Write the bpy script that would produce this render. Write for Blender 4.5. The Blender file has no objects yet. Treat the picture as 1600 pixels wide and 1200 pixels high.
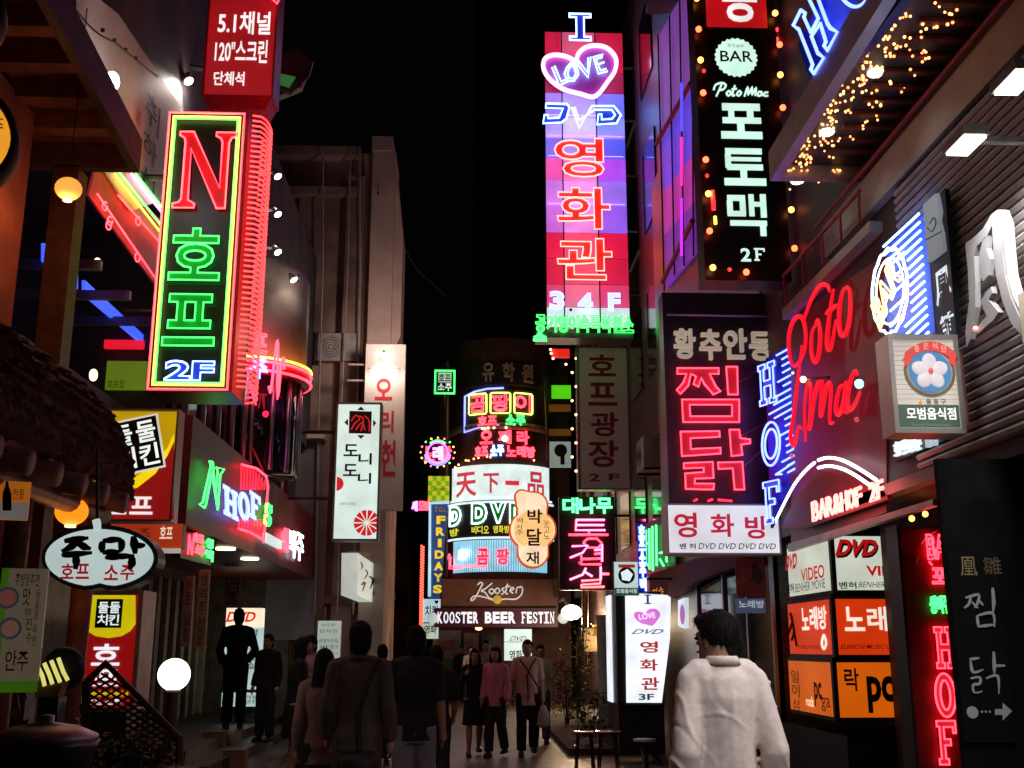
import bpy, math, random
from math import sin, cos, tan, pi, radians, sqrt, atan2
from mathutils import Vector, Matrix
import numpy as np
random.seed(7); np.random.seed(7)
S = bpy.context.scene
COL = S.collection

# ---------------------------------------------------------------- camera, world, exposure
FPX, PITCH, YAW, CZ = 1699.0, radians(13.57), radians(2.29), 1.6
cam_data = bpy.data.cameras.new('camera'); cam = bpy.data.objects.new('camera', cam_data); COL.objects.link(cam)
cam_data.sensor_width = 36.0; cam_data.lens = 36.0 * FPX / 1600.0; cam_data.clip_end = 2000; cam_data.clip_start = 0.05
cam.location = (0, 0, CZ); cam.rotation_euler = (pi / 2 + PITCH, 0, -YAW); S.camera = cam
w = bpy.data.worlds.new('World'); S.world = w; w.use_nodes = True
bg = w.node_tree.nodes['Background']; bg.inputs['Color'].default_value = (0.66, 0.40, 0.36, 1); bg.inputs['Strength'].default_value = 0.0014
S.view_settings.view_transform = 'Standard'; S.view_settings.look = 'None'; S.view_settings.gamma = 1
S.view_settings.exposure = 0.0
S.cycles.use_denoising = True; S.cycles.max_bounces = 5; S.cycles.diffuse_bounces = 3; S.cycles.glossy_bounces = 3
S.cycles.sample_clamp_indirect = 4.0; S.cycles.caustics_reflective = False; S.cycles.caustics_refractive = False

def lamp(kind, loc, energy, color, size=0.1, aim=None, spot=90, blend=0.6):
    d = bpy.data.lights.new('lamp_light', kind); d.energy = energy; d.color = color
    if kind == 'SPOT': d.spot_size = radians(spot); d.spot_blend = blend; d.shadow_soft_size = size
    elif kind == 'POINT': d.shadow_soft_size = size
    o = bpy.data.objects.new('lamp_light', d); COL.objects.link(o); o.location = loc
    if aim is not None: o.rotation_euler = (Vector(aim) - Vector(loc)).to_track_quat('-Z', 'Y').to_euler()
    return o

# ---------------------------------------------------------------- pixels (1600 x 1200 photo) to rays to points on planes
RM = Matrix.Rotation(-YAW, 3, 'Z') @ Matrix.Rotation(pi / 2 + PITCH, 3, 'X')
CAM = Vector((0, 0, CZ))
def ray(px, py): return RM @ Vector(((px - 800) / FPX, (600 - py) / FPX, -1.0))
Z = Vector((0, 0, 1))
class Plane:
    def __init__(s, pt, n): s.pt = Vector(pt); s.n = Vector(n).normalized(); s.U = Z.cross(s.n).normalized()
    def p(s, px, py, d=0.0):
        r = ray(px, py); t = (s.pt - CAM).dot(s.n) / r.dot(s.n)
        return CAM + r * t + s.n * d
    def rect(s, x0, y0, x1, y1):
        cx, cy = (x0 + x1) / 2, (y0 + y1) / 2
        l, r = s.p(x0, cy), s.p(x1, cy); wd = (r - l).dot(s.U)
        mid = s.pt.copy(); m = l + s.U * (wd / 2)
        # column of the world centre
        c = s.p(cx, cy); t, b = s.p(cx, y0).z, s.p(cx, y1).z
        o = Vector((l.x, l.y, b))
        return Rect(o, s.U, Z, wd, t - b, s.n)
    def quad(s, a, b, c, d): return [s.p(*a), s.p(*b), s.p(*c), s.p(*d)]
def front(D): return Plane((0, D, 0), (0, -1, 0))
def rside(X): return Plane((X, 0, 0), (-1, 0, 0))
def lside(X): return Plane((X, 0, 0), (1, 0, 0))
def at(px, py, D): return front(D).p(px, py)
class Rect:
    def __init__(s, o, U, V, w, h, n): s.o, s.U, s.V, s.w, s.h, s.n = Vector(o), Vector(U), Vector(V), w, h, Vector(n)
    def m(s, u, v, d=0.0): return s.o + s.U * (u * s.w) + s.V * (v * s.h) + s.n * d
    def sub(s, u0, v0, u1, v1): return Rect(s.m(u0, v0), s.U, s.V, s.w * (u1 - u0), s.h * (v1 - v0), s.n)
    def rot(s, a):
        c = s.m(.5, .5); U = s.U * cos(a) + s.V * sin(a); V = s.V * cos(a) - s.U * sin(a)
        return Rect(c - U * s.w / 2 - V * s.h / 2, U, V, s.w, s.h, s.n)
    def cells(s, n, gap=.12, rows=True):
        out = []
        for i in range(n):
            a, b = i / n, (i + 1) / n; g = gap / n / 2
            out.append(s.sub(0, 1 - b + g, 1, 1 - a - g) if rows else s.sub(a + g, 0, b - g, 1))
        return out
class Cyl:   # a rectangle wrapped on an upright cylinder
    def __init__(s, c, r, x0, y0, x1, y1):
        s.c, s.r = Vector(c), r
        D = c[1] - r; pl = front(D); s.z0 = pl.p((x0 + x1) / 2, y1).z; s.z1 = pl.p((x0 + x1) / 2, y0).z
        s.a0, s.a1 = s.ang(x0), s.ang(x1); s.w = (s.a1 - s.a0) * r; s.h = s.z1 - s.z0
    def ang(s, px):
        r = ray(px, 1010); k = r.x / r.y
        A, B, C = 1 + k * k, -2 * (k * s.c.x + s.c.y), s.c.x ** 2 + s.c.y ** 2 - s.r ** 2
        dsc = max(0, B * B - 4 * A * C); y = (-B - sqrt(dsc)) / (2 * A)
        return math.asin(max(-1, min(1, (k * y - s.c.x) / s.r)))
    def m(s, u, v, d=0.0):
        a = s.a0 + (s.a1 - s.a0) * u; r = s.r + d
        return Vector((s.c.x + r * sin(a), s.c.y - r * cos(a), s.z0 + (s.z1 - s.z0) * v))
    def sub(s, u0, v0, u1, v1):
        o = Cyl.__new__(Cyl); o.c, o.r = s.c, s.r; o.a0 = s.a0 + (s.a1 - s.a0) * u0; o.a1 = s.a0 + (s.a1 - s.a0) * u1
        o.z0 = s.z0 + (s.z1 - s.z0) * v0; o.z1 = s.z0 + (s.z1 - s.z0) * v1; o.w = (o.a1 - o.a0) * o.r; o.h = o.z1 - o.z0; return o
    cells = Rect.cells

# ---------------------------------------------------------------- materials
def lin(c): return tuple((v / 255 / 12.92 if v / 255 <= .04045 else ((v / 255 + .055) / 1.055) ** 2.4) for v in c)
MATS = {}
def emit(rgb, k=1.0, lights=True):
    """light box face / neon: rgb as the photograph shows it, k = strength"""
    key = ('e', tuple(rgb), k, lights)
    if key in MATS: return MATS[key]
    m = bpy.data.materials.new('lit_%d_%d_%d' % tuple(rgb)); m.use_nodes = True; b = m.node_tree.nodes['Principled BSDF']
    c = lin(rgb); b.inputs['Base Color'].default_value = tuple(min(.8, .1 + .6 * x) for x in c) + (1,)
    b.inputs['Emission Color'].default_value = c + (1,); b.inputs['Emission Strength'].default_value = k; b.inputs['Roughness'].default_value = .45
    if k < 1.25:   # uneven, slightly dirty diffuser; tube hot spots put in as emission noise
        nt = m.node_tree; tc = nt.nodes.new('ShaderNodeTexCoord'); n = nt.nodes.new('ShaderNodeTexNoise'); n.inputs['Scale'].default_value = 2.6; n.inputs['Detail'].default_value = 5; mr = nt.nodes.new('ShaderNodeMapRange')
        mr.inputs['From Min'].default_value = .3; mr.inputs['From Max'].default_value = .7; mr.inputs['To Min'].default_value = k * .80; mr.inputs['To Max'].default_value = k * 1.12
        nt.links.new(tc.outputs['Object'], n.inputs['Vector']); nt.links.new(n.outputs['Fac'], mr.inputs['Value']); nt.links.new(mr.outputs['Result'], b.inputs['Emission Strength'])
    MATS[key] = m; return m
def hot(rgb_lin):
    key = ('h', tuple(rgb_lin))
    if key in MATS: return MATS[key]
    m = bpy.data.materials.new('neon_gas'); m.use_nodes = True; b = m.node_tree.nodes['Principled BSDF']
    k = max(rgb_lin); b.inputs['Base Color'].default_value = (.6, .6, .6, 1)
    b.inputs['Emission Color'].default_value = tuple(x / k for x in rgb_lin) + (1,); b.inputs['Emission Strength'].default_value = k
    MATS[key] = m; return m
def mat(name, rgb, rough=.7, metal=0.0, var=.25, scale=6.0, bump=.0, spec=.3, alpha=None):
    """rgb linear base colour with noise variation"""
    key = (name,)
    if key in MATS: return MATS[key]
    m = bpy.data.materials.new(name); m.use_nodes = True; nt = m.node_tree; b = nt.nodes['Principled BSDF']
    b.inputs['Roughness'].default_value = rough; b.inputs['Metallic'].default_value = metal; b.inputs['Specular IOR Level'].default_value = spec
    tc = nt.nodes.new('ShaderNodeTexCoord'); n = nt.nodes.new('ShaderNodeTexNoise'); n.inputs['Scale'].default_value = scale; n.inputs['Detail'].default_value = 6
    nt.links.new(tc.outputs['Object'], n.inputs['Vector'])
    cr = nt.nodes.new('ShaderNodeValToRGB'); cr.color_ramp.elements[0].position = .3; cr.color_ramp.elements[1].position = .7
    cr.color_ramp.elements[0].color = tuple(x * (1 - var) for x in rgb) + (1,); cr.color_ramp.elements[1].color = tuple(min(1, x * (1 + var)) for x in rgb) + (1,)
    nt.links.new(n.outputs['Fac'], cr.inputs['Fac']); nt.links.new(cr.outputs['Color'], b.inputs['Base Color'])
    if bump:
        bp = nt.nodes.new('ShaderNodeBump'); bp.inputs['Strength'].default_value = bump; bp.inputs['Distance'].default_value = .02
        nt.links.new(n.outputs['Fac'], bp.inputs['Height']); nt.links.new(bp.outputs['Normal'], b.inputs['Normal'])
    MATS[key] = m; return m
def brick(name, c1, c2, mortar, scale=4.0, rough=.6, bw=.5, rh=.25, axis='XZ', spec=.3):
    key = (name,)
    if key in MATS: return MATS[key]
    m = bpy.data.materials.new(name); m.use_nodes = True; nt = m.node_tree; b = nt.nodes['Principled BSDF']
    b.inputs['Roughness'].default_value = rough; b.inputs['Specular IOR Level'].default_value = spec
    g = nt.nodes.new('ShaderNodeNewGeometry'); sp = nt.nodes.new('ShaderNodeSeparateXYZ'); cb = nt.nodes.new('ShaderNodeCombineXYZ')
    nt.links.new(g.outputs['Position'], sp.inputs[0])
    nt.links.new(sp.outputs[axis[0]], cb.inputs['X']); nt.links.new(sp.outputs[axis[1]], cb.inputs['Y'])
    t = nt.nodes.new('ShaderNodeTexBrick'); t.inputs['Scale'].default_value = scale; t.inputs['Brick Width'].default_value = bw; t.inputs['Row Height'].default_value = rh
    t.inputs['Mortar Size'].default_value = .012
    for k, c in (('Color1', c1), ('Color2', c2), ('Mortar', mortar)): t.inputs[k].default_value = c + (1,)
    nt.links.new(cb.outputs[0], t.inputs['Vector']); nt.links.new(t.outputs['Color'], b.inputs['Base Color'])
    bp = nt.nodes.new('ShaderNodeBump'); bp.inputs['Strength'].default_value = .5; bp.inputs['Distance'].default_value = .01; bp.invert = True
    nt.links.new(t.outputs['Fac'], bp.inputs['Height']); nt.links.new(bp.outputs['Normal'], b.inputs['Normal'])
    MATS[key] = m; return m

# ---------------------------------------------------------------- mesh collector
ORG = {}
def empty(name, label, cat, loc, group=None):
    o = bpy.data.objects.new(name, None); COL.objects.link(o); o.location = loc; o.empty_display_size = .1
    o['label'] = label; o['category'] = cat
    if group: o['group'] = group
    ORG[o.name] = Vector(loc); return o
def tag(o, label=None, cat=None, group=None, kind=None):
    for k, v in (('label', label), ('category', cat), ('group', group), ('kind', kind)):
        if v: o[k] = v
    return o
class MB:
    def __init__(s): s.v = []; s.f = []
    def add(s, verts, faces):
        k = len(s.v); s.v.extend([tuple(x) for x in verts]); s.f.extend([tuple(i + k for i in f) for f in faces]); return s
    def hexa(s, p):   # 8 points: bottom loop, top loop
        return s.add(p, [(3, 2, 1, 0), (4, 5, 6, 7), (0, 1, 5, 4), (1, 2, 6, 5), (2, 3, 7, 6), (3, 0, 4, 7)])
    def box(s, a, b):
        x0, y0, z0 = a; x1, y1, z1 = b
        return s.hexa([(x0, y0, z0), (x1, y0, z0), (x1, y1, z0), (x0, y1, z0), (x0, y0, z1), (x1, y0, z1), (x1, y1, z1), (x0, y1, z1)])
    def rbox(s, R, u0, v0, u1, v1, d0, d1):   # box on a Rect, d along its normal
        q = [(u0, v0), (u1, v0), (u1, v1), (u0, v1)]
        return s.hexa([R.m(u, v, d0) for u, v in q] + [R.m(u, v, d1) for u, v in q])
    def bar(s, a, b, r, r2=None, n=8, cap=True):
        return s.tube([a, b], r, n=n, cap=cap, r2=r2)
    def tube(s, pts, r, n=6, closed=False, cap=True, r2=None, up=None):
        P = [Vector(p) for p in pts]
        Q = [P[0]]
        for p in P[1:]:
            if (p - Q[-1]).length > 1e-5: Q.append(p)
        if closed and len(Q) > 2 and (Q[0] - Q[-1]).length < 1e-5: Q.pop()
        P = Q; N = len(P)
        if N < 2: return s
        rr = (r if isinstance(r, (list, tuple)) else [r + ((r2 - r) * i / (N - 1) if r2 is not None else 0) for i in range(N)])
        if len(rr) != N: rr = [rr[min(len(rr) - 1, int(i * len(rr) / N))] for i in range(N)]
        T = []
        for i in range(N):
            a = P[(i - 1) % N] if closed or i > 0 else P[i]; b = P[(i + 1) % N] if closed or i < N - 1 else P[i]
            t1 = (P[i] - a); t2 = (b - P[i]); t = (t1.normalized() if t1.length else Vector()) + (t2.normalized() if t2.length else Vector())
            T.append(t.normalized() if t.length > 1e-6 else (t2.normalized() if t2.length else t1.normalized()))
        x = T[0].cross(Z if up is None else up)
        if x.length < 1e-3: x = T[0].cross(Vector((1, 0, 0)))
        x.normalize(); base = len(s.v)
        for i in range(N):
            x = x - T[i] * x.dot(T[i])
            if x.length < 1e-4: x = T[i].orthogonal()
            x.normalize(); y = T[i].cross(x)
            for k in range(n):
                a = 2 * pi * k / n; s.v.append(tuple(P[i] + (x * cos(a) + y * sin(a)) * rr[i]))
        for i in range(N if closed else N - 1):
            j = (i + 1) % N
            for k in range(n):
                l = (k + 1) % n; s.f.append((base + i * n + k, base + i * n + l, base + j * n + l, base + j * n + k))
        if cap and not closed:
            s.f.append(tuple(base + k for k in range(n))[::-1]); s.f.append(tuple(base + (N - 1) * n + k for k in range(n)))
        return s
    def lathe(s, c, prof, n=20, axis=None, cap=True):
        c = Vector(c); ax = Vector(axis).normalized() if axis is not None else Z; x = ax.orthogonal().normalized(); y = ax.cross(x); base = len(s.v); m = len(prof)
        for r, h in prof:
            for k in range(n):
                a = 2 * pi * k / n; s.v.append(tuple(c + ax * h + (x * cos(a) + y * sin(a)) * max(r, 1e-4)))
        for i in range(m - 1):
            for k in range(n):
                l = (k + 1) % n; s.f.append((base + i * n + k, base + i * n + l, base + (i + 1) * n + l, base + (i + 1) * n + k))
        if cap: s.f.append(tuple(base + k for k in range(n))[::-1]); s.f.append(tuple(base + (m - 1) * n + k for k in range(n)))
        return s
    def ball(s, c, r, nu=16, nv=10, M=None):
        rx, ry, rz = r if isinstance(r, (tuple, list)) else (r, r, r); base = len(s.v); c = Vector(c)
        for i in range(nv + 1):
            t = pi * i / nv
            for k in range(nu):
                a = 2 * pi * k / nu; p = Vector((rx * sin(t) * cos(a), ry * sin(t) * sin(a), rz * cos(t)))
                if M is not None: p = M @ p
                s.v.append(tuple(c + p))
        for i in range(nv):
            for k in range(nu):
                l = (k + 1) % nu; s.f.append((base + i * nu + k, base + (i + 1) * nu + k, base + (i + 1) * nu + l, base + i * nu + l))
        return s
    def loft(s, rings, cap=True):
        base = len(s.v); n = len(rings[0])
        for r in rings: s.v.extend([tuple(p) for p in r])
        for i in range(len(rings) - 1):
            for k in range(n):
                l = (k + 1) % n; s.f.append((base + i * n + k, base + i * n + l, base + (i + 1) * n + l, base + (i + 1) * n + k))
        if cap: s.f.append(tuple(base + k for k in range(n))[::-1]); s.f.append(tuple(base + (len(rings) - 1) * n + k for k in range(n)))
        return s
    def prism(s, pts, n, d0, d1):   # closed outline pushed along n
        a = [Vector(p) + Vector(n) * d0 for p in pts]; b = [Vector(p) + Vector(n) * d1 for p in pts]; k = len(pts)
        return s.add(a + b, [tuple(range(k))[::-1], tuple(range(k, 2 * k))] + [(i, (i + 1) % k, (i + 1) % k + k, i + k) for i in range(k)])
    def mesh(s, name, org):
        me = bpy.data.meshes.new(name); ox, oy, oz = org
        me.from_pydata([(x - ox, y - oy, z - oz) for x, y, z in s.v], [], s.f); me.update(); return me
    def build(s, name, m, parent=None, smooth=False, loc=None):
        org = ORG[parent.name] if parent is not None else Vector(loc if loc is not None else (0, 0, 0))
        me = s.mesh(name, org); o = bpy.data.objects.new(name, me); COL.objects.link(o)
        me.materials.append(m)
        if smooth: me.polygons.foreach_set('use_smooth', [True] * len(me.polygons))
        if parent is not None: o.parent = parent
        else: o.location = org
        ORG[o.name] = org; return o

# ---------------------------------------------------------------- lettering
GC = {}
def glyph(text, off=0.0, res=3):
    if not text.isascii(): off = min(off, .024)
    key = (text, off, res)
    if key in GC: return GC[key]
    c = bpy.data.curves.new('t', 'FONT'); c.body = text; c.offset = off; c.resolution_u = res; c.fill_mode = 'FRONT'
    o = bpy.data.objects.new('t', c); COL.objects.link(o)
    dg = bpy.context.evaluated_depsgraph_get(); me = bpy.data.meshes.new_from_object(o.evaluated_get(dg), depsgraph=dg)
    co = np.array([v.co[:2] for v in me.vertices]); F = [tuple(p.vertices) for p in me.polygons]
    bpy.data.objects.remove(o); bpy.data.curves.remove(c); bpy.data.meshes.remove(me)
    lo, hi = co.min(0), co.max(0); asp = (hi[0] - lo[0]) / (hi[1] - lo[1]); co = (co - lo) / np.maximum(hi - lo, 1e-6)
    idx = {}; rep = []
    for i, p in enumerate(co): rep.append(idx.setdefault((round(p[0], 5), round(p[1], 5)), i))
    cnt = {}
    for f in F:
        g = [rep[i] for i in f]
        for a, b in zip(g, g[1:] + g[:1]):
            if a != b: cnt[(a, b)] = cnt.get((a, b), 0) + 1
    nxt = {a: b for (a, b) in cnt if (b, a) not in cnt}
    loops = []
    while nxt:
        a = next(iter(nxt)); L = []
        while a in nxt: L.append(a); a = nxt.pop(a)
        if len(L) > 2: loops.append([tuple(co[i]) for i in L])
    GC[key] = ([tuple(p) for p in co], F, loops, asp); return GC[key]
ELL = [(.5 + .5 * cos(2 * pi * i / 20), .5 + .5 * sin(2 * pi * i / 20)) for i in range(20)]
ELI = [(.5 + .24 * cos(2 * pi * i / 20), .5 + .34 * sin(2 * pi * i / 20)) for i in range(20)]
SLAB = {
 'H': [[(0,0),(.42,0),(.42,.13),(.31,.13),(.31,.44),(.69,.44),(.69,.13),(.58,.13),(.58,0),(1,0),(1,.13),(.89,.13),(.89,.87),(1,.87),(1,1),(.58,1),(.58,.87),(.69,.87),(.69,.58),(.31,.58),(.31,.87),(.42,.87),(.42,1),(0,1),(0,.87),(.11,.87),(.11,.13),(0,.13)]],
 'F': [[(0,0),(.5,0),(.5,.13),(.36,.13),(.36,.44),(.68,.44),(.68,.58),(.36,.58),(.36,.86),(.85,.86),(.85,.72),(1,.72),(1,1),(0,1),(0,.87),(.13,.87),(.13,.13),(0,.13)]],
 'I': [[(0,0),(1,0),(1,.13),(.68,.13),(.68,.87),(1,.87),(1,1),(0,1),(0,.87),(.32,.87),(.32,.13),(0,.13)]],
 'N': [[(0,0),(.36,0),(.36,.05),(.25,.1),(.24,.78),(.74,0),(.88,0),(.88,.86),(.92,.93),(1,.95),(1,1),(.66,1),(.66,.95),(.74,.92),(.77,.86),(.77,.26),(.27,1),(.04,1),(.04,.95),(.12,.92),(.14,.86),(.14,.12),(.1,.07),(0,.05)]],
 'S': [[(.05,.02),(.2,.1),(.45,0),(.75,.05),(.95,.22),(.9,.42),(.6,.56),(.35,.66),(.32,.8),(.5,.9),(.72,.82),(.82,.68),(.95,.68),(.93,1),(.8,.93),(.5,1),(.2,.94),(.05,.75),(.15,.55),(.5,.42),(.68,.3),(.62,.15),(.42,.1),(.22,.2),(.15,.38),(.02,.38)]],
 'O': [ELL, ELI]}
def loops_of(t, off):
    if t.startswith('#'): return SLAB[t[1]]
    return glyph(t, off)[2]
def write(mb, R, t, off=0.0, d=.004, shear=0.0, thick=0.0):
    if t.startswith('#'):
        L = SLAB[t[1]]
        if len(L) == 1: mb.add([R.m(u + shear * (v - .5), v, d) for u, v in L[0]], [tuple(range(len(L[0])))])
        else: mb.add([R.m(u + shear * (v - .5), v, d) for u, v in L[0] + L[1]], [(i, (i + 1) % 20, 20 + (i + 1) % 20, 20 + i) for i in range(20)])
        return mb
    co, F, L, a = glyph(t, off)
    if isinstance(R, Cyl): d += R.w ** 2 / (8 * R.r) + .004
    mb.add([R.m(u + shear * (v - .5), v, d) for u, v in co], F)
    if thick:
        for lp in L:
            k = len(lp); mb.add([R.m(u + shear * (v - .5), v, d) for u, v in lp] + [R.m(u + shear * (v - .5), v, d - thick) for u, v in lp], [(i, (i + 1) % k, (i + 1) % k + k, i + k) for i in range(k)])
    return mb
def neon(mb, R, t, r, off=0.012, d=.04, shear=0.0, n=5):
    for lp in loops_of(t, off):
        mb.tube([R.m(u + shear * (v - .5), v, d) for u, v in lp], r, n=n, closed=True)
    return mb
def write_cells(mb, cells, text, **k):
    for c, ch in zip(cells, text):
        if ch != ' ': write(mb, c, ch, **k)
    return mb
def neon_cells(mb, cells, text, r, **k):
    for c, ch in zip(cells, text):
        if ch != ' ': neon(mb, c, ch, r, **k)
    return mb
BULBS = {}
def bulb(parent, p, r, m, name='bulb'):
    key = (round(r, 4), m.name)
    if key not in BULBS:
        b = MB(); b.ball((0, 0, 0), r, 8, 6); me = b.mesh('bulb', (0, 0, 0)); me.materials.append(m); me.polygons.foreach_set('use_smooth', [True] * len(me.polygons)); BULBS[key] = me
    o = bpy.data.objects.new(name, BULBS[key]); COL.objects.link(o)
    if parent is not None: o.parent = parent; o.location = Vector(p) - ORG[parent.name]
    else: o.location = p
    ORG[o.name] = Vector(p); return o
def catmull(pts, k=5, closed=False):
    P = [Vector((p[0], p[1], 0)) for p in pts]; n = len(P); out = []
    rng = range(n if closed else n - 1)
    for i in rng:
        p0 = P[(i - 1) % n] if closed or i > 0 else P[i]; p1 = P[i]; p2 = P[(i + 1) % n]; p3 = P[(i + 2) % n] if closed or i + 2 < n else P[(i + 1) % n]
        for j in range(k):
            t = j / k; q = .5 * ((2 * p1) + (p2 - p0) * t + (2 * p0 - 5 * p1 + 4 * p2 - p3) * t * t + (3 * p1 - p0 - 3 * p2 + p3) * t ** 3); out.append((q.x, q.y))
    if not closed: out.append((P[-1].x, P[-1].y))
    return out
def pxtube(mb, pl, pts, r, d=.04, closed=False, n=6): return mb.tube([pl.p(x, y, d) for x, y in pts], r, n=n, closed=closed)

# colours of the gas (linear radiance) and common paints
RED = hot((6.0, .17, .30)); PINK = hot((5.0, .9, 3.6)); BLUE = hot((.55, .9, 6.5)); GREEN = hot((.12, 4.2, .42)); YEL = hot((4.2, 2.6, .2)); WHITE = hot((3.6, 3.8, 4.4))
ORANGE = hot((5.2, .9, .12)); LBLUE = hot((1.2, 2.2, 6.0)); DRED = hot((3.2, .02, .05))
BLACK = mat('black_paint', (.018, .018, .02), .45, var=.3)
DARK = mat('dark_metal', (.035, .033, .035), .4, .3)
STEEL = mat('steel', (.35, .34, .34), .35, .8, .1)
GREYM = mat('grey_metal', (.18, .17, .17), .45, .4)
WHITEP = mat('white_paint', (.75, .74, .72), .5, var=.06)
PRED = mat('red_paint', (.5, .02, .03), .5, var=.15)
PGREEN = mat('green_paint', (.02, .25, .06), .5, var=.15)
PBLUE = mat('blue_paint', (.03, .05, .35), .5, var=.15)
INK = mat('black_ink', (.012, .012, .014), .5, var=.1)
WOOD = mat('red_brown_timber', (.16, .055, .025), .6, var=.45, scale=9, bump=.4)

# ================================================================= SETTING
ASPH = mat('worn_asphalt', (.13, .098, .078), .42, var=.45, scale=1.6, bump=.2, spec=.5)
PAVE = brick('paving_blocks', (.11, .09, .08), (.085, .07, .065), (.03, .027, .025), 2.2, .5, axis='XY', spec=.5)
CONC = mat('stained_concrete', (.32, .205, .165), .8, var=.55, scale=.9, bump=.2)
CONC2 = mat('pale_concrete', (.60, .43, .36), .8, var=.2, scale=1.5, bump=.15)
DWALL = mat('dark_wall', (.05, .04, .042), .7, var=.4, scale=2.0, bump=.2)
MAROON = mat('maroon_panel', (.17, .016, .022), .45, var=.25, scale=4)
GLASS = mat('dark_glass', (.012, .012, .016), .08, var=.1, spec=.6)
TILE = brick('dark_tiles', (.10, .062, .056), (.075, .045, .042), (.03, .02, .02), 2.0, .35, .6, .3, 'YZ', .5)
BRICKF = brick('brown_brick', (.17, .085, .06), (.13, .062, .05), (.06, .045, .04), 4.0, .7, .5, .22, 'XZ')
CREAM = mat('cream_board', (.62, .56, .48), .6, var=.1, scale=3)
b = MB(); b.add([(-60, -30, 0), (60, -30, 0), (60, 320, 0), (-60, 320, 0)], [(0, 1, 2, 3)])
tag(b.build('street', ASPH), kind='structure')
b = MB(); b.box((-9, 2.0, .0), (-2.55, 20.4, .13)); b.box((-9, 13.2, .13), (-2.95, 20.3, .27)); b.box((-9, 13.6, .27), (-3.3, 20.3, .4))
tag(b.build('pavement', PAVE), kind='structure')
b = MB(); b.box((2.75, 9.6, 0), (9, 30, .12)); tag(b.build('kerb_strip', PAVE), kind='structure')
b = MB(); b.box((-.62, 9.0, .004), (-.55, 44, .006)); b.add([], [])
M_LINE = mat('worn_road_paint', (.35, .33, .3), .6, var=.5, scale=14)
# manhole covers in the lane
b = MB(); b.lathe((.9, 10.5, 0), [(.32, .0), (.32, .006), (.28, .008), (.0, .008)], 24); tag(b.build('manhole_cover', DARK), 'round iron manhole cover set in the middle of the lane', 'manhole cover')

def building(name, label, loc): return empty(name, label, 'building', loc)

# ---- left 1: the tavern with the thatched eave and the timber pergola above it
tv = building('tavern', 'dark tavern at left with thatched eave and red brown timber pergola', (-3.4, 5.5, 0))
b = MB(); b.box((-7, 2.6, 0), (-3.0, 6.95, 5.15)); b.box((-7, 6.95, 0), (-3.0, 7.6, 3.0)); b.build('wall', mat('red_clay_wall', (.20, .06, .03), .75, var=.4, scale=2.5, bump=.3), tv)
def thatch(mb):
    prof = [(-2.10, 2.50), (-2.02, 2.56), (-2.01, 2.66), (-2.05, 2.80), (-2.15, 2.95), (-2.32, 3.09), (-2.6, 3.28), (-3.05, 3.55)]
    rows = 46; y0, y1 = 2.8, 6.75; G = []
    for i in range(rows + 1):
        t = i / rows; y = y0 + (y1 - y0) * t; e = max(0, (t - .86) / .14); r = []
        for j, (x, z) in enumerate(prof):
            k = j / (len(prof) - 1)
            yy = y - e * e * .5 * k; zz = z - .22 * e ** 2.2 * (k ** .7) - .05 * e
            xx = x - .06 * e * e
            step = .02 * ((j * 2 + i) % 3)
            r.append((xx + random.uniform(-.012, .012), yy + random.uniform(-.01, .01), zz + random.uniform(-.014, .014) + step * .4))
        G.append(r)
    n = len(prof); base = len(mb.v)
    for r in G: mb.v.extend(r)
    for i in range(rows):
        for j in range(n - 1):
            a = base + i * n + j; mb.f.append((a, a + n, a + n + 1, a + 1))
    return G
THATCH = mat('old_thatch', (.12, .05, .036), .9, var=.5, scale=16, bump=.6)
b = MB(); G = thatch(b)
b.add([(-3.05, 2.8, 2.5), (-2.1, 2.8, 2.5), (-2.1, 6.7, 2.44), (-3.05, 6.5, 2.44)], [(0, 1, 2, 3)])
roof = b.build('roof', THATCH, tv)
b = MB(); nC = 13
def surf(i, v):
    v = max(0, min(len(G[0]) - 1.001, v)); j = int(v); return Vector(G[i][j]).lerp(Vector(G[i][j + 1]), v - j)
for c in range(nC):      # overlapping courses with ragged lower edges
    v0, v1 = c / nC * (len(G[0]) - 1), (c + 1.5) / nC * (len(G[0]) - 1); L, H, Q = [], [], []
    for i in range(len(G)):
        for k in range(4):
            i2 = min(i + 1, len(G) - 1); f = k / 4; lo = surf(i, v0 - random.uniform(0, .16)).lerp(surf(i2, v0 - random.uniform(0, .16)), f); hi = surf(i, v1).lerp(surf(i2, v1), f); out = Vector((.045, .03 * (i / len(G)) ** 6, .022)) * random.uniform(.75, 1.2)
            L.append(lo + out); Q.append(lo + out * .25); H.append(hi + Vector((.004, 0, .002)))
    n = len(L); b.add(L + H + Q, [(i, i + 1, n + i + 1, n + i) for i in range(n - 1)] + [(2 * n + i, 2 * n + i + 1, i + 1, i) for i in range(n - 1)])
for k in range(1500):    # loose straw ends
    i = random.randrange(len(G) - 1); v = random.choice(range(nC)) / nC * (len(G[0]) - 1); p = surf(i, v) + Vector((.03, random.uniform(-.05, .05), .012)); d = Vector((random.uniform(0, .02), random.uniform(-.02, .02), -random.uniform(.02, .07)))
    b.add([p - Vector((0, .004, 0)), p + Vector((0, .004, 0)), p + d], [(0, 1, 2)])
b.build('straw', THATCH, roof)
for k in range(9):      # log rafters under the eave
    y = 3.6 + k * .36
    b = MB(); b.tube([(-3.1, y, 2.62), (-2.02, y, 2.42)], .062, n=12); b.build('rafter', mat('log_wood', (.26, .12, .09), .7, var=.3, scale=12, bump=.3), tv, True)
b = MB(); b.tube([(-2.18, 3.0, 2.36), (-2.18, 6.6, 2.36)], .05, n=10); b.build('eave_beam', WOOD, tv, True)
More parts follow.
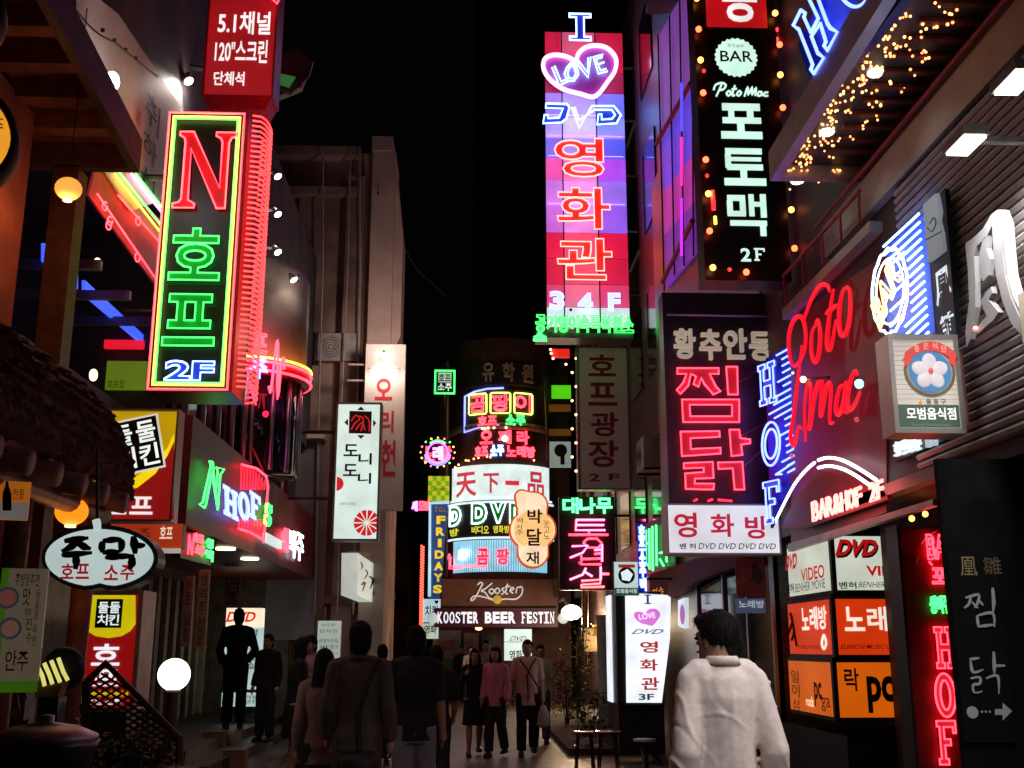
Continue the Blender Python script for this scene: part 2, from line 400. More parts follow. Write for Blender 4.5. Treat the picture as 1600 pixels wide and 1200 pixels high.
for y in (5.5, 6.5):
    b = MB(); b.tube([(-2.25, y, .1), (-2.23, y, 2.35)], .06, n=10); b.build('post', WOOD, tv, True)
# timber pergola seen from below: boards, outer fascia, joists
PX = -2.42; pe_ = lside(PX).p(218, 270); p0_ = lside(PX).p(66, -12); sl = (p0_.z - pe_.z) / (p0_.y - pe_.y); yA = p0_.y - 1.2
def zt(y): return pe_.z + sl * (y - pe_.y)
def pbox(x0, y0, x1, y1, h0, h1): return [(x0, y0, zt(y0) + h0), (x1, y0, zt(y0) + h0), (x1, y1, zt(y1) + h0), (x0, y1, zt(y1) + h0), (x0, y0, zt(y0) + h1), (x1, y0, zt(y0) + h1), (x1, y1, zt(y1) + h1), (x0, y1, zt(y1) + h1)]
DKT = mat('dark_timber', (.07, .028, .02), .6, var=.4, scale=9)
b = MB(); b.hexa(pbox(-4.4, yA, PX - .06, pe_.y, .2, .24)); b.build('pergola_deck', WOOD, tv)
b = MB(); b.hexa(pbox(PX - .06, yA, PX, pe_.y, 0, .26)); b.hexa(pbox(-4.4, pe_.y - .06, PX - .06, pe_.y, 0, .26)); b.build('fascia', DKT, tv)
for k in range(11):
    y = pe_.y - .42 - k * .36
    b = MB(); b.hexa(pbox(-4.4, y - .05, PX - .065, y + .05, .06, .196)); b.build('joist', WOOD, tv)
b = MB(); b.box((-3.0, 7.35, .1), (-2.82, 7.53, 4.95)); b.build('pillar', mat('dark_timber', (.07, .028, .02), .6), tv)
pl = lside(-2.985)
b = MB(); b.box((-3.02, 6.0, .3), (-2.985, 7.2, 2.2)); b.build('door', mat('plank_door', (.12, .05, .03), .6, var=.4, scale=12), tv)

# ---- left 2: the bar building: red fascia, open upper floor, glass front, round bay
bb = building('bar_building', 'bar building with red neon fascia and curved glass bay behind the tall N sign', (-3.6, 13, 0))
b = MB(); b.box((-9, 7.7, .1), (-4.6, 20.3, 9.6)); b.box((-4.6, 7.7, 5.95), (-3.02, 11.2, 9.6)); b.box((-4.6, 11.2, 5.2), (-3.02, 20.3, 9.0)); b.build('wall', DWALL, bb)
pl = lside(-2.98)
b = MB(); b.prism([pl.p(x, y) for x, y in ((150, 262), (172, 262), (262, 356), (262, 470), (138, 305))], (1, 0, 0), -.02, .0); b.build('fascia', mat('red_fascia', (.5, .02, .02), .5, var=.2), bb)
for pts, m, r in ((((142, 303), (240, 443)), RED, .008), (((175, 305), (262, 402)), RED, .008), (((170, 272), (252, 375)), YEL, .010), (((176, 268), (256, 368)), GREEN, .010), (((196, 272), (258, 348)), PINK, .012), (((203, 272), (262, 345)), GREEN, .012)):
    b = MB(); pxtube(b, pl, pts, r, .05); b.build('neon_tube', m, bb)
b = MB()
for x, y in ((152, 322), (158, 352), (205, 345), (204, 402), (160, 345)): b.tube([pl.p(x + 4 * cos(a), y + 7 * sin(a), .06) for a in [i * .7 for i in range(9)]], .006, n=5)
b.build('neon_curl', RED, bb)
# open floor behind: floor slab, back wall, beams, blue cove strip, lamps
b = MB(); b.box((-4.6, 7.7, 3.62), (-3.25, 11.2, 3.8)); b.box((-4.6, 11.2, 3.8), (-3.05, 11.3, 5.2)); b.build('slab', DWALL, bb)
for y in (8.6, 9.4, 10.2): 
    b = MB(); b.box((-4.6, y, 4.62), (-3.05, y + .06, 4.7)); b.build('beam', GREYM, bb)
pl2 = lside(-3.45)
b = MB(); b.prism([pl2.p(x, y) for x, y in ((70, 380), (122, 428), (122, 452), (70, 408))], (1, 0, 0), -.03, 0); b.prism([pl2.p(x, y) for x, y in ((133, 438), (236, 534), (222, 536), (133, 460))], (1, 0, 0), -.03, 0)
b.build('cove_light', emit((58, 92, 255), 1.3), bb)
pl3 = front(11.1)
b = MB(); b.rbox(pl3.rect(165, 533, 226, 546), 0, 0, 1, 1, 0, .05); b.build('red_strip_light', emit((255, 20, 40), .8), bb)
b = MB(); b.rbox(pl3.rect(168, 566, 230, 610), 0, 0, 1, 1, 0, .05); b.build('menu_light_box', emit((120, 150, 20), .45), bb)
b = MB(); write(b, pl3.rect(170, 596, 196, 608), '호프집', d=.056); b.build('menu_lettering', INK, bb)
for px, py in ((146, 586), (152, 412)):
    c = at(px, py, 10.4); b = MB(); b.ball(c, (.04, .04, .06), 10, 8); b.build('wall_lamp', emit((255, 225, 150), 5), bb, True)
# glass storey with chrome mullions
b = MB(); b.box((-3.15, 11.2, 3.9), (-3.1, 19.5, 5.2)); b.build('window', GLASS, bb)
for k in range(9):
    y = 11.3 + k * .75
    b = MB(); b.tube([(-3.0, y, 3.9), (-3.0, y, 5.2)], .05, n=10); b.build('mullion', STEEL, bb, True)
# fascia over the recessed ground floor
b = MB(); b.box((-4.6, 11.0, 2.78), (-2.82, 20.3, 3.9)); b.build('canopy', MAROON, bb)
b = MB(); b.box((-4.6, 20.2, .4), (-3.2, 20.3, 2.78)); b.box((-4.62, 11.0, .13), (-4.58, 20.3, 2.78)); b.build('shop_front', mat('brown_shopfront', (.11, .07, .045), .5, var=.5, scale=5), bb)
for k in range(12):   # pleated curtain / slatted screen of the shop behind
    b = MB(); y = 13.8 + k * .5; b.box((-4.57, y, .5), (-4.5, y + .18, 2.6)); b.build('screen_slat', mat('tan_slat', (.30, .2, .12), .6, var=.3), bb)
for px, py in ((352, 865), (390, 880)):
    D = (2.76 - 1.6) * FPX / (1010 - py); c = at(px, py, D); c.z = 2.775
    b = MB(); b.lathe(c, [(.12, 0), (.12, -.02), (.09, -.022)], 18); b.build('downlight', emit((255, 240, 190), 6), bb)
    lamp('SPOT', (c.x, c.y, 2.74), 9, (1, .85, .6), .06, (c.x, c.y, 0), 110)
# round bay
bc = Vector((-3.15, 15.2, 0)); 
b = MB(); b.lathe(bc, [(.8, 5.35), (.8, 6.75), (.74, 6.9), (.0, 6.9)], 28); b.build('bay_wall', mat('bay_plaster', (.30, .24, .19), .7, var=.25, scale=3), bb, True)
b = MB(); b.lathe(bc, [(.7, 3.92), (.7, 5.34), (.0, 5.34)], 28); b.build('bay_window', GLASS, bb, True)
b = MB(); b.lathe(bc, [(.86, 5.22), (.86, 5.36)], 28); b.build('bay_trim', PRED, bb, True)
for z, m, r in ((5.42, YEL, .016), (5.36, RED, .018), (5.24, RED, .018)):
    b = MB(); b.tube([bc + Vector((.88 * cos(a), .88 * sin(a), z)) for a in [radians(-100 + 12 * i) for i in range(16)]], r); b.build('neon_tube', m, bb)
for k in range(7):
    a = radians(-95 + k * 22); b = MB(); b.tube([bc + Vector((.74 * cos(a), .74 * sin(a), 3.92)), bc + Vector((.74 * cos(a), .74 * sin(a), 5.3))], .035, n=8); b.build('mullion', STEEL, bb, True)
# hanging script signs printed on white strips inside the glass
pls = lside(-2.93)
b = MB(); b.prism([pls.p(x, y) for x, y in ((436, 588), (446, 592), (464, 630), (460, 640))], (1, 0, 0), -.04, 0); b.build('awning_edge', PRED, bb)
b = MB(); pxtube(b, pls, ((437, 590), (462, 634)), .016, .03); b.build('neon_tube', YEL, bb)
b = MB(); pxtube(b, pls, ((434, 592), (459, 638)), .016, .03); pxtube(b, pls, ((386, 596), (396, 632)), .014, .03); b.build('neon_tube', RED, bb)
b = MB(); pxtube(b, pls, ((452, 634), (450, 720), (447, 790)), .03, .0); b.build('downpipe', mat('red_pipe', (.3, .03, .05), .4), bb)
c = at(415, 647, 13.5); b = MB(); b.ball(c, .04, 8, 6); b.build('indicator_lamp', emit((255, 20, 50), 4), bb)

# ---- left 3: concrete block with a pale pier
cb = building('concrete_building', 'weathered concrete block with pale corner pier and cables beyond the bar', (-4.5, 21, 0))
ht = at(480, 238, 20.5).z; hp = at(585, 236, 20.1).z
b = MB(); b.box((-9, 20.5, 0), (-1.98, 30, ht)); b.build('wall', CONC, cb)
b = MB(); b.box((-1.97, 20.1, 0), (-1.52, 21.2, hp)); b.build('pier', CONC2, cb)
b = MB(); b.box((-1.99, 20.05, hp), (-1.58, 21.3, hp + .3)); b.build('pier_cap', CONC2, cb)
b = MB(); b.prism([(-1.52, 20.2, hp * .62), (-1.52, 20.2, hp - .2), (-1.34, 20.2, hp * .84), (-1.34, 20.2, hp * .66)], (0, 1, 0), 0, .8); b.build('pier_fin', CONC2, cb)
for px0, px1, d in ((455, 520, .12), (532, 562, .22), (392, 440, .08)):
    r = front(20.5).rect(px0, 240, px1, 1000); b = MB(); b.rbox(r, 0, -.1, 1, .94, 0, d); b.build('pilaster', CONC, cb)
b = MB(); b.rbox(front(20.5).rect(385, 300, 566, 312), 0, 0, 1, 1, 0, .3); b.rbox(front(20.5).rect(385, 236, 566, 250), 0, 0, 1, 1, 0, .26); b.build('cornice', CONC, cb)
b = MB(); b.rbox(front(20.5).rect(425, 688, 500, 1000), 0, 0, 1, 1, .0, .34); b.build('annex_wall', mat('grey_plaster', (.22, .2, .2), .8, var=.2, scale=2), cb)
b = MB(); b.rbox(front(20.5).rect(424, 684, 512, 692), 0, 0, 1, 1, 0, .5); b.build('ledge', CONC2, cb)
for x, x2 in ((548, 535), (562, 560), (505, 500)):
    b = MB(); b.tube([front(20.1).p(x, 236), front(20.1).p((x + x2) / 2 + 2, 420), front(20.1).p(x2 - 2, 640), front(20.1).p(x2 - 8, 960)], .018, n=5); b.build('cable', mat('pale_cable', (.4, .32, .28), .6), cb)
b = MB()
for k in range(9):
    y = 20.3; x = at(430 + k * 13, 900, y).x; b.box((x, y, .2), (x + .05, y + .12, 2.3))
b.build('curtain', mat('tan_curtain', (.33, .2, .13), .8, var=.3), cb)
b = MB(); b.box((-2.6, 20.2, 2.35), (-1.7, 20.5, 2.5)); b.build('door_hood', mat('rusty_hood', (.2, .1, .08), .7), cb)

# ---- far street end
for nm, lb, x0, x1, y, h, wd in (('far_building', 'unlit dark block at the far end of the lane on the left', -6, -2.2, 44, 9, 3), ('tower_building', 'tall unlit tower rising dark behind the tall pink sign', 0.2, 12.5, 62, 44, 8), ('side_building', 'dark block behind the round corner house on the right', 4.2, 14, 36, 10.5, 4)):
    t = building(nm, lb, ((x0 + x1) / 2, y, 0))
    b = MB(); b.box((x0, y, 0), (x1, y + 8, h)); b.build('wall', DWALL if 'tower' not in nm else mat('tower_wall', (.10, .07, .07), .8, var=.3, scale=.3), t)
    rows = int(h / 3)
    for i in range(rows):
        n = int((x1 - x0) / 1.6)
        for j in range(n): f = MB(); f.box((x0 + .4 + j * 1.6, y - .04, 1.2 + i * 3), (x0 + 1.4 + j * 1.6, y - .005, 2.6 + i * 3)); f.build('window', GLASS, t)

# ---- central round corner building with Kooster
cc = Vector((1.03, 34.0, 0)); CR = 1.62
rb = building('corner_building', 'round fronted corner building stacked with signs at the end of the lane', cc)
b = MB(); b.lathe(cc, [(CR, 3.0), (CR, 10.9), (0, 10.9)], 40); b.box((-.95, 34.3, 0), (3.2, 42, 10.6)); b.build('wall', mat('maroon_render', (.13, .06, .055), .7, var=.25, scale=2), rb)
b = MB(); b.lathe(cc, [(CR + .1, 8.0), (CR + .14, 8.1), (CR + .1, 8.2)], 40); b.build('string_course', CONC, rb, True)
b = MB(); b.tube([at(699, 565, 32.6), at(697, 900, 32.6)], .05); b.tube([at(851, 590, 32.8), at(856, 720, 32.8)], .04); b.build('downpipe', GREYM, rb)
r = front(30.6).rect(690, 905, 872, 952); b = MB(); b.rbox(r, 0, 0, 1, 1, -.6, 0); b.build('sign_box', mat('brown_signboard', (.17, .075, .06), .6, var=.15, scale=3), rb)
for k, (a, d, col) in enumerate(((676, 720, (.26, .24, .2)), (724, 748, (.32, .2, .16)), (752, 776, (.1, .1, .1)))):
    r = front(33.9).rect(a, 985 + 4 * k, d, 1083); b = MB(); b.rbox(r, 0, 0, 1, 1, 0, .06); b.build('door_panel', mat('entrance_panel_%d' % k, col, .5, var=.3), rb)
b = MB(); write(b, front(33.8).rect(684, 1000, 712, 1016), '맥주', d=.03); b.build('lettering', PRED, rb)
b = MB()
for x, y in ((684, 1036), (700, 1036), (692, 1058)): b.lathe(front(33.8).p(x, y), [(.14, 0), (.14, .02), (0, .02)], 16, (0, -1, 0))
b.build('door_ornament', PGREEN, rb)
for px, py, n, cl in ((748, 982, 'entrance_lamp', (255, 190, 120)),):
    b = MB(); b.ball(at(px, py, 31), (.1, .08, .05), 10, 6); b.build(n, emit(cl, 5), rb, True)

# ---- right 3: block behind with the tall pink sign
r3 = building('cinema_building', 'dark tiled block on the right carrying the tall pink neon tower', (4.5, 24, 0))
b = MB(); b.box((3.32, 17.2, 0), (11, 33, 15)); b.build('wall', TILE, r3)
for i in range(4):
    for j in range(7): f = MB(); f.box((3.29, 18 + j * 2.1, 3.6 + i * 2.8), (3.335, 19.3 + j * 2.1, 5.2 + i * 2.8)); f.build('window', GLASS, r3)
b = MB(); b.box((3.18, 17.2, 3.0), (3.32, 33, 3.16)); b.build('ledge', CONC, r3)
b = MB(); b.tube([at(912, 700, 27), at(912, 1000, 27)], .05); b.tube([at(925, 700, 27), at(922, 1040, 27)], .07); b.build('downpipe', mat('copper_pipe', (.3, .16, .09), .5), r3)
# ---- right 2: purple glass block
r2 = building('glass_building', 'block with purple lit glass stair between the tall pink and black signs', (4.5, 14, 0))
b = MB(); b.box((3.06, 10.9, 0), (11, 17.1, 9.2)); b.box((3.06, 10.9, 12.5), (11, 17.1, 13)); b.box((3.3, 10.9, 9.2), (11, 17.1, 12.5)); b.build('wall', TILE, r2)
plg = rside(3.02)
ins = mat('stair_wall', (.5, .2, .45), .5)
def zat(px, py, X): return rside(X).p(px, py).z
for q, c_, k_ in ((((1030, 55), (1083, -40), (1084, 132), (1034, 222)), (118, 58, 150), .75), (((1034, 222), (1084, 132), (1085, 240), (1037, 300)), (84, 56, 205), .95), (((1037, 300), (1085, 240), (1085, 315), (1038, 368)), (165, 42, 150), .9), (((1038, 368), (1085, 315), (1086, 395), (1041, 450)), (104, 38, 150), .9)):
    b = MB(); b.prism([plg.p(x, y) for x, y in q], (-1, 0, 0), -.05, 0); b.build('lit_window', emit(c_, k_), r2)  # sign reflections in the glass, put in as glowing colour bands
for pts in (((1030, 55), (1040, 455)), ((1083, -40), (1086, 400)), ((1048, 24), (1056, 430)), ((1064, -6), (1071, 415))):
    b = MB(); pxtube(b, plg, pts, .013, .02); b.build('mullion', DARK, r2)
for pts in (((1030, 225), (1085, 130)), ((1040, 440), (1088, 345))):
    b = MB(); pxtube(b, plg, pts, .04, .05); b.build('transom', PRED, r2)
for (y0, y1, col, k) in ((140, 215, (70, 60, 255), 1.0), (225, 300, (255, 40, 150), .8), (320, 410, (200, 40, 255), .7)):   # tubes of the sign lamps beside the glass
    b = MB(); pxtube(b, plg, ((1088, y0 - 10), (1088, y1 - 10)), .018, .2); b.build('neon_tube', emit(col, 2.2 * k), r2)

# ---- right 1: the near building with overhanging canopy and corrugated upper wall
r1 = building('pub_building', 'near right building with canopy of fairy lights and corrugated metal wall', (4.2, 7, 0))
b = MB(); b.box((3.0, 2.4, 2.62), (9, 8.9, 9)); b.box((3.9, 8.9, 0), (9, 10.8, 9)); b.box((3.03, 8.9, 2.62), (3.9, 10.8, 9)); b.box((3.4, 2.4, 0), (9, 8.9, 2.62)); b.build('wall', mat('pub_wall', (.06, .045, .05), .6, var=.3, scale=3), r1)
pw = rside(2.985)
b = MB(); b.prism([pw.p(x, y) for x, y in ((1236, 500), (1385, 395), (1385, 800), (1236, 858))], (-1, 0, 0), -.012, 0); b.build('fascia', MAROON, r1)
b = MB()                                  # corrugated slats
for k in range(34):
    z = 2.72 + k * .058; y1 = 6.95
    pf = ((2.99, z), (2.95, z + .008), (2.935, z + .030), (2.945, z + .046), (2.99, z + .052)); b.add([(x, 2.4, q) for x, q in pf] + [(x, y1, q) for x, q in pf], [(i, i + 1, i + 6, i + 5) for i in range(4)] + [(5, 6, 7, 8, 9)])
b.build('corrugated_sheet', mat('corrugated_metal', (.42, .40, .40), .42, .25, .12), r1)
b = MB(); b.box((2.93, 2.4, 4.72), (3.0, 8.4, 5.0)); b.build('bulkhead', mat('grey_board', (.34, .33, .34), .5, var=.1), r1)
b = MB(); b.tube([(2.9, 2.4, 5.03), (2.9, 8.5, 5.03)], .018); b.build('conduit', mat('red_pipe', (.3, .03, .05), .4), r1)
# canopy slab overhead with soffit
ck = rside(2.3).p(1203, 283); CX0, CY1, CZ0 = ck.x, ck.y, ck.z
rr_ = ray(1376, 5); P1_ = CAM + rr_ * ((CZ0 - CZ) / rr_.z); kx = (P1_.x - CX0) / (P1_.y - CY1)
def xe(y): return CX0 + kx * (y - CY1)
def skew(x0, x1, y0, y1, z0, z1, a=True, b_=False): return [(xe(y0) + x0 if a else x0, y0, z0), (xe(y0) + x1 if b_ else x1, y0, z0), (xe(y1) + x1 if b_ else x1, y1, z0), (xe(y1) + x0 if a else x0, y1, z0), (xe(y0) + x0 if a else x0, y0, z1), (xe(y0) + x1 if b_ else x1, y0, z1), (xe(y1) + x1 if b_ else x1, y1, z1), (xe(y1) + x0 if a else x0, y1, z1)]
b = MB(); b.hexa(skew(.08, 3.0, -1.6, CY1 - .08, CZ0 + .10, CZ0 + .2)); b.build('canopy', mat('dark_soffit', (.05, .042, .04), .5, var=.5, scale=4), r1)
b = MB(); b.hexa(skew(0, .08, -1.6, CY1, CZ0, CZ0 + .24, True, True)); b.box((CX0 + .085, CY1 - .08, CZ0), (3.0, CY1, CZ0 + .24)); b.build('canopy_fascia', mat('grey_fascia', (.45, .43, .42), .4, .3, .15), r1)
for k in range(26):
    y = CY1 - .4 - k * .19; b = MB(); b.box((2.62, y, CZ0 + .07), (2.98, y + .05, CZ0 + .096)); b.build('soffit_batten', WOOD, r1)
pq = at(1224, 484, 10.0); pz = at(1214, 292, 10.0).z
b = MB(); b.tube([(pq.x, 10.0, pq.z), (pq.x, 10.0, pz)], .022); b.tube([(pq.x + .07, 10.0, pq.z), (pq.x + .07, 10.0, pz)], .014); b.build('canopy_post', STEEL, r1)
# soffit lamps: three seen, more are added out of view
for px, py in ((1368, 114), (1292, 207), (1246, 283)):
    r_ = ray(px, py); t = (CZ0 + .085 - CZ) / r_.z; c = CAM + r_ * t
    b = MB(); b.lathe(c, [(.05, .012), (.055, .0), (.045, -.012), (.0, -.012)], 16); b.build('soffit_lamp', emit((235, 245, 215), 3.5), r1)
    lamp('SPOT', (c.x, c.y, c.z - .04), 3, (1, .95, .8), .05, (c.x + .1, c.y, 0), 120)
for y, e_ in ((3.3, 30), (2.0, 230), (.6, 300), (-.8, 60)):   # unseen lamps added, all aimed at the man in white
    b = MB(); b.lathe((2.5, y, CZ0 + .085), [(.05, .012), (.055, .0), (.045, -.012), (.0, -.012)], 16); b.build('soffit_lamp', emit((235, 245, 215), 3.5), r1)
    lamp('SPOT', (2.5, y, CZ0 + .04), e_, (1, .90, .86), .05, (1.12, 4.9, 1.15), 40)
for k, (px, py) in enumerate(((1520, 226), (1600, 128))):
    c = rside(2.55).p(px, py)
    b = MB(); b.box((c.x - .10, c.y - .12, c.z), (c.x + .03, c.y + .12, c.z + .05)); b.box((c.x + .03, c.y - .02, c.z + .01), (3.0, c.y + .02, c.z + .04)); b.build('wall_washer', GREYM, r1)
    b = MB(); b.box((c.x - .09, c.y - .105, c.z - .012), (c.x + .02, c.y + .105, c.z - .001)); b.build('lamp_glass', emit((255, 252, 240), 12), r1)
    lamp('SPOT', (c.x - .03, c.y, c.z - .05), 78, (1, .93, .90), .08, (c.x + .45, c.y - .1, c.z - 1.4), 150)
# ledge with a low rail behind the corner
b = MB(); b.prism([rside(2.9).p(x, y) for x, y in ((1222, 484), (1358, 345), (1358, 362), (1222, 500))], (1, 0, 0), 0, .1); b.build('balcony_ledge', mat('grey_fascia', (.4, .38, .38), .4), r1)
b = MB(); pr = rside(2.88); pxtube(b, pr, ((1230, 432), (1352, 298)), .016)
for i in range(5):
    t = i / 4; pxtube(b, pr, ((1232 + 118 * t, 430 - 130 * t), (1234 + 118 * t, 476 - 130 * t)), .011)
b.build('balcony_rail', mat('red_pipe', (.3, .03, .05), .4), r1)
# ground floor: recess with glass entrance, near black pier
b = MB(); b.box((3.9, 8.86, 0), (5.2, 8.9, 2.6)); b.box((3.04, 9.0, .12), (3.9, 10.8, .9)); b.build('plinth', BLACK, r1)
pe = rside(3.05)
b = MB(); b.box((3.05, 10.9, .15), (3.09, 14.6, 2.5)); b.build('entrance_glass', GLASS, r1)
for y in (10.9, 11.9, 13.0, 14.5):
    b = MB(); b.box((3.02, y, .12), (3.1, y + .06, 2.6)); b.build('door_frame', STEEL, r1)
px_ = front(5.9).p(1490, 1000).x
b = MB(); b.box((px_, 5.9, 0), (3.5, 5.95, 2.62)); b.build('pier', mat('black_stone', (.008, .008, .009), .65, var=.4, spec=.05), r1)
b = MB(); b.box((2.9, 6.35, 2.62), (3.0, 8.95, 2.70)); b.build('entrance_soffit', mat('grey_board', (.34, .33, .34), .5), r1)

# ================================================================= SIGNS
def board(root, R, depth, m, name='panel', back=None, inset=0.0, frame=None, fw=.03, fd=.03):
    """panel (front face at d=0) with an optional casing behind and a raised frame"""
    if back is not None:
        b = MB(); b.rbox(R, -.004, -.002, 1.004, 1.002, -depth, -.012); b.build('casing', back, root)
        b = MB(); b.rbox(R, 0, 0, 1, 1, -.0115, 0); p = b.build(name, m, root)
    else:
        b = MB(); b.rbox(R, 0, 0, 1, 1, -depth, 0); p = b.build(name, m, root)
    if frame is not None:
        b = MB(); u, v = fw / R.w, fw / R.h
        for q in ((-u, -v, 1 + u, 0), (-u, 1, 1 + u, 1 + v), (-u, 0, 0, 1), (1, 0, 1 + u, 1)): b.rbox(R, *q, -depth * .9, fd)
        b.build('frame', frame, root)
    return p
def sgn(label, pl, rc, name='sign', cat='sign', group=None):
    R = pl.rect(*rc); return empty(name, label, cat, R.m(.5, 0, -.02), group), R
def text(root, pl, rc, t, m, off=.01, name='lettering', rot=0, cells=None, **k):
    R = pl.rect(*rc)
    if rot: R = R.rot(rot)
    b = MB()
    if cells: write_cells(b, R.cells(len(t), k.pop('gap', .12), cells == 'v'), t, off=off, **k)
    else: write(b, R, t, off=off, **k)
    return b.build(name, m, root)
def ntext(root, pl, rc, t, m, r, off=.012, name='neon_lettering', cells=None, rot=0, **k):
    R = pl.rect(*rc)
    if rot: R = R.rot(rot)
    b = MB()
    if cells: neon_cells(b, R.cells(len(t), k.pop('gap', .12), cells == 'v'), t, r, off=off, **k)
    else: neon(b, R, t, r, off=off, **k)
    return b.build(name, m, root)
def tubes(root, pl, lines, m, r, d=.05, name='neon_tube', closed=False, smooth=0):
    b = MB()
    for ln in lines: pxtube(b, pl, catmull(ln, smooth, closed) if smooth else ln, r, d, closed)
    return b.build(name, m, root)
def arm(root, a, b_, r=.018, m=DARK):
    b = MB(); b.tube([a, b_], r); return b.build('bracket', m, root)

# ---- 1 tall N sign
pl = front(9.0); t, R = sgn('tall projecting sign with red neon N and green Korean letters above blue 2F', pl, (248, 178, 372, 612), 'neon_sign')
b = MB(); b.rbox(R, 0, 0, 1, 1, -.5, -.0); b.build('panel', mat('green_black_panel', (.010, .013, .010), .4, var=.3), t)
b = MB(); b.rbox(R, 1.001, 0, 1.03, 1, -.5, 0); b.build('side_panel', mat('dark_red_metal', (.10, .006, .008), .4), t)
for e, m, r in ((.985, RED, .012), (.93, YEL, .011), (.90, GREEN, .008)):
    k = 1 - e; kk = k * R.w / R.h
    b = MB(); b.tube([R.m(u, v, .04) for u, v in ((k, kk), (e, kk), (e, 1 - kk), (k, 1 - kk))], r, closed=True); b.build('neon_border', m, t)
n = 52; b = MB()
for i in range(n):   # scalloped tubes along the street side
    v = (i + .5) / n; c = R.m(1.03, v, -.22)
    b.tube([c + Vector((.03 + .13 * sin(a) ** .6, -.20 * cos(a), .028 * cos(a))) for a in [pi * j / 8 for j in range(9)]], .0085, n=5)
b.build('neon_scallop', hot((6, .12, .12)), t)
b = MB(); write(b, pl.rect(276, 210, 368, 328), '#N', d=.02); b.build('letter_face', PRED, t)
ntext(t, pl, (276, 210, 368, 328), '#N', RED, .010, d=.045)
for ch, rc in (('호', (268, 360, 346, 440)), ('프', (258, 462, 338, 542))):
    text(t, pl, rc, ch, PGREEN, .03, 'letter_face', d=.015); ntext(t, pl, rc, ch, GREEN, .009, .03, d=.045)
text(t, pl, (260, 566, 336, 596), '2F', PBLUE, .03, 'letter_face', d=.015); ntext(t, pl, (260, 566, 336, 596), '2F', LBLUE, .009, .035, d=.045)
arm(t, R.m(0, .3, -.25), R.m(-.5, .3, -.25), .03); arm(t, R.m(0, .8, -.25), R.m(-.5, .8, -.25), .03)

# ---- 2 red 5.1 channel sign above
pl = front(9.6); t, R = sgn('red hanging sign reading 5.1 and 120 inch above the tall N sign', pl, (326, -60, 430, 150), 'red_sign')
b = MB(); b.rbox(R, 0, 0, 1, 1, -.3, 0); b.build('panel', emit((165, 8, 18), .75), t)
b = MB(); b.hexa([R.m(.08, -.09, -.28), R.m(.92, -.09, -.28), R.m(.92, -.09, -.02), R.m(.08, -.09, -.02), R.m(0, 0, -.3), R.m(1, 0, -.3), R.m(1, 0, 0), R.m(0, 0, 0)]); b.build('base_trim', mat('red_enamel', (.45, .01, .02), .3), t)
b = MB(); b.rbox(R, -.03, -.0, 0, 1, -.3, .02); b.rbox(R, 1, 0, 1.03, 1, -.3, .02); b.rbox(R, -.03, -.012, 1.03, 0, -.02, .02); b.build('frame', mat('red_enamel', (.45, .01, .02), .3), t)
for s, rc in (('5.1채널', (341, 18, 423, 54)), ('120"스크린', (336, 62, 418, 98)), ('단체석', (334, 112, 382, 134))):
    text(t, pl, rc, s, emit((255, 250, 250), 1.0), .02, d=.004)
tubes(t, front(9.5), [((418, -6), (434, 10), (440, -2))], RED, .012)
arm(t, R.m(.1, 1, -.15), R.m(-.9, .9, -.15), .03)

# ---- 3 cream banner on the wall with its lamp
pl = lside(-2.96); t = empty('wall_banner', 'cream banner with black brush letters behind the thatched pergola', 'banner', (-2.96, 9.6, 5.6))
b = MB(); b.prism([pl.p(*q) for q in ((120, -30), (186, 22), (292, 180), (268, 205), (262, 310), (205, 330), (120, 200))], (1, 0, 0), -.04, -.005); b.build('panel', CREAM, t)
for ch, rc in (('취', (226, 150, 250, 205)), ('하', (222, 212, 246, 255)), ('선', (217, 262, 243, 300))): text(t, pl, rc, ch, INK, .004, d=.004)
text(t, pl, (211, 170, 220, 195), '酒', PRED, 0, 'seal', d=.004)
def gooseneck(base, head, label, e=10, aim=None, pe=7):
    g = empty('sign_lamp', label, 'lamp', base, 'gooseneck lamps along the bar building wall')
    b = MB(); b.tube([base, head], .015, n=6); b.build('arm', WHITEP, g)
    b = MB(); b.lathe(base, [(.03, -.02), (.03, .02)], 10, (1, 0, 0)); b.build('base', DARK, g)
    d = Vector((.55, -.25, -.8)).normalized()
    b = MB(); b.lathe(Vector(head) - d * .02, [(.02, -.03), (.03, 0), (.055, .09)], 12, d); b.build('lamp_shade', STEEL, g, True)
    b = MB(); b.lathe(Vector(head) + d * .075, [(.048, -.002), (.05, 0), (.0, .012)], 12, d); b.build('lamp_glass', emit((235, 255, 235), 9), g)
    lamp('SPOT', Vector(head) + d * .1, e, (1, .95, .85), .03, aim or Vector(head) + d, 120); lamp('POINT', Vector(head) + Vector((.12, .1, -.1)), pe, (1, .84, .78), .06); return g
gooseneck(Vector((-2.96, 10.4, at(240, 116, 10.4).z)), at(290, 120, 10.4), 'small spotlight on a thin arm beside the cream banner', 70, (-3.0, 10.0, 5.9))
for py, lb in ((270, 'highest of the three spotlights stacked right of the tall N sign'), (329, 'middle of the three spotlights stacked right of the tall N sign'), (388, 'lowest of the three spotlights stacked right of the tall N sign')):
    h = at(430, py, 13); gooseneck(Vector((-3.0, 13, h.z + .02)), h, lb, 6)
h = at(455, 432, 14.4); gooseneck(Vector((-2.4, 14.5, h.z + .03)), h, 'spotlight on thin arm over the cream round bay', 3.5, (-2.6, 15.0, 5.6), 2)
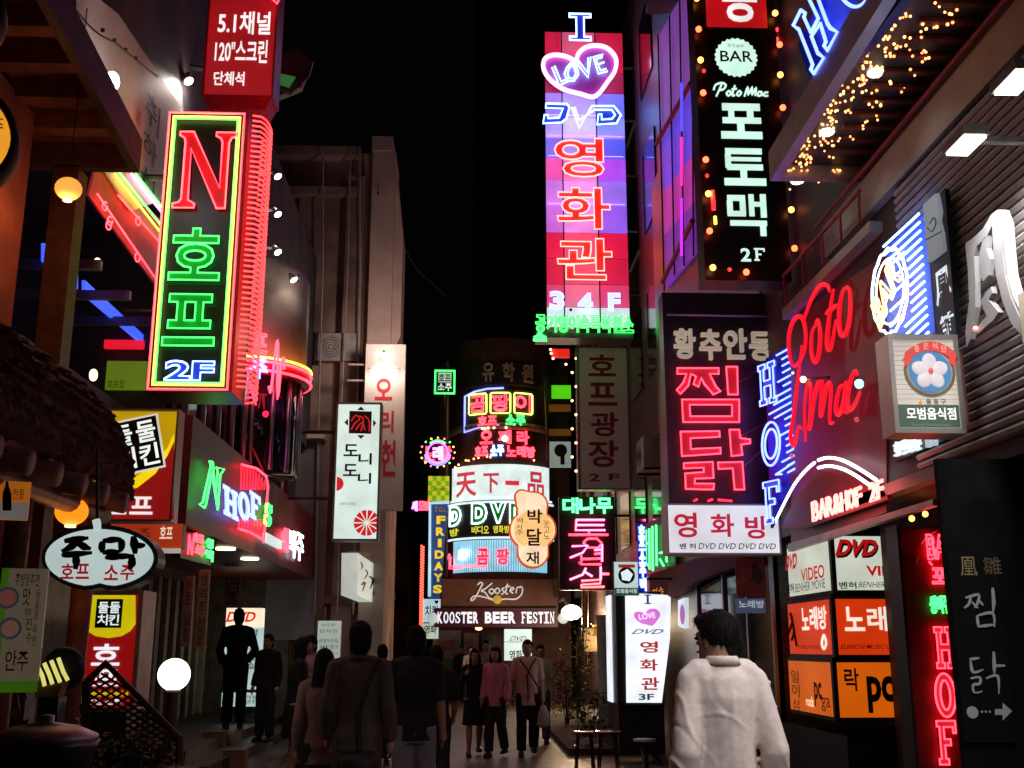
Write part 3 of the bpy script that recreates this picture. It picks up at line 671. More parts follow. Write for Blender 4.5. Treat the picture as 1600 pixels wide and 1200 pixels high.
# strong floodlight behind the pergola edge, washing the banner
t = empty('flood_lamp', 'bright floodlight washing the cream banner beside the pergola edge', 'lamp', (-2.9, 9.0, 6.2))
c = lside(-2.75).p(176, 126); b = MB(); b.ball(c, (.05, .07, .07), 12, 8); b.build('lamp_glass', emit((255, 245, 250), 9), t, True)
b = MB(); b.tube([c, (-2.96, c.y, c.z + .1)], .02); b.build('bracket', DARK, t)
lamp('POINT', c + Vector((.02, .05, -.05)), 14, (1, .9, .92), .06)

# ---- 4 dark mug shaped sign with green face
pl = front(10.6); t = empty('mug_sign', 'dark tilted signboard with glowing green lower face beside the red 120 sign', 'sign', pl.p(430, 150))
b = MB(); b.prism([pl.p(*q) for q in ((428, 86), (470, 76), (486, 96), (470, 136), (430, 152), (410, 130), (400, 168), (380, 164), (398, 118))], (0, -1, 0), -.1, 0); b.build('panel', DARK, t)
b = MB(); b.prism([pl.p(*q) for q in ((416, 112), (462, 122), (452, 138), (412, 124))], (0, -1, 0), .0, .03); b.build('lit_face', emit((10, 95, 45), .9), t)
b = MB(); b.tube([pl.p(*q) for q in ((486, 96), (480, 118), (452, 146), (440, 138))], .03); b.tube([pl.p(405, 135), pl.p(386, 160)], .04); b.build('handle', DARK, t)
arm(t, pl.p(400, 120, -.05), pl.p(290, 100, -.05), .03)

# ---- 5 round orange lit signs, far left edge
for cy, rr, lb in ((20, 72, 'upper of two round orange lit signs at the top left corner'), (218, 88, 'lower of two round orange lit signs at the left edge')):
    pl = front(4.6); c = pl.p(-74, cy); rad = rr / FPX * 4.7
    t = empty('round_sign', lb, 'sign', c, 'round orange lit signs')
    b = MB(); b.lathe(c, [(rad * 1.08, -.10), (rad * 1.14, -.06), (rad * 1.14, .05), (rad * 1.02, .06), (rad * 1.0, .03)], 36, (.25, -1, 0), False); b.build('rim', mat('dark_timber', (.07, .028, .02), .6), t, True)
    b = MB(); b.lathe(c, [(rad, -.05), (rad, .045), (0, .05)], 36, (.25, -1, 0)); b.build('lit_face', emit((250, 165, 45), .92), t)
    arm(t, c, c + Vector((-.6, 0, .1)), .02)
    if cy > 100:
        R = Plane(c + Vector((.014, -.055, 0)), (.25, -1, 0)).rect(-14, 185, 6, 210); b = MB(); write(b, R, '주', d=.004); b.build('lettering', INK, t)

# ---- 6 chicken and beer light box
pl = front(7.9); t, R = sgn('yellow and red light box with tilted black label behind the thatched eave', pl, (150, 643, 272, 812), 'light_box')
board(t, R, .16, emit((222, 178, 8), .62), back=GREYM, frame=STEEL, fw=.015)
pts = [(150, 768), (180, 770), (215, 762), (243, 740), (262, 712), (272, 690), (272, 812), (150, 812)]
b = MB(); b.add([pl.p(x, y, .003) for x, y in pts], [tuple(range(len(pts)))[::-1]]); b.build('red_field', emit((150, 12, 16), .7), t)
pts = [(150, 752), (180, 754), (212, 746), (240, 726), (262, 700), (272, 678), (272, 690), (262, 712), (243, 740), (215, 762), (180, 770), (150, 768)]
b = MB(); b.add([pl.p(x, y, .0035) for x, y in pts], [tuple(range(len(pts)))[::-1]]); b.build('yellow_arc', emit((245, 215, 10), 1.0), t)
RR = pl.rect(176, 656, 250, 736).rot(radians(13))
b = MB(); b.rbox(RR.sub(-.04, -.04, 1.04, 1.04), 0, 0, 1, 1, 0, .005); b.build('label_edge', emit((225, 225, 215), .8), t)
b = MB(); b.rbox(RR, 0, 0, 1, 1, 0, .008); b.build('label_panel', INK, t)
b = MB()
for ch, q in (('둘', (.05, .52, .46, .94)), ('둘', (.54, .52, .95, .94)), ('치', (.05, .06, .46, .48)), ('킨', (.54, .06, .95, .48))): write(b, RR.sub(*q), ch, .02, .011)
b.build('lettering', emit((245, 255, 250), 1.0), t)
text(t, pl, (160, 776, 242, 804), '호프', emit((255, 240, 240), .95), .03, cells='h', d=.008)
arm(t, R.m(0, .5, -.1), R.m(-.9, .5, -.1))

# ---- 7 oval tavern sign hung from the eave
pl = front(5.5); t = empty('oval_sign', 'white oval light box with black brush letters hung under the thatched eave', 'sign', pl.p(158, 920))
def oval(px, py, a, b_, n=44): return [(px + a * cos(2 * pi * i / n), py - b_ * sin(2 * pi * i / n) + (6 * max(0, 1 - abs(2 * pi * i / n - 1.5 * pi) / .25) * -1 if True else 0)) for i in range(n)]
b = MB(); b.prism([pl.p(*q) for q in oval(156, 872, 91, 52)][::-1], (0, -1, 0), -.14, .0); b.build('casing', BLACK, t)
b = MB(); b.prism([pl.p(*q) for q in oval(156, 872, 84, 45)][::-1], (0, -1, 0), .001, .012); b.build('panel', emit((196, 214, 212), .85), t)
tubes(t, pl, [((153, 828), (152, 820), (150, 812))], emit((196, 214, 212), .85), .02, .0, 'stem')
# brush lettering: bold overlapping strokes
def brush(root, pl, strokes, m, d=.016, name='brush_lettering'):
    b = MB(); k = 0
    for pts, wd in strokes:
        C = catmull(pts, 4); k += 1
        L, Rr = [], []
        for i, p in enumerate(C):
            q = C[min(i + 1, len(C) - 1)]; o = C[max(i - 1, 0)]; dx, dy = q[0] - o[0], q[1] - o[1]; n = max(1e-6, sqrt(dx * dx + dy * dy)); nx, ny = -dy / n, dx / n
            f = i / (len(C) - 1); h = wd / 2 * (.62 + .55 * sin(pi * min(1, f * 1.15)) + random.uniform(-.10, .10))
            L.append(pl.p(p[0] + nx * h, p[1] + ny * h, d + .0004 * k)); Rr.append(pl.p(p[0] - nx * h, p[1] - ny * h, d + .0004 * k))
        base = L + Rr; n = len(L); b.add(base, [(i, i + 1, n + i + 1, n + i) for i in range(n - 1)])
    return b.build(name, m, root)
brush(t, pl, [(((102, 846), (122, 843), (140, 841)), 9), (((124, 844), (114, 854), (98, 862)), 10), (((122, 846), (132, 854), (144, 858)), 10), (((98, 868), (122, 866), (146, 864)), 9), (((120, 867), (121, 878), (120, 890)), 11),
              (((162, 846), (161, 856), (162, 864)), 10), (((162, 846), (178, 844), (192, 843)), 9), (((191, 843), (192, 853), (190, 862)), 10), (((162, 864), (176, 863), (191, 862)), 8),
              (((210, 838), (212, 852), (213, 866)), 12), (((214, 853), (222, 853), (229, 852)), 8), (((166, 872), (188, 870), (212, 869)), 9), (((208, 869), (208, 880), (205, 890)), 11)], INK)
for s, rc in (('호프', (95, 881, 143, 905)), ('소주', (163, 883, 213, 907))): text(t, pl, rc, s, emit((150, 16, 30), .8), .025, cells='h', d=.016)
arm(t, pl.p(152, 822), pl.p(152, 700) + Vector((0, .0, 0)), .008)

# ---- 8 standing chicken sign on the pavement
pl = front(7.2); t, R = sgn('red and yellow upright light box with black square label on the left pavement', pl, (128, 930, 212, 1104), 'standing_sign')
board(t, R, .3, emit((150, 8, 12), .75), back=mat('pink_casing', (.5, .36, .33), .5), frame=mat('pink_casing', (.5, .36, .33), .5), fw=.03)
pts = [(128, 930), (212, 930), (212, 975), (204, 986), (190, 994), (170, 997), (150, 994), (136, 986), (128, 975)]
b = MB(); b.add([pl.p(x, y, .003) for x, y in pts], [tuple(range(len(pts)))[::-1]]); b.build('yellow_field', emit((222, 205, 10), .8), t)
b = MB(); b.rbox(pl.rect(150, 936, 191, 981), 0, 0, 1, 1, 0, .006); b.build('label_panel', INK, t)
b = MB(); L = pl.rect(152, 939, 189, 979)
for ch, q in (('둘', (.04, .52, .48, .96)), ('둘', (.52, .52, .96, .96)), ('치', (.04, .05, .48, .47)), ('킨', (.52, .05, .96, .47))): write(b, L.sub(*q), ch, .02, .009)
b.build('lettering', emit((240, 255, 250), 1.0), t)
for ch, rc in (('호', (144, 1006, 188, 1040)), ('프', (146, 1046, 186, 1072))): text(t, pl, rc, ch, emit((245, 245, 255), 1.0), .03, d=.006)
text(t, pl, (134, 1092, 190, 1102), '호프 소주', emit((245, 245, 255), .9), .02, d=.006)
b = MB(); b.rbox(pl.rect(128, 1080, 200, 1088), 0, 0, 1, 1, 0, .005); b.build('yellow_band', emit((222, 190, 10), .8), t)
b = MB(); b.rbox(R, .1, -.28, .9, -.01, -.28, -.03); b.build('foot', DARK, t)

# ---- 9 orange board under the light box, small neon box
pl = front(9.2); t, R = sgn('orange signboard with white Korean letters behind the oval sign', pl, (172, 818, 284, 856), 'orange_sign')
board(t, R, .12, emit((190, 52, 10), .6), back=DARK); text(t, pl, (250, 822, 270, 842), '호프', emit((240, 220, 200), .9), .02, d=.004)
text(t, pl, (190, 826, 236, 846), '소주', mat('faded_red_ink', (.5, .08, .03), .6), .0, d=.004)
b = MB(); b.rbox(R, .72, -.22, 1, -.02, 0, .02); b.build('white_strip', emit((210, 190, 180), .6), t)
pl = lside(-2.86); t = empty('small_neon_sign', 'small box with red and green neon Korean letters beside the orange signboard', 'neon sign', pl.p(305, 890))
b = MB(); b.prism([pl.p(*q) for q in ((282, 830), (330, 836), (330, 884), (282, 872))], (1, 0, 0), -.1, 0); b.build('panel', BLACK, t)
tubes(t, pl, [((286, 866), (288, 836), (292, 866), (296, 834))], RED, .010)
for s, rc, m in (('호', (297, 833, 304, 846), RED), ('프', (305, 836, 312, 848), RED), ('소', (299, 852, 306, 864), RED), ('주', (307, 854, 313, 868), RED), ('생', (316, 842, 327, 856), GREEN), ('맥', (316, 860, 327, 876), GREEN)): ntext(t, pl, rc, s, m, .009, .0)

# ---- 10 N HOF S neon on the fascia
pl = lside(-2.79); t = empty('neon_letters', 'slanting neon letters N HOF S on the dark fascia left of the lane', 'neon sign', pl.p(370, 860))
tubes(t, pl, [[(304, 788), (312, 793), (314, 789), (324, 738), (333, 796), (337, 742), (340, 738), (343, 733), (331, 730), (333, 737), (329, 772), (325, 722), (320, 720), (322, 728), (309, 785)]], GREEN, .011, closed=True)
for ch, rc in (('#H', (344, 764, 366, 808)), ('#O', (367, 770, 385, 812)), ('#F', (386, 772, 402, 812))):
    text(t, pl, rc, ch, emit((215, 222, 255), 1.0), 0, 'letter_face', d=.03, shear=-.18); ntext(t, pl, rc, ch, BLUE, .010, d=.04, shear=-.18)
ntext(t, pl, (408, 786, 420, 822), '#S', GREEN, .012, d=.04)
arcs = []
for i in range(9):
    x = 371 + i * 4.6; arcs.append([(x, 726 + i * 2.0 + (i > 5) * (i - 5) * 3), (x - 1, 765)]); arcs.append([(x - 3, 812), (x - 5, 828 + i * 2.1)])
for a_ in arcs: tubes(t, pl, [a_], DRED, .010)
tubes(t, pl, [[(371, 726), (395, 732), (410, 744), (413, 760), (410, 800), (406, 848)], [(366, 826), (385, 832), (403, 842)]], RED, .015)
t = empty('neon_letters', 'short pink and white neon letters at the end of the dark fascia', 'neon sign', pl.p(455, 870))
ntext(t, pl, (437, 824, 447, 862), '생', RED, .013, .0); ntext(t, pl, (448, 828, 457, 870), '맥', WHITE, .013, .0); ntext(t, pl, (459, 834, 470, 876), '주', WHITE, .013, .0)
R = pl.rect(412, 836, 434, 852); b = MB(); b.prism([pl.p(*q) for q in ((410, 832), (434, 845), (434, 858), (410, 846))], (1, 0, 0), 0, .06); b.build('lit_strip', emit((225, 245, 240), .9), t)
# curved neon letters on the round bay
t = empty('neon_letters', 'red and blue neon Korean letters on the round bay right of the N sign', 'neon sign', bc + Vector((.5, -.75, 4.2)))
pl = Plane(bc + Vector((.42, -.85, 0)), (.5, -.87, 0))
ntext(t, pl, (393, 522, 416, 552), '프', RED, .015, .01); ntext(t, pl, (391, 562, 416, 592), '주', BLUE, .015, .01)
pl = Plane(bc + Vector((.75, -.5, 0)), (.7, -.7, 0)); t = empty('neon_script', 'red neon script N at the edge of the round bay', 'neon sign', pl.p(428, 625))
tubes(t, pl, [[(417, 604), (420, 612), (428, 545), (431, 540), (430, 624), (436, 572), (440, 560), (441, 578)]], RED, .018, smooth=3)

# ---- 11 menu poster left
pl = Plane((-1.98, 5.0, 0), (.25, -1, 0)); t, R = sgn('pale menu poster with red and green letters and food pictures at lower left', pl, (-6, 888, 68, 1064), 'menu_poster', 'poster')
board(t, R, .03, emit((150, 132, 108), .22)); b = MB(); b.rbox(R, 0, .0, .16, 1, 0, .002); b.rbox(R, 0, -.1, 1, .0, 0, .002); b.build('green_band', emit((70, 120, 20), .35), t)  # paper poster given a faint glow of its own, dish pictures too
for rc, s, m in (((24, 896, 62, 916), '주방장추천', mat('grey_ink', (.2, .22, .25), .6)), ((36, 918, 48, 946), '맛', PRED), ((38, 950, 48, 962), '의', INK), ((40, 966, 50, 984), '진', PRED), ((41, 988, 50, 1004), '수', PRED), ((8, 1016, 26, 1048), '안', PRED), ((27, 1018, 44, 1048), '주', PRED)): text(t, pl, rc, s, m, .005, d=.004)
text(t, pl, (53, 920, 60, 1010), '동동주파전', mat('green_ink', (.03, .12, .04), .6), 0, cells='v', d=.004)
for cx, cy, m in ((12, 934, emit((150, 84, 78), .3)), (16, 982, emit((150, 110, 84), .3))):
    c = pl.p(cx, cy, .003); b = MB(); b.lathe(c, [(.048, 0), (.048, .003)], 20, pl.n); b.build('dish_rim', emit((70, 84, 104), .22), t); b = MB(); b.lathe(c, [(.036, .003), (.036, .005)], 20, pl.n); b.build('dish_picture', m, t)
t, R = sgn('orange lit picture board with bottle under the log rafters', Plane((-2.3, 5.0, 0), (.35, -1, 0)), (-8, 752, 46, 812), 'picture_board', 'poster')
board(t, R, .03, emit((200, 110, 30), .5)); pl = Plane((-2.3, 5.0, 0), (.35, -1, 0)); b = MB(); b.rbox(R, 0, 0, 1, .45, 0, .002); b.build('lower_field', emit((150, 140, 135), .35), t)
b = MB(); b.add([pl.p(x, y, .004) for x, y in ((4, 772), (8, 760), (9, 752), (13, 752), (14, 760), (18, 772), (18, 798), (4, 798))], [tuple(range(8))[::-1]]); b.build('bottle_picture', INK, t)
text(t, pl, (20, 764, 38, 780), '전통', INK, 0, d=.004)

# ---- 12 lanterns and globe
def lantern(c, r, label, col, k, cord, e=1.6):
    t = empty('paper_lantern', label, 'lantern', c)
    b = MB(); prof = []
    for i in range(19):
        a = pi * (i / 18 - .5) * .92; prof.append((r * cos(a) * (1 + .012 * (-1) ** i), r * .88 * sin(a)))
    b.lathe(c, prof, 28); b.build('shade', emit(col, k), t, True)
    b = MB(); b.lathe(Vector(c) - Vector((0, 0, r * .88)), [(r * .34, -.01), (r * .34, .004)], 16); b.build('rim', emit((255, 240, 170), 1.5), t)
    b = MB(); b.tube([Vector(c) + Vector((0, 0, r * .85)), Vector(c) + Vector((0, 0, cord))], .004, n=5); b.build('cord', INK, t)
    lamp('POINT', Vector(c) - Vector((0, 0, r * 1.3)), e, (1, .36, .12), r)
lantern(at(107, 295, 6.6), .083, 'small paper lantern on a cord under the timber pergola', (250, 170, 70), 1.05, 1.3, 11)
lantern(at(112, 799, 6.1), .088, 'orange paper lantern under the thatched eave above the oval sign', (255, 140, 20), 1.25, .3)
c = at(272, 1054, 9.0); t = empty('globe_lamp', 'glowing white globe lamp on a short post on the left pavement', 'lamp', (c.x, c.y, .13))
lamp('POINT', c + Vector((.2, -.1, .1)), 2.5, (1, .95, .85), .12)
b = MB(); b.ball(c, .125, 24, 16); b.build('globe', emit((255, 255, 245), 3.2), t, True)
b = MB(); b.lathe((c.x, c.y, .13), [(.16, 0), (.16, .03), (.05, .06), (.045, c.z - .13 - .15), (.06, c.z - .13 - .14), (.06, c.z - .13 - .115)], 16); b.build('post', mat('brown_post', (.12, .08, .06), .5), t, True)
# ---- 13 standing DVD sign, left recess
pl = front(18.6); t, R = sgn('upright light box with red DVD heading behind the dark standing man', pl, (350, 950, 406, 1104), 'standing_sign')
b = MB(); b.rbox(R, 0, 0, 1, .8, -.25, 0); b.build('panel', emit((196, 224, 222), .75), t)
b = MB(); b.rbox(R, 0, .8, 1, 1, -.25, .02); b.build('heading_panel', emit((255, 235, 205), 1.1), t)
b = MB(); b.rbox(R, 0, -.06, 1, .0, -.25, .02); b.rbox(R, 0, .14, 1, .17, 0, .02); b.build('base', mat('green_base', (.03, .14, .1), .5), t)
text(t, pl, (356, 956, 400, 972), 'DVD', emit((225, 25, 10), 1), .03, d=.03, shear=.1)
text(t, pl, (389, 982, 401, 1046), '영화감상실', mat('grey_ink', (.2, .22, .25), .6), .01, cells='v', d=.006)
b = MB(); b.rbox(R, .0, .17, .25, .42, 0, .005); b.build('picture', mat('pink_food', (.5, .2, .18), .6), t)
for rc in ((352, 1086, 366, 1100), (384, 1086, 402, 1100)): text(t, pl, rc, '개봉\n영화', INK, 0, d=.006)
# dim vertical boards on the left shop wall
for px0, px1, py0, py1, s, lb in ((285, 300, 900, 1010, '안주일절', 'narrow dim board with vertical letters beside the globe lamp'), (307, 324, 890, 1014, '생맥주전문', 'tan narrow board with vertical letters on the recessed shop wall')):
    pl = Plane((-2.9, 11.6, 0), (0, -1, 0)); t, R = sgn(lb, pl, (px0, py0, px1, py1), 'wall_board'); board(t, R, .04, mat('tan_board', (.3, .21, .12), .6)); text(t, pl, (px0 + 3, py0 + 4, px1 - 3, py1 - 6), s, INK, 0, cells='v')
pl = front(17.2); t, R = sgn('dim brown board with letters above the dark standing man', pl, (352, 902, 374, 946), 'wall_board'); board(t, R, .04, mat('brown_board', (.14, .09, .07), .6)); text(t, pl, (354, 905, 372, 944), '도니', mat('tan_ink', (.45, .34, .28), .6), .01, cells='v')

# ---- 14 white vertical sign with emblem
pl = front(17.0); t, R = sgn('tall white lit sign with black diamond emblem and red flower, left of the lane', pl, (525, 632, 591, 842), 'light_box')
board(t, R, .3, emit((214, 238, 228), .95), back=mat('grey_green_case', (.2, .24, .22), .5), frame=mat('grey_green_case', (.2, .24, .22), .5), fw=.03)
def poly(root, pl, pts, m, d=.004, name='emblem'): b = MB(); b.add([pl.p(x, y, d) for x, y in pts], [tuple(range(len(pts)))[::-1]]); return b.build(name, m, root)
poly(t, pl, [(546, 642), (581, 643), (580, 678), (545, 677)], INK)
for q in ([(564, 635), (570, 641), (558, 641)], [(564, 686), (558, 680), (570, 680)], [(538, 660), (544, 654), (544, 666)], [(588, 661), (583, 667), (583, 655)]): poly(t, pl, q, INK)
tubes(t, pl, [[(549, 658), (556, 649), (562, 655), (554, 662), (549, 672)], [(562, 650), (568, 656), (564, 674)], [(570, 650), (577, 658), (577, 674)], [(556, 672), (566, 660), (570, 672)]], emit((190, 20, 30), 1), .012, .008, 'emblem_strokes', smooth=3)
for ch, rc in (('도', (537, 694, 560, 713)), ('니', (560, 708, 581, 726)), ('도', (536, 725, 559, 744)), ('니', (559, 739, 580, 756))): text(t, pl, rc, ch, mat('green_black_ink', (.01, .035, .025), .5), .03, d=.005)
b = MB()
c = pl.p(573, 817, .004); rad = 20 / FPX * 17
for k in range(12):
    a0, a1 = 2 * pi * (k + .1) / 12, 2 * pi * (k + .9) / 12; xm = (591 - 573) / FPX * 17
    q = [(rad * .12 * cos((a0 + a1) / 2), rad * .12 * sin((a0 + a1) / 2))] + [(min(xm, rad * cos(a0 + (a1 - a0) * i / 4)), rad * sin(a0 + (a1 - a0) * i / 4)) for i in range(5)]
    b.add([c + Vector((x, 0, z)) for x, z in q], [tuple(range(6))])
b.build('flower_emblem', emit((205, 20, 28), .9), t); b = MB()
c = pl.p(526, 756, .004); rad = 11 / FPX * 17
b.add([c + Vector((max(0, rad * cos(a)), 0, rad * sin(a))) for a in [-pi / 2 + pi * i / 10 for i in range(11)]], [tuple(range(11))])
b.build('flower_emblem', emit((205, 20, 28), .9), t)
text(t, pl, (530, 785, 556, 789), '삼겹살 전문점', mat('grey_ink', (.2, .22, .25), .6), 0, d=.005)
arm(t, R.m(0, .3, -.15), R.m(-1.2, .3, -.15), .03); arm(t, R.m(0, .8, -.15), R.m(-1.2, .8, -.15), .03)
# pale painted sign behind it, lit by its own lamp
pl = front(19.4); t, R = sgn('pale board with large red Korean letters lit by a lamp on top', pl, (568, 538, 631, 796), 'painted_sign')
board(t, R, .25, mat('pale_sign_paint', (.55, .43, .38), .6, var=.12, scale=2)); 
for ch, rc in (('오', (586, 591, 613, 625)), ('리', (594, 642, 615, 676)), ('현', (594, 688, 618, 744))): text(t, pl, rc, ch, PRED, .045, d=.005)
text(t, pl, (574, 574, 626, 588), '한방오리전문', mat('grey_ink', (.2, .22, .25), .6), 0, d=.005)
c = pl.p(600, 558, .12); b = MB(); b.ball(c, (.08, .06, .05), 12, 8); b.build('lamp_glass', emit((255, 250, 235), 12), t, True)
b = MB(); b.tube([c, pl.p(600, 548, 0)], .02); b.build('lamp_arm', STEEL, t); lamp('SPOT', c + Vector((0, -.10, -.06)), 48, (1, .9, .75), .05, pl.p(600, 690, 0), 130); lamp('POINT', c + Vector((.1, -.7, .15)), 60, (1, .80, .72), .1)
for k in range(2): arm(t, R.m(0, .88 - k * .1, -.1), R.m(-.45, .88 - k * .1, -.1), .02, CONC2)
# small box sign parallel to the lane, upright menu board, far bits
pl = lside(-1.72); t = empty('wall_light_box', 'white lit box sign with black brush strokes on the left wall under the flower sign', 'sign', pl.p(565, 930))
b = MB(); b.prism([pl.p(*q) for q in ((559, 864), (586, 882), (585, 942), (558, 930))], (1, 0, 0), -.25, 0); b.build('panel', emit((198, 206, 196), .8), t)
brush(t, pl, [(((563, 878), (566, 884), (564, 890)), 2), (((570, 890), (574, 896), (568, 906)), 2), (((564, 914), (570, 910), (566, 924)), 3), (((576, 900), (582, 906), (578, 920)), 3), (((582, 930), (585, 920), (583, 938)), 3)], INK, .004)
b = MB(); b.prism([lside(-1.97).p(*q) for q in ((544, 862), (560, 864), (560, 930), (544, 928))], (1, 0, 0), -.02, .24); b.build('casing', mat('grey_pink_case', (.3, .25, .24), .6), t)
pl = front(17.6); t, R = sgn('upright white lit menu board behind the long haired woman', pl, (495, 970, 531, 1066), 'menu_board', 'sign')
board(t, R, .12, emit((176, 196, 180), .7), back=DARK); 
for i, (s, rc) in enumerate((('안주류', (502, 974, 524, 979)), ('김치전', (499, 983, 527, 989)), ('골뱅이무침', (498, 998, 528, 1004)), ('파전', (499, 1008, 528, 1014)), ('모듬소시지', (498, 1018, 528, 1024)), ('과일', (499, 1030, 520, 1036)))): text(t, pl, rc, s, mat('grey_ink', (.2, .22, .25), .6), .0, d=.004)
b = MB(); b.rbox(R, .1, -.25, .9, 0, -.1, 0); b.build('foot', DARK, t)

# ---- 15 signs wrapped on the round corner building
def csign(label, rc, r_off=.06, name='round_fascia_sign', cat='sign'):
    C = Cyl(cc, CR + r_off, *rc); return empty(name, label, cat, C.m(.5, 0)), C
def cpanel(root, C, m, name='panel', d=0, depth=.05, n=20):
    b = MB(); A = [[C.m(i / n, v, dd) for i in range(n + 1)] for v, dd in ((0, d), (1, d), (1, d - depth), (0, d - depth))]
    for q in range(4): b.add(A[q] + A[(q + 1) % 4], [(i, i + 1, n + 1 + i + 1, n + 1 + i) for i in range(n)])
    b.add([C.m(0, 0, d), C.m(0, 1, d), C.m(0, 1, d - depth), C.m(0, 0, d - depth)], [(0, 1, 2, 3)]); b.add([C.m(1, 0, d), C.m(1, 1, d), C.m(1, 1, d - depth), C.m(1, 0, d - depth)], [(3, 2, 1, 0)])
    return b.build(name, m, root, True) if False else b.build(name, m, root)
def csub(rc, r_off=.06): return Cyl(cc, CR + r_off, *rc)
def ctext(root, rc, s, m, off=.01, d=.01, r_off=.06, name='lettering', cells=True, **k):
    C = csub(rc, r_off); b = MB()
    if cells: write_cells(b, C.cells(len(s), k.pop('gap', .15), False), s, off=off, d=d, **k)
    else: write(b, C, s, off=off, d=d, **k)
    return b.build(name, m, root)
def cneon(root, rc, s, m, r, off=.012, d=.06, r_off=.06, cells=True, gap=.15, name='neon_lettering'):
    C = csub(rc, r_off); b = MB()
    if cells: neon_cells(b, C.cells(len(s), gap, False), s, r, off=off, d=d)
    else: neon(b, C, s, r, off=off, d=d)
    return b.build(name, m, root)
t, C = csign('dim dark band with large grey Korean letters at the top of the round corner house', (706, 566, 846, 600)); cpanel(t, C, mat('dark_band', (.05, .03, .03), .6))
ctext(t, (746, 567, 838, 596), '유학원', mat('dull_letter_face', (.7, .52, .46), .6), .045, thick=.05, d=.06, gap=.4)
t, C = csign('red neon Korean letters outlined in yellow green inside a blue neon border', (722, 608, 844, 668), name='neon_sign', cat='neon sign'); cpanel(t, C, mat('dark_band', (.05, .03, .03), .6))
for i, (x0, x1) in enumerate(((733, 757), (767, 795), (805, 830))):
    ch = '곰팡이'[i]; ctext(t, (x0, 617, x1, 642), ch, PRED, .05, .03, cells=False, name='letter_face'); cneon(t, (x0, 617, x1, 642), ch, RED, .022, .0, .06, cells=False)
    C2 = csub((x0 - 2, 614, x1 + 2, 646)); b = MB(); b.tube([C2.m(.5 + .52 * max(-.95, min(.95, 1.35 * cos(a))), .5 + .52 * max(-.95, min(.95, 1.35 * sin(a))), .06) for a in [2 * pi * k / 28 for k in range(28)]], .022, n=5, closed=True); b.build('neon_border', hot((2.6, 4.2, .5)), t)
cneon(t, (745, 650, 776, 664), '호프', RED, .019); cneon(t, (789, 649, 821, 664), '소주', GREEN, .019)
C2 = csub((722, 606, 852, 674)); b = MB(); b.tube([C2.m(u, v, .05) for u, v in ((.48, .99), (.3, .98), (.15, .94), (.02, .86), (.02, .5), (.02, .03), (.2, .10), (.42, .13), (.6, .13))], .03, n=6); b.build('neon_border', hot((.5, .6, 3.2)), t)
t, C = csign('two rows of red and blue neon letters with tiny bulbs above the white fascia', (740, 672, 838, 718), name='neon_sign', cat='neon sign'); cpanel(t, C, mat('dark_band', (.05, .03, .03), .6))
cneon(t, (745, 673, 830, 693), '오페라', RED, .02, gap=.35); ctext(t, (745, 673, 830, 693), '오페라', PRED, .04, .03, gap=.35, name='letter_face')
cneon(t, (741, 697, 762, 711), '호프', RED, .02); cneon(t, (765, 696, 787, 712), '소주', LBLUE, .022); cneon(t, (790, 697, 836, 713), '노래방', RED, .02)
for x, y in ((753, 669), (757, 670), (762, 669), (771, 669), (790, 669), (788, 686)): bulb(t, csub((x - 1, y - 1, x + 1, y + 1)).m(.5, .5, .08), .035 if x != 788 else .09, hot((6, 3.6, 2.0)))
for x, y in ((729, 717), (733, 718), (741, 716), (748, 715), (761, 714), (766, 715), (832, 718), (718, 722), (713, 725)): bulb(t, csub((x - 1, y - 1, x + 1, y + 1)).m(.5, .5, .12), .03, hot((6, 2.2, .8)))
t, C = csign('curved white lit fascia with four large red Chinese characters', (703, 725, 860, 779), .1); cpanel(t, C, emit((226, 246, 242), 1.0))
for rc, ch in (((712, 735, 744, 774), '天'), ((754, 739, 779, 770), '下'), ((789, 751, 811, 758), '一'), ((824, 735, 850, 775), '品')):
    ctext(t, rc, ch, INK, .06 if ch != '一' else .0, .006, .1, cells=False, name='letter_edge'); ctext(t, rc, ch, emit((214, 45, 70), 1), .012 if ch != '一' else 0, .012, .1, cells=False)
ctext(t, (735, 720, 805, 724), '일본라면전문', mat('grey_ink', (.2, .22, .25), .6), .0, .006, .1, cells=False)
C2 = csub((703, 776, 862, 782), .1); b = MB(); b.tube([C2.m(i / 16, .5, .03) for i in range(17)], .035); b.build('rim', emit((226, 246, 242), 1.0), t)
t, C = csign('curved dark fascia with huge green white edged DVD letters', (700, 785, 864, 838), .1); cpanel(t, C, mat('grey_black_band', (.035, .04, .045), .5))
ctext(t, (736, 786, 822, 816), 'DVD', mat('dvd_green', (.01, .28, .06), .5), .05, .01, .1, gap=.2, name='letter_face'); cneon(t, (734, 785, 823, 817), 'DVD', hot((2.2, 3.2, 3.0)), .03, .06, .04, .1, gap=.2)
ctext(t, (703, 788, 718, 816), 'D', mat('dvd_green', (.01, .28, .06), .5), .05, .01, .1, cells=False, name='letter_face'); cneon(t, (702, 787, 719, 817), 'D', hot((2.2, 3.2, 3.0)), .03, .06, .04, .1, cells=False)
ctext(t, (735, 821, 764, 833), '비디오', emit((232, 225, 60), 1), .04, .01, .1); ctext(t, (769, 821, 796, 833), '영화방', emit((232, 225, 60), 1), .04, .01, .1); ctext(t, (702, 822, 716, 834), '방', emit((232, 225, 60), 1), .04, .01, .1, cells=False)
for y in (784, 840): C2 = csub((700, y - 2, 864, y + 2), .1); b = MB(); b.tube([C2.m(i / 16, .5, .04) for i in range(17)], .035); b.build('neon_border', emit((220, 240, 245), 1.1), t)
t, C = csign('light blue corrugated lit band with pink neon letters and arrow', (707, 843, 856, 893), .04); cpanel(t, C, emit((96, 170, 200), .75))
b = MB()
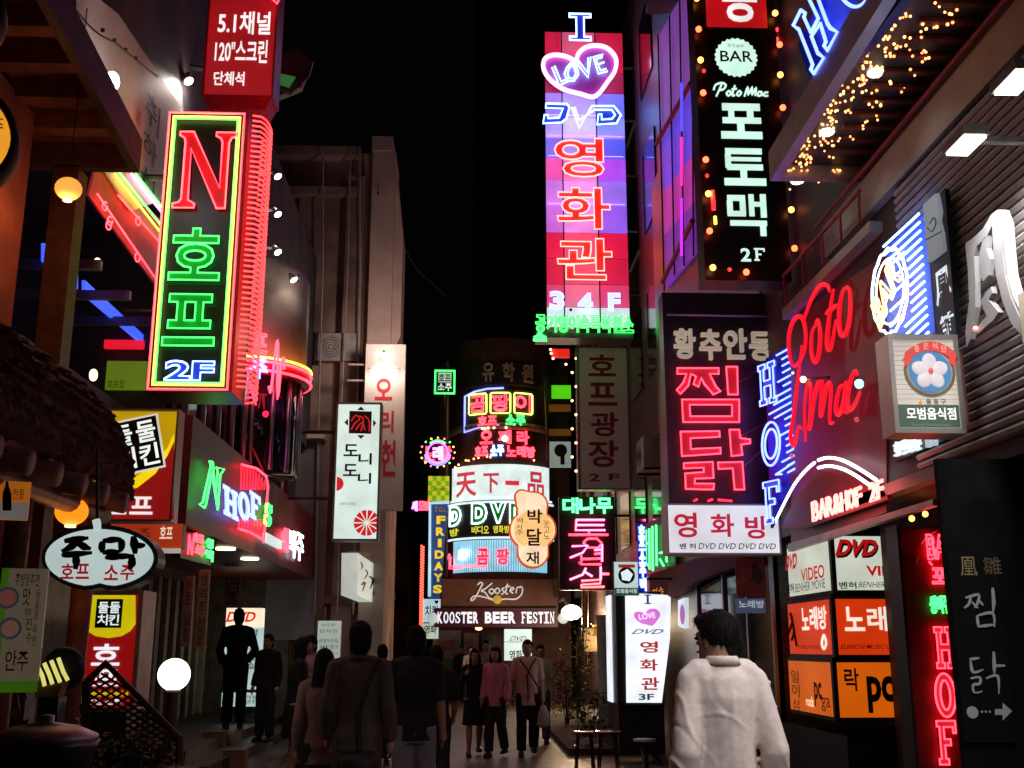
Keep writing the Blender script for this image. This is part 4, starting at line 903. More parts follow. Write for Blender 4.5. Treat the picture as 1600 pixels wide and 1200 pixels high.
for i in range(46): C2 = C.sub(i / 46, 0, (i + .5) / 46, 1); b.add([C2.m(0, 0, .008), C2.m(1, 0, .008), C2.m(1, 1, .008), C2.m(0, 1, .008)], [(0, 1, 2, 3)])
b.build('corrugation', emit((160, 225, 240), .95), t)
ctext(t, (740, 857, 801, 882), '곰팡', PRED, .03, .03, gap=.4, name='letter_face'); cneon(t, (740, 857, 801, 882), '곰팡', hot((5, .12, .3)), .017, .03, gap=.4, r_off=.06); cneon(t, (717, 858, 733, 872), '5F', WHITE, .02)
C2 = csub((702, 862, 760, 888)); b = MB(); b.tube([C2.m(u, v, .1) for u, v in ((.98, .1), (.1, .1), (.1, .75), (.02, .72), (.09, 1), (.17, .72), (.14, .72), (.14, .22), (.98, .22))], .024, closed=True); b.build('neon_arrow', RED, t)
# lobed balloon sign hanging off the right side
pl = front(31.6); t, R = sgn('lobed orange edged lit sign with black letters in front of the round fascia', pl, (797, 765, 869, 889), 'balloon_sign')
def lobes(k):
    out = []
    for (cx, cy, r, a0, a1) in ((815, 776, 11, 200, 60), (834, 790, 22, 100, -10), (840, 828, 29, 60, -55), (833, 862, 25, -15, -165), (826, 828, 30, 235, 125), (812, 790, 6, 235, 170)):
        for i in range(9): a = radians(a0 + (a1 - a0) * i / 8); out.append((cx + (r + k) * cos(a), cy - (r + k) * sin(a)))
    return out
b = MB(); b.prism([pl.p(*q) for q in lobes(1)][::-1], (0, -1, 0), -.25, -.0); b.build('edge', emit((215, 80, 15), .8), t)
b = MB(); b.prism([pl.p(*q) for q in lobes(-2)][::-1], (0, -1, 0), .001, .03); b.build('panel', emit((255, 226, 190), 1.05), t)
for k, (cx, cy, r) in enumerate(((834, 828, 31), (815, 776, 9), (833, 866, 18))):
    c = pl.p(cx, cy, .031 + .002 * k); b = MB(); b.lathe(c, [(r / FPX * 31.6, 0), (r / FPX * 31.6, .001)], 30, (0, -1, 0)); b.build('lit_disc', emit((255, 200, 130) if k == 0 else (255, 222, 185), 1), t)
for ch, rc in (('박', (824, 796, 847, 818)), ('달', (823, 826, 846, 853)), ('재', (822, 862, 842, 882))): text(t, pl, rc, ch, mat('brown_ink', (.06, .02, .01), .6), .02, d=.045)
text(t, pl, (807, 809, 817, 837), '떡사주', mat('brown_ink', (.06, .02, .01), .6), 0, cells='v', d=.045); text(t, pl, (849, 813, 859, 843), '웃고노', mat('brown_ink', (.06, .02, .01), .6), 0, cells='v', d=.045)
# brown board script and banner
pl = front(30.58); t, R = sgn('white script lettering with yellow badge on the brown signboard', pl, (734, 910, 818, 942), 'script_lettering')
R2 = pl.rect(742, 912, 814, 936); b = MB(); 
ks = [[(735, 938), (741, 936), (752, 916), (754, 912), (750, 910), (746, 914)], [(769, 911), (758, 920), (752, 923), (758, 926), (764, 934), (770, 936)], [(768, 928), (764, 924), (768, 920), (772, 924), (768, 929)], [(776, 928), (773, 923), (777, 919), (781, 923), (777, 928)], [(788, 918), (784, 921), (788, 925), (783, 929)], [(793, 912), (790, 926), (794, 928)], [(789, 917), (797, 916)], [(798, 923), (803, 920), (799, 918), (797, 924), (802, 927)], [(806, 927), (808, 918), (813, 918)], [(735, 937), (742, 931), (760, 934), (772, 938), (790, 936), (806, 936), (815, 928), (816, 919), (812, 916)]]
tubes(t, pl, ks, emit((205, 200, 195), .75), .022, .03, 'script', smooth=4)
c = pl.p(777, 937, .04); b = MB(); b.lathe(c, [(.12, 0), (.12, .03), (0, .04)], 16, (0, -1, 0)); b.build('badge', emit((180, 150, 30), .7), t)
pl = front(30.2); t, R = sgn('long maroon banner with white slab English lettering over the far entrance', pl, (678, 950, 872, 980), 'banner_sign')
board(t, R, .3, mat('maroon_banner', (.06, .012, .03), .5)); b = MB()
for s, x0, x1 in (('KOOSTER', 683, 748), ('BEER', 757, 806), ('FESTIN', 814, 867)):
    n = len(s)
    for i, ch in enumerate(s):
        rc = pl.rect(x0 + (x1 - x0) * i / n + .6, 956, x0 + (x1 - x0) * (i + 1) / n - .6, 974)
        if ch in SLAB: write(b, rc, '#' + ch, d=.02) if ch not in 'O' else write(b, rc, '#O', d=.02)
        else: write(b, rc, ch, off=.045, d=.02)
b.build('lettering', emit((228, 228, 245), 1.0), t)
for px, lb in ((676, 'l'), (880, 'r')):
    c = pl.p(px, 966); b = MB(); b.lathe(c, [(.13, -.1), (.15, .0), (.12, .05), (0, .06)], 18, (0, -1, 0)); b.build('end_disc', emit((190, 205, 200), .8), t, True)
# vertical blue sign with yellow letters; small ones on the left of the corner house
pl = front(31.2); t, R = sgn('tall blue vertical sign with yellow letters and white edge, left of the round house', pl, (671, 786, 699, 934), 'blue_sign')
b = MB(); b.hexa([R.m(0, 0, -.15), R.m(.62, 0, -.15), R.m(.62, 0, 0), R.m(0, 0, 0), R.m(0, 1, -.15), R.m(1, 1, -.15), R.m(1, 1, 0), R.m(0, 1, 0)]); b.build('panel', emit((14, 62, 122), .8), t)
tubes(t, pl, [[(671, 932), (672, 786), (702, 785)]], emit((185, 225, 240), 1), .05, .02)
text(t, pl, (679, 792, 697, 800), 'T.G.I.', emit((170, 120, 40), .7), .02, d=.006)
for i, ch in enumerate("FRIDAYS"):
    y = 806 + i * 18; b = MB(); x = 689 - i * .9
    if ch != "'": text(t, pl, (x - (7 if ch not in "I" else 3), y, x + (7 if ch != 'I' else 3), y + 13), ch, emit((238, 200, 40), 1), .05, d=.006)
pl = front(31.8); t, R = sgn('white light box with dark strokes left of the maroon banner', pl, (661, 936, 688, 972), 'light_box'); board(t, R, .15, emit((190, 222, 226), .85)); text(t, pl, (664, 946, 684, 964), '치킨', INK, .02, d=.004)
text(t, pl, (679, 938, 685, 944), '♥', INK, 0, d=.004)
t, R = sgn('white light box with two black letters below the other left of the banner', pl, (660, 974, 685, 998), 'light_box'); board(t, R, .15, emit((190, 205, 190), .75)); text(t, pl, (663, 977, 682, 990), '영화', INK, .02, d=.004)
t, R = sgn('yellow green checkered lit board beside the white curved fascia', pl, (669, 744, 702, 782), 'checker_board'); board(t, R, .1, emit((205, 200, 30), .85)); b = MB()
for i in range(5):
    for j in range(5):
        if (i + j) % 2: b.rbox(R, i / 5, j / 5, (i + 1) / 5, (j + 1) / 5, 0, .004)
b.build('checks', emit((110, 175, 15), .85), t); text(t, pl, (673, 760, 699, 767), 'Cosmetic', mat('red_ink', (.4, .02, .02), .5), 0, d=.007)
t, R = sgn('green neon framed board with white lettering high left of the round house', pl, (680, 580, 710, 615), 'neon_framed_sign'); board(t, R, .12, BLACK)
b = MB(); b.tube([R.m(u, v, .05) for u, v in ((0, 0), (1, 0), (1, 1), (0, 1))], .035, closed=True); b.build('neon_border', GREEN, t)
b = MB(); b.rbox(R, .16, .5, .84, .92, 0, .02); b.build('white_field', emit((190, 200, 195), .8), t); text(t, pl, (685, 584, 705, 596), '호프', INK, .02, d=.025); text(t, pl, (684, 599, 706, 611), '소주', emit((220, 230, 225), .9), .06, d=.01)
arm(t, R.m(.5, -.0, -.1), R.m(.5, -2.4, -.1), .03)
t = empty('neon_roundel', 'round pink and purple neon emblem ringed with coloured bulbs', 'neon sign', pl.p(684, 728)); c = pl.p(684, 708)
b = MB(); b.lathe(c, [(.36, 0), (.36, .08), (0, .08)], 24, (0, -1, 0)); b.build('panel', BLACK, t)
for r_, m, a0, a1 in ((.33, hot((.6, .5, 5)), 180, 360), (.38, hot((.5, .5, 4.5)), 190, 350), (.30, hot((3, .4, 5)), 0, 360), (.36, GREEN, 50, 130)):
    b = MB(); b.tube([c + Vector((r_ * cos(a), -.12, r_ * sin(a))) for a in [radians(a0 + (a1 - a0) * i / 20) for i in range(21)]], .022, n=5); b.build('neon_ring', m, t)
ntext(t, pl, (664, 699, 679, 722), '노', RED, .022, d=.12); ntext(t, pl, (690, 699, 705, 720), '방', RED, .022, d=.12); ntext(t, pl, (677, 699, 692, 720), '래', hot((5, .9, 2)), .022, d=.14)
for i in range(16):
    a = 2 * pi * i / 16; bulb(t, c + Vector((.50 * cos(a), -.12, .44 * sin(a))), .028, hot(((6, 1.2, .3), (5, 3, .3), (.4, 4, .5), (6, .5, .8))[i % 4]))
t, R = sgn('small pink and violet neon letters left of the blue vertical sign', pl, (643, 783, 671, 798), 'small_neon_sign', 'neon sign'); board(t, R, .05, BLACK); ntext(t, pl, (644, 784, 652, 798), '세', hot((3, .6, 5)), .026); ntext(t, pl, (655, 784, 663, 797), '모', RED, .026); ntext(t, pl, (664, 784, 671, 797), '방', RED, .026)
# red light strip and far lights down the side lane
pl = front(33); t, R = sgn('thin vertical strip of red lights in the side lane', pl, (656, 852, 662, 978), 'light_strip', 'lights')
b = MB(); b.rbox(R, .3, 0, .9, 1, -.1, -.03); b.build('backing', BLACK, t)
for i in range(60): bulb(t, R.m(.5 + .25 * (-1) ** i, (i + .5) / 60, 0), .032, hot((5, .25, .12)))
c = at(610, 933, 43); t = empty('traffic_light', 'glowing red traffic lamp far down the side lane', 'traffic light', c); b = MB(); b.ball(c, .12, 12, 8); b.build('lens', emit((255, 120, 60), 5), t, True); b = MB(); b.lathe(c + Vector((0, .16, 0)), [(.2, 0), (.2, .1)], 16, (0, -1, 0)); b.tube([c + Vector((0, .2, -.2)), (c.x, c.y + .2, 0)], .05); b.build('post', DARK, t)
lamp('POINT', c + Vector((0, -.3, 0)), 6, (1, .1, .05), .1)
pl = front(46); t = empty('neon_arch', 'blue neon arch with green upright far down the side lane', 'neon sign', pl.p(615, 990)); tubes(t, pl, [[(590, 985), (597, 986)], [(602, 985), (612, 981), (622, 982), (628, 986)]], hot((.3, .5, 5)), .05, smooth=3); tubes(t, pl, [[(630, 984), (631, 962)]], hot((.3, 3.5, 3)), .05); tubes(t, pl, [[(634, 984), (634, 966)]], BLUE, .03)
b = MB(); b.tube([pl.p(600, 990, -.1), Vector((pl.p(600, 990).x, 46.1, 0))], .06); b.tube([pl.p(632, 990, -.1), Vector((pl.p(632, 990).x, 46.1, 0))], .06); b.build('post', DARK, t)
c = at(583, 997, 30); bl = empty('street_light', 'small warm street light low at the end of the side lane', 'lamp', c); b = MB(); b.ball(c, .05, 8, 6); b.build('lens', emit((255, 230, 180), 6), bl); b = MB(); b.tube([c, (c.x, c.y + .1, 0)], .03); b.build('post', DARK, bl)
c = at(700, 1064, 33); bl = empty('ground_lamp', 'small red lamp on the ground by the far entrance', 'lamp', c); b = MB(); b.ball(c, .06, 8, 6); b.build('lens', emit((255, 120, 70), 6), bl); b = MB(); b.tube([c, (c.x, c.y + .1, 0)], .03); b.build('post', DARK, bl)
pl = front(30.4); t, R = sgn('white hanging light box over the walking group', pl, (788, 983, 831, 1032), 'light_box'); t['label'] = 'white lit box with black Korean letters just above the walking group'
board(t, R, .15, emit((190, 222, 226), .85)); text(t, pl, (796, 1016, 816, 1030), '영화', INK, .02, d=.004); text(t, pl, (798, 994, 822, 1001), 'DVD', INK, -.0, d=.004, shear=.2); b = MB(); b.rbox(R, 0, .58, 1, .6, 0, .003); b.build('rule', mat('grey_ink', (.2, .22, .25), .6), t)
# lit bits beyond on the right of the round house
pl = front(32.9); t, R = sgn('pale lit window sign with dark round silhouette between round house and dim board', pl, (859, 690, 892, 730), 'window_sign'); board(t, R, .1, emit((150, 165, 155), .6)); c = pl.p(876, 704, .01); b = MB(); b.lathe(c, [(.2, 0), (.2, .01)], 16, (0, -1, 0)); b.rbox(R, .5, .1, .7, .55, 0, .01); b.build('silhouette', DARK, t)
t, R = sgn('bright green lit panel beside the top of the dim vertical board', pl, (862, 602, 892, 622), 'green_panel'); board(t, R, .1, emit((85, 215, 15), .9))
t, R = sgn('two amber lit window strips under the green panel', pl, (858, 632, 892, 680), 'window_strip'); b = MB(); b.rbox(R, 0, .78, 1, 1, -.1, 0); b.rbox(R, 0, 0, 1, .2, -.1, 0); b.build('panel', emit((120, 70, 15), .4), t)
pl = front(25); t, R = sgn('small red lit sign under the green neon row', pl, (862, 545, 890, 558), 'red_light_box'); board(t, R, .1, emit((235, 35, 30), .9)); 
for x, y in ((860, 547), (861, 553), (864, 561), (884, 570), (901, 615), (905, 640)): bulb(t, pl.p(x, y, .05), .03, hot((6, 3, 1.5)))
arm(t, R.m(1, .5, -.1), R.m(2.2, .5, -.1), .02)

# ---- 16 tall pink tower sign: I (heart) DVD
pl = front(20.0); t, R = sgn('tall pink and violet lit tower sign with neon heart and red Korean letters', pl, (854, 44, 980, 508), 'tower_sign')
b = MB(); b.rbox(R, 0, 0, 1, 1, -.7, -.2); b.build('casing', DARK, t)
cols = [(205, 20, 60), (190, 12, 50), (150, 10, 60), (150, 130, 235), (190, 165, 250), (120, 110, 235), (235, 90, 190), (205, 130, 250), (195, 110, 235), (225, 20, 75), (210, 18, 70), (225, 60, 110), (215, 225, 230)]
ys = [44, 78, 112, 145, 185, 218, 250, 285, 325, 366, 405, 444, 478, 508]
for i, c in enumerate(cols):   # stacked coloured panels
    v1, v0 = 1 - (ys[i] - 44) / 464, 1 - (ys[i + 1] - 44) / 464
    for u0, u1, q in ((0, .2, 0), (.2, .64, 1), (.64, 1, 2)):
        cc_ = tuple(int(a + (255 - a) * (.24 if q == 1 else 0)) for a in c)
        if q == 2 and 3 <= i <= 8: cc_ = (int(c[0] * .75), int(c[1] * .9), 255)
        b = MB(); b.rbox(R, u0 + .002, v0 + .002, u1 - .002, v1 - .002, -.2, -.15); b.build('panel', emit(cc_, .85), t)
    m = hot(((.9, .02, .12) if i in (0, 1, 2, 9, 10, 11) else (.75, .5, 1.8) if i % 2 else (1.6, .35, 1.5)))
    if i in (3, 4, 5, 7): b = MB(); b.tube([R.m(.03, v0 + .004, -.11), R.m(.97, v0 + .004, -.11)], .010, n=5); b.build('neon_bar', m, t)
b = MB(); b.rbox(R, .2, 0, .215, 1, -.1, -.07); b.rbox(R, .63, 0, .645, 1, -.1, -.07); b.build('rail', DARK, t)
b = MB()
for v in (.12, .33, .52, .71, .9): b.rbox(R, 1, v, 1.18, v + .008, -.5, -.4)
b.build('bracket', DARK, t)
text(t, pl, (889, 27, 922, 68), '#I', PBLUE, 0, 'letter_face', d=.1); ntext(t, pl, (889, 27, 922, 68), '#I', hot((1.6, 2.6, 6)), .022, d=.13)
heart = [(929, 155), (905, 151), (880, 144), (860, 130), (849, 113), (850, 98), (862, 91), (880, 92), (894, 98), (900, 104), (902, 90), (914, 79), (932, 76), (949, 81), (961, 96), (960, 114), (950, 130)]
HC = catmull(heart, 4, True)
b = MB(); b.prism([pl.p(*q) for q in HC][::-1], (0, -1, 0), .0, .06); b.build('heart_panel', emit((150, 30, 170), .5), t)
b = MB(); b.tube([pl.p(x, y, .12) for x, y in HC], .045, closed=True); b.build('neon_heart', hot((3.4, 1.1, 2.4)), t)
LOVE = [[(862, 110), (873, 138), (888, 131)], [(866, 108), (876, 132), (887, 127)], [(885, 110), (881, 120), (886, 131), (896, 131), (903, 121), (900, 108), (891, 103), (885, 110)], [(888, 112), (886, 120), (889, 127), (895, 127), (899, 120), (897, 111), (892, 107), (888, 112)], [(899, 102), (918, 126), (922, 94)], [(904, 101), (917, 118), (918, 95)], [(948, 116), (934, 120), (926, 94), (941, 90)], [(946, 112), (937, 115), (930, 97), (940, 94)], [(931, 106), (943, 102)]]
tubes(t, pl, LOVE, hot((1.0, 3.0, 4.2)), .016, .12, 'neon_lettering')
DV = [[(853, 166), (885, 167), (889, 172), (884, 190), (876, 196), (848, 197), (850, 184), (856, 184), (856, 189), (873, 188), (879, 174), (852, 173), (853, 166)], [(893, 173), (904, 204), (924, 170), (958, 170), (969, 184), (962, 197), (932, 199), (934, 183), (939, 183), (939, 191), (955, 190), (960, 184), (955, 176), (928, 176), (904, 192), (897, 172)]]
tubes(t, pl, DV, hot((1.2, 2.4, 6)), .02, .12, 'neon_lettering'); b = MB(); b.add([pl.p(x, y, .06) for x, y in DV[1][3:9] + [(934, 184), (928, 176)]], [tuple(range(8))[::-1]]); b.add([pl.p(x, y, .06) for x, y in DV[0][:-1]], [tuple(range(12))]); b.build('letter_face', PBLUE, t)
RFACE = emit((215, 8, 14), .55)
for ch, rc in (('영', (866, 220, 942, 280)), ('화', (870, 297, 952, 361)), ('관', (870, 376, 955, 440))):
    text(t, pl, rc, ch, RFACE, .045, 'letter_face', d=.08); ntext(t, pl, rc, ch, hot((6, .9, .75)), .016, .045, d=.12)
for ch, rc in (('3', (858, 458, 881, 487)), ('4', (902, 461, 925, 490)), ('F', (949, 461, 968, 489))): text(t, pl, rc, ch, emit((200, 205, 255), 1.3), .05, d=.12); ntext(t, pl, rc, ch, hot((.8, .9, 5)), .007, .05, d=.13)
bulb(t, pl.p(891, 487, .12), .03, INK, 'dot')
pl = front(19.6); t = empty('neon_row', 'green neon Korean letters in a row under the pink tower sign', 'neon sign', pl.p(915, 540)); R = pl.rect(836, 494, 990, 520)
GREEN2 = hot((.08, 2.2, .25))
ntext(t, pl, (836, 494, 990, 520), '공기영어속독학원소', GREEN2, .015, .02, d=.05, cells='h'); ntext(t, pl, (834, 521, 853, 533), '스', GREEN, .022, .02, d=.05)
b = MB(); b.rbox(pl.rect(838, 520, 990, 528), 0, 0, 1, 1, -.5, 0); b.build('base_beam', GREYM, t)
# ---- 17 dim white board, neon below
pl = front(22.0); t, R = sgn('unlit grey vertical board with dark red Korean letters and 2F', pl, (904, 544, 981, 763), 'vertical_board')
board(t, R, .3, mat('grey_sign_face', (.68, .52, .47), .6, var=.1, scale=2), frame=GREYM, fw=.03)
for ch, rc in (('호', (919, 554, 962, 588)), ('프', (919, 598, 964, 634)), ('광', (923, 644, 966, 682)), ('장', (919, 688, 966, 730)), ('2', (921, 740, 937, 752)), ('F', (951, 740, 968, 751))): text(t, pl, rc, ch, mat('dark_red_paint', (.24, .012, .02), .6), .045 if ch not in '2F' else .03, d=.005)
arm(t, R.m(1, .2, -.15), R.m(1.5, .2, -.15), .03); arm(t, R.m(1, .85, -.15), R.m(1.5, .85, -.15), .03)
for i in range(9): bulb(t, pl.p(900 - 6 * (i % 2), 560 + i * 22, .0), .028, hot((5, 2.4, 1)))
pl = front(23.0); t, R = sgn('black sign with green row above three large red neon Korean letters', pl, (874, 776, 962, 922), 'neon_sign', 'neon sign'); board(t, R, .2, BLACK)
ntext(t, pl, (878, 779, 957, 802), '대나무', hot((.3, 4.2, .9)), .018, -.0, d=.05, cells='h')
DNM = {'통': [[(899, 813), (944, 813)], [(899, 821), (943, 821)], [(900, 813), (899, 829), (945, 829)], [(920, 829), (920, 834)], [(888, 836), (950, 836)], [(911, 848), (918, 842), (932, 842), (940, 849), (934, 856), (918, 856), (911, 848)]],
       '겹': [[(893, 852), (918, 851), (910, 862), (890, 870)], [(940, 849), (940, 876)], [(928, 858), (940, 857)], [(928, 864), (940, 863)], [(904, 878), (905, 878)], [(908, 866), (908, 880), (939, 880)], [(908, 872), (938, 871)]],
       '살': [[(915, 888), (910, 898), (890, 906)], [(912, 893), (925, 901)], [(938, 886), (938, 906)], [(938, 897), (951, 897)], [(908, 908), (938, 906), (937, 912), (908, 914), (908, 918), (944, 917)]]}
for k, v in DNM.items(): tubes(t, pl, [[(x, y + (2 if k == '겹' else 0)) for x, y in l] for l in v], RED if k != '살' else hot((6, .5, .6)), .026, .06, 'neon_lettering'); tubes(t, pl, [[(x, y + (2 if k == '겹' else 0)) for x, y in l] for l in v[:3]], PINK, .016, .11, 'neon_lettering')
arm(t, R.m(1, .8, -.1), R.m(1.4, .8, -.1), .03)
# white globe lamp by the banner
c = at(893, 957, 28.0); t = empty('globe_lamp', 'large bright warm globe lamp at the right end of the maroon banner', 'lamp', c)
b = MB(); b.ball(c, (.26, .2, .19), 18, 12); b.build('globe', emit((255, 250, 225), 8), t, True); b = MB(); b.tube([c, c + Vector((-.15, .3, .35)), c + Vector((-.15, 2, .35))], .04); b.build('bracket', STEEL, t)
lamp('POINT', c + Vector((0, -.35, -.25)), 320, (1, .72, .42), .15)
c2 = at(880, 950, 28.4)
# amber shop lamps behind
for px, py, w_, h_, lb in ((938, 985, 11, 9, 'small amber lantern on the wall behind the pale column'), (925, 1000, 12, 18, 'pale lit notice on the wall near the amber lantern')):
    pl = front(24.6); R = pl.rect(px - w_, py - h_, px + w_, py + h_); t = empty('wall_lantern' if h_ < 12 else 'wall_notice', lb, 'lantern' if h_ < 12 else 'notice', R.m(.5, 0)); b = MB(); b.rbox(R, 0, 0, 1, 1, -.2, 0); b.build('glass' if h_ < 12 else 'panel', emit((230, 150, 60), 1) if h_ < 12 else mat('pale_notice', (.4, .35, .28), .6), t)
    b = MB(); b.rbox(R, -.1, 1, 1.1, 1.06, -.22, .03); b.build('cap', DARK, t)
lamp('POINT', at(938, 1000, 24.2), 20, (1, .6, .25), .1)

# ---- 18 right: black vertical sign with mint letters, bulbs round it
pl = front(rside(2.97).p(1226, 190).y); t, R = sgn('black vertical sign with mint white letters, bottle cap badge and red bulbs', pl, (1108, -30, 1207, 418), 'vertical_sign')
b = MB(); b.rbox(R, -.16, -.04, 1.16, 1.2, -.3, -.02); b.build('casing', mat('black_trim', (.025, .012, .014), .35), t)
b = MB(); b.rbox(R, 0, 0, 1, 1.2, -.015, .0); b.build('panel', INK, t)
MINT = emit((214, 255, 236), 1.0)
b = MB(); b.rbox(pl.rect(1102, -60, 1196, 43), 0, 0, 1, 1, 0, .004); b.build('red_panel', emit((190, 12, 20), .9), t); text(t, pl, (1128, -40, 1182, 35), '용', emit((255, 250, 250), 1), .06, d=.008)
c = pl.p(1150, 90, .003); b = MB(); b.add([c + Vector((r_ * cos(a), 0, r_ * sin(a))) for a, r_ in [(2 * pi * k / 48, (.212 if k % 2 else .196)) for k in range(48)]], [tuple(range(48))]); b.build('bottle_cap_badge', MINT, t)
text(t, pl, (1125, 80, 1176, 97), 'BAR', INK, .012, d=.007); text(t, pl, (1136, 69, 1162, 75), '호프&바', mat('grey_ink', (.2, .22, .25), .6), 0, d=.007)
scr = [[(1119, 151), (1124, 140), (1127, 133)], [(1115, 141), (1118, 133), (1128, 130), (1134, 134), (1130, 140), (1124, 141)], [(1139, 142), (1135, 146), (1138, 150), (1142, 146), (1139, 142)], [(1148, 134), (1144, 149), (1148, 149)], [(1143, 140), (1151, 139)], [(1155, 142), (1151, 147), (1154, 150), (1158, 146), (1155, 142)], [(1163, 151), (1168, 136), (1169, 149), (1175, 136), (1175, 149), (1181, 137), (1180, 150)], [(1189, 144), (1185, 144), (1184, 150), (1189, 149), (1190, 144), (1191, 150)], [(1200, 145), (1195, 145), (1194, 150), (1200, 150)]]
tubes(t, pl, scr, MINT, .010, .006, 'script', smooth=3)
BLK = {'포': [(1128, 162, 1187, 173), (1138, 173, 1147, 185), (1167, 173, 1177, 185), (1129, 184, 1189, 193), (1152, 193, 1163, 207), (1127, 206, 1191, 217)],
       '토': [(1133, 232, 1190, 241), (1133, 241, 1142, 262), (1142, 246, 1189, 252), (1136, 257, 1192, 266), (1157, 266, 1167, 279), (1132, 279, 1197, 290)]}
for k, v in BLK.items():
    b = MB()
    for i, q in enumerate(v): b.rbox(pl.rect(*q), 0, 0, 1, 1, 0, .006 + .0007 * i)
    b.build('lettering', MINT, t)
b = MB()
for i, q in enumerate(((1136, 305, 1164, 314), (1136, 314, 1145, 336), (1156, 314, 1165, 336), (1137, 330, 1165, 338), (1170, 304, 1178, 338), (1178, 316, 1188, 323), (1188, 304, 1197, 340), (1141, 345, 1198, 353), (1188, 353, 1197, 369))): b.rbox(pl.rect(*q), 0, 0, 1, 1, 0, .006 + .0007 * i)
b.build('lettering', MINT, t)
text(t, pl, (1157, 388, 1173, 409), '2', MINT, .03, d=.006); text(t, pl, (1178, 388, 1195, 408), '#F', MINT, 0, d=.006)
RB = hot((6, .55, .18)); OB = hot((6, 1.9, .35))
for x, y, m in ((1087, 2, OB), (1090, 50, RB), (1093, 98, OB), (1097, 149, RB), (1101, 253, RB), (1105, 306, OB), (1107, 364, RB), (1112, 421, OB), (1164, 428, RB), (1209, 25, OB), (1217, 121, OB), (1221, 172, RB), (1216, 74, RB), (1234, 331, OB), (1239, 391, RB), (1138, 424, hot((1.2, .04, .03))), (1228, 250, hot((1.2, .04, .03))), (1098, 115, hot((1.2, .04, .03))), (1103, 278, hot((1.2, .04, .03)))): bulb(t, pl.p(x, y, .05), .030 if m in (RB, OB) else .02, m)
tubes(t, pl, [[(1112, 300), (1114, 330)]], DRED, .02, .03); tubes(t, pl, [[(1116, 340), (1117, 352)]], YEL, .015, .03)
# red bulb string hanging beside it
pl = front(9.6); t = empty('bulb_string', 'string of red bulbs hanging down beside the black vertical sign', 'string lights', pl.p(1225, 40))
pts = [(1214, 48), (1218, 56), (1213, 63), (1221, 60), (1211, 70), (1218, 68), (1224, 52), (1227, 80), (1233, 92), (1236, 98), (1231, 104), (1240, 124), (1247, 138), (1249, 142), (1258, 154)]
b = MB(); pxtube(b, pl, ((1216, 40), (1222, 78), (1238, 118), (1262, 170)), .005, 0); pxtube(b, pl, ((1208, 40), (1222, 88), (1250, 150), (1256, 172)), .005, .02); b.build('wire', DARK, t)
for x, y in pts: bulb(t, pl.p(x, y, .02), .022, hot((4.5, .12, .14)))

# ---- 19 red neon 'jjimdak' sign
pl = front(10.6); t, R = sgn('dark signboard with giant red neon Korean letters below white brush letters', pl, (1040, 458, 1212, 786), 'neon_sign', 'neon sign')
b = MB(); b.rbox(R, 0, 0, 1, 1, -.25, 0); b.build('panel', mat('grey_black_panel', (.055, .045, .055), .3, var=.25), t)
tubes(t, pl, [[(1040, 494), (1198, 497)]], STEEL, .016, .06, 'rail'); b = MB()
for ch, rc in (('황', (1052, 515, 1086, 561)), ('추', (1092, 516, 1126, 563)), ('안', (1130, 515, 1166, 562)), ('동', (1170, 520, 1206, 564))): write(b, pl.rect(*rc), ch, .05, .05, thick=.05)
b.build('raised_lettering', emit((190, 172, 150), .62), t)
JJ = {'찜': [[(1057, 577), (1121, 577), (1121, 586), (1107, 586), (1117, 606), (1124, 613), (1113, 618), (1099, 602), (1094, 592), (1090, 606), (1082, 602), (1086, 590), (1078, 586), (1074, 604), (1062, 617), (1056, 611), (1066, 600), (1071, 586), (1057, 586)], [(1133, 575), (1150, 575), (1151, 618), (1136, 618)], [(1064, 626), (1153, 626), (1153, 661), (1066, 661)], [(1076, 634), (1142, 634), (1142, 652), (1077, 652)]],
      '닭': [[(1062, 676), (1122, 675), (1123, 684), (1077, 686), (1078, 703), (1124, 701), (1124, 710), (1064, 714)], [(1138, 673), (1153, 673), (1155, 686), (1170, 688), (1170, 694), (1156, 696), (1158, 712), (1141, 714)], [(1067, 725), (1112, 723), (1113, 748), (1084, 749), (1084, 757), (1114, 757), (1113, 766), (1070, 765), (1069, 741), (1098, 739), (1098, 732), (1067, 733)], [(1120, 724), (1158, 723), (1161, 766), (1146, 766), (1143, 733), (1121, 734)]]}
for k, v in JJ.items():
    b = MB(); lit = emit((150, 4, 22), .35)
    for i, l in enumerate(v):
        if k == '찜' and i == 2: continue
        if k == '찜' and i == 3:
            o_, q_ = [pl.p(x, y, .02) for x, y in v[2]], [pl.p(x, y, .02) for x, y in l]; b.add(o_ + q_, [(j, (j + 1) % 4, 4 + (j + 1) % 4, 4 + j) for j in range(4)])
        else: b.add([pl.p(x, y, .02) for x, y in l], [tuple(range(len(l)))])
    b.build('letter_face', lit, t); tubes(t, pl, v, RED, .0105, .05, 'neon_lettering', True)
tubes(t, pl, [[(1082, 784), (1088, 781)], [(1104, 784), (1112, 781)], [(1120, 782), (1142, 784)]], DRED, .012)
tubes(t, pl, [[(1130, 610), (1170, 590), (1204, 560)], [(1140, 690), (1200, 660)], [(1150, 740), (1205, 690)]], mat('pale_cable', (.4, .32, .28), .6), .003, .03, 'wire')
arm(t, R.m(.95, 1.0, -.1), R.m(.95, 1.12, -.1), .02)
pl = front(10.5); t, R = sgn('white light box with three red Korean letters under the giant red neon', pl, (1044, 790, 1216, 864), 'light_box')
board(t, R, .3, emit((224, 226, 230), .9), back=GREYM, frame=WHITEP, fw=.015)
for ch, rc in (('영', (1053, 801, 1089, 840)), ('화', (1110, 803, 1147, 839)), ('방', (1164, 806, 1200, 842))): text(t, pl, rc, ch, emit((185, 15, 45), .9), .05, d=.005)
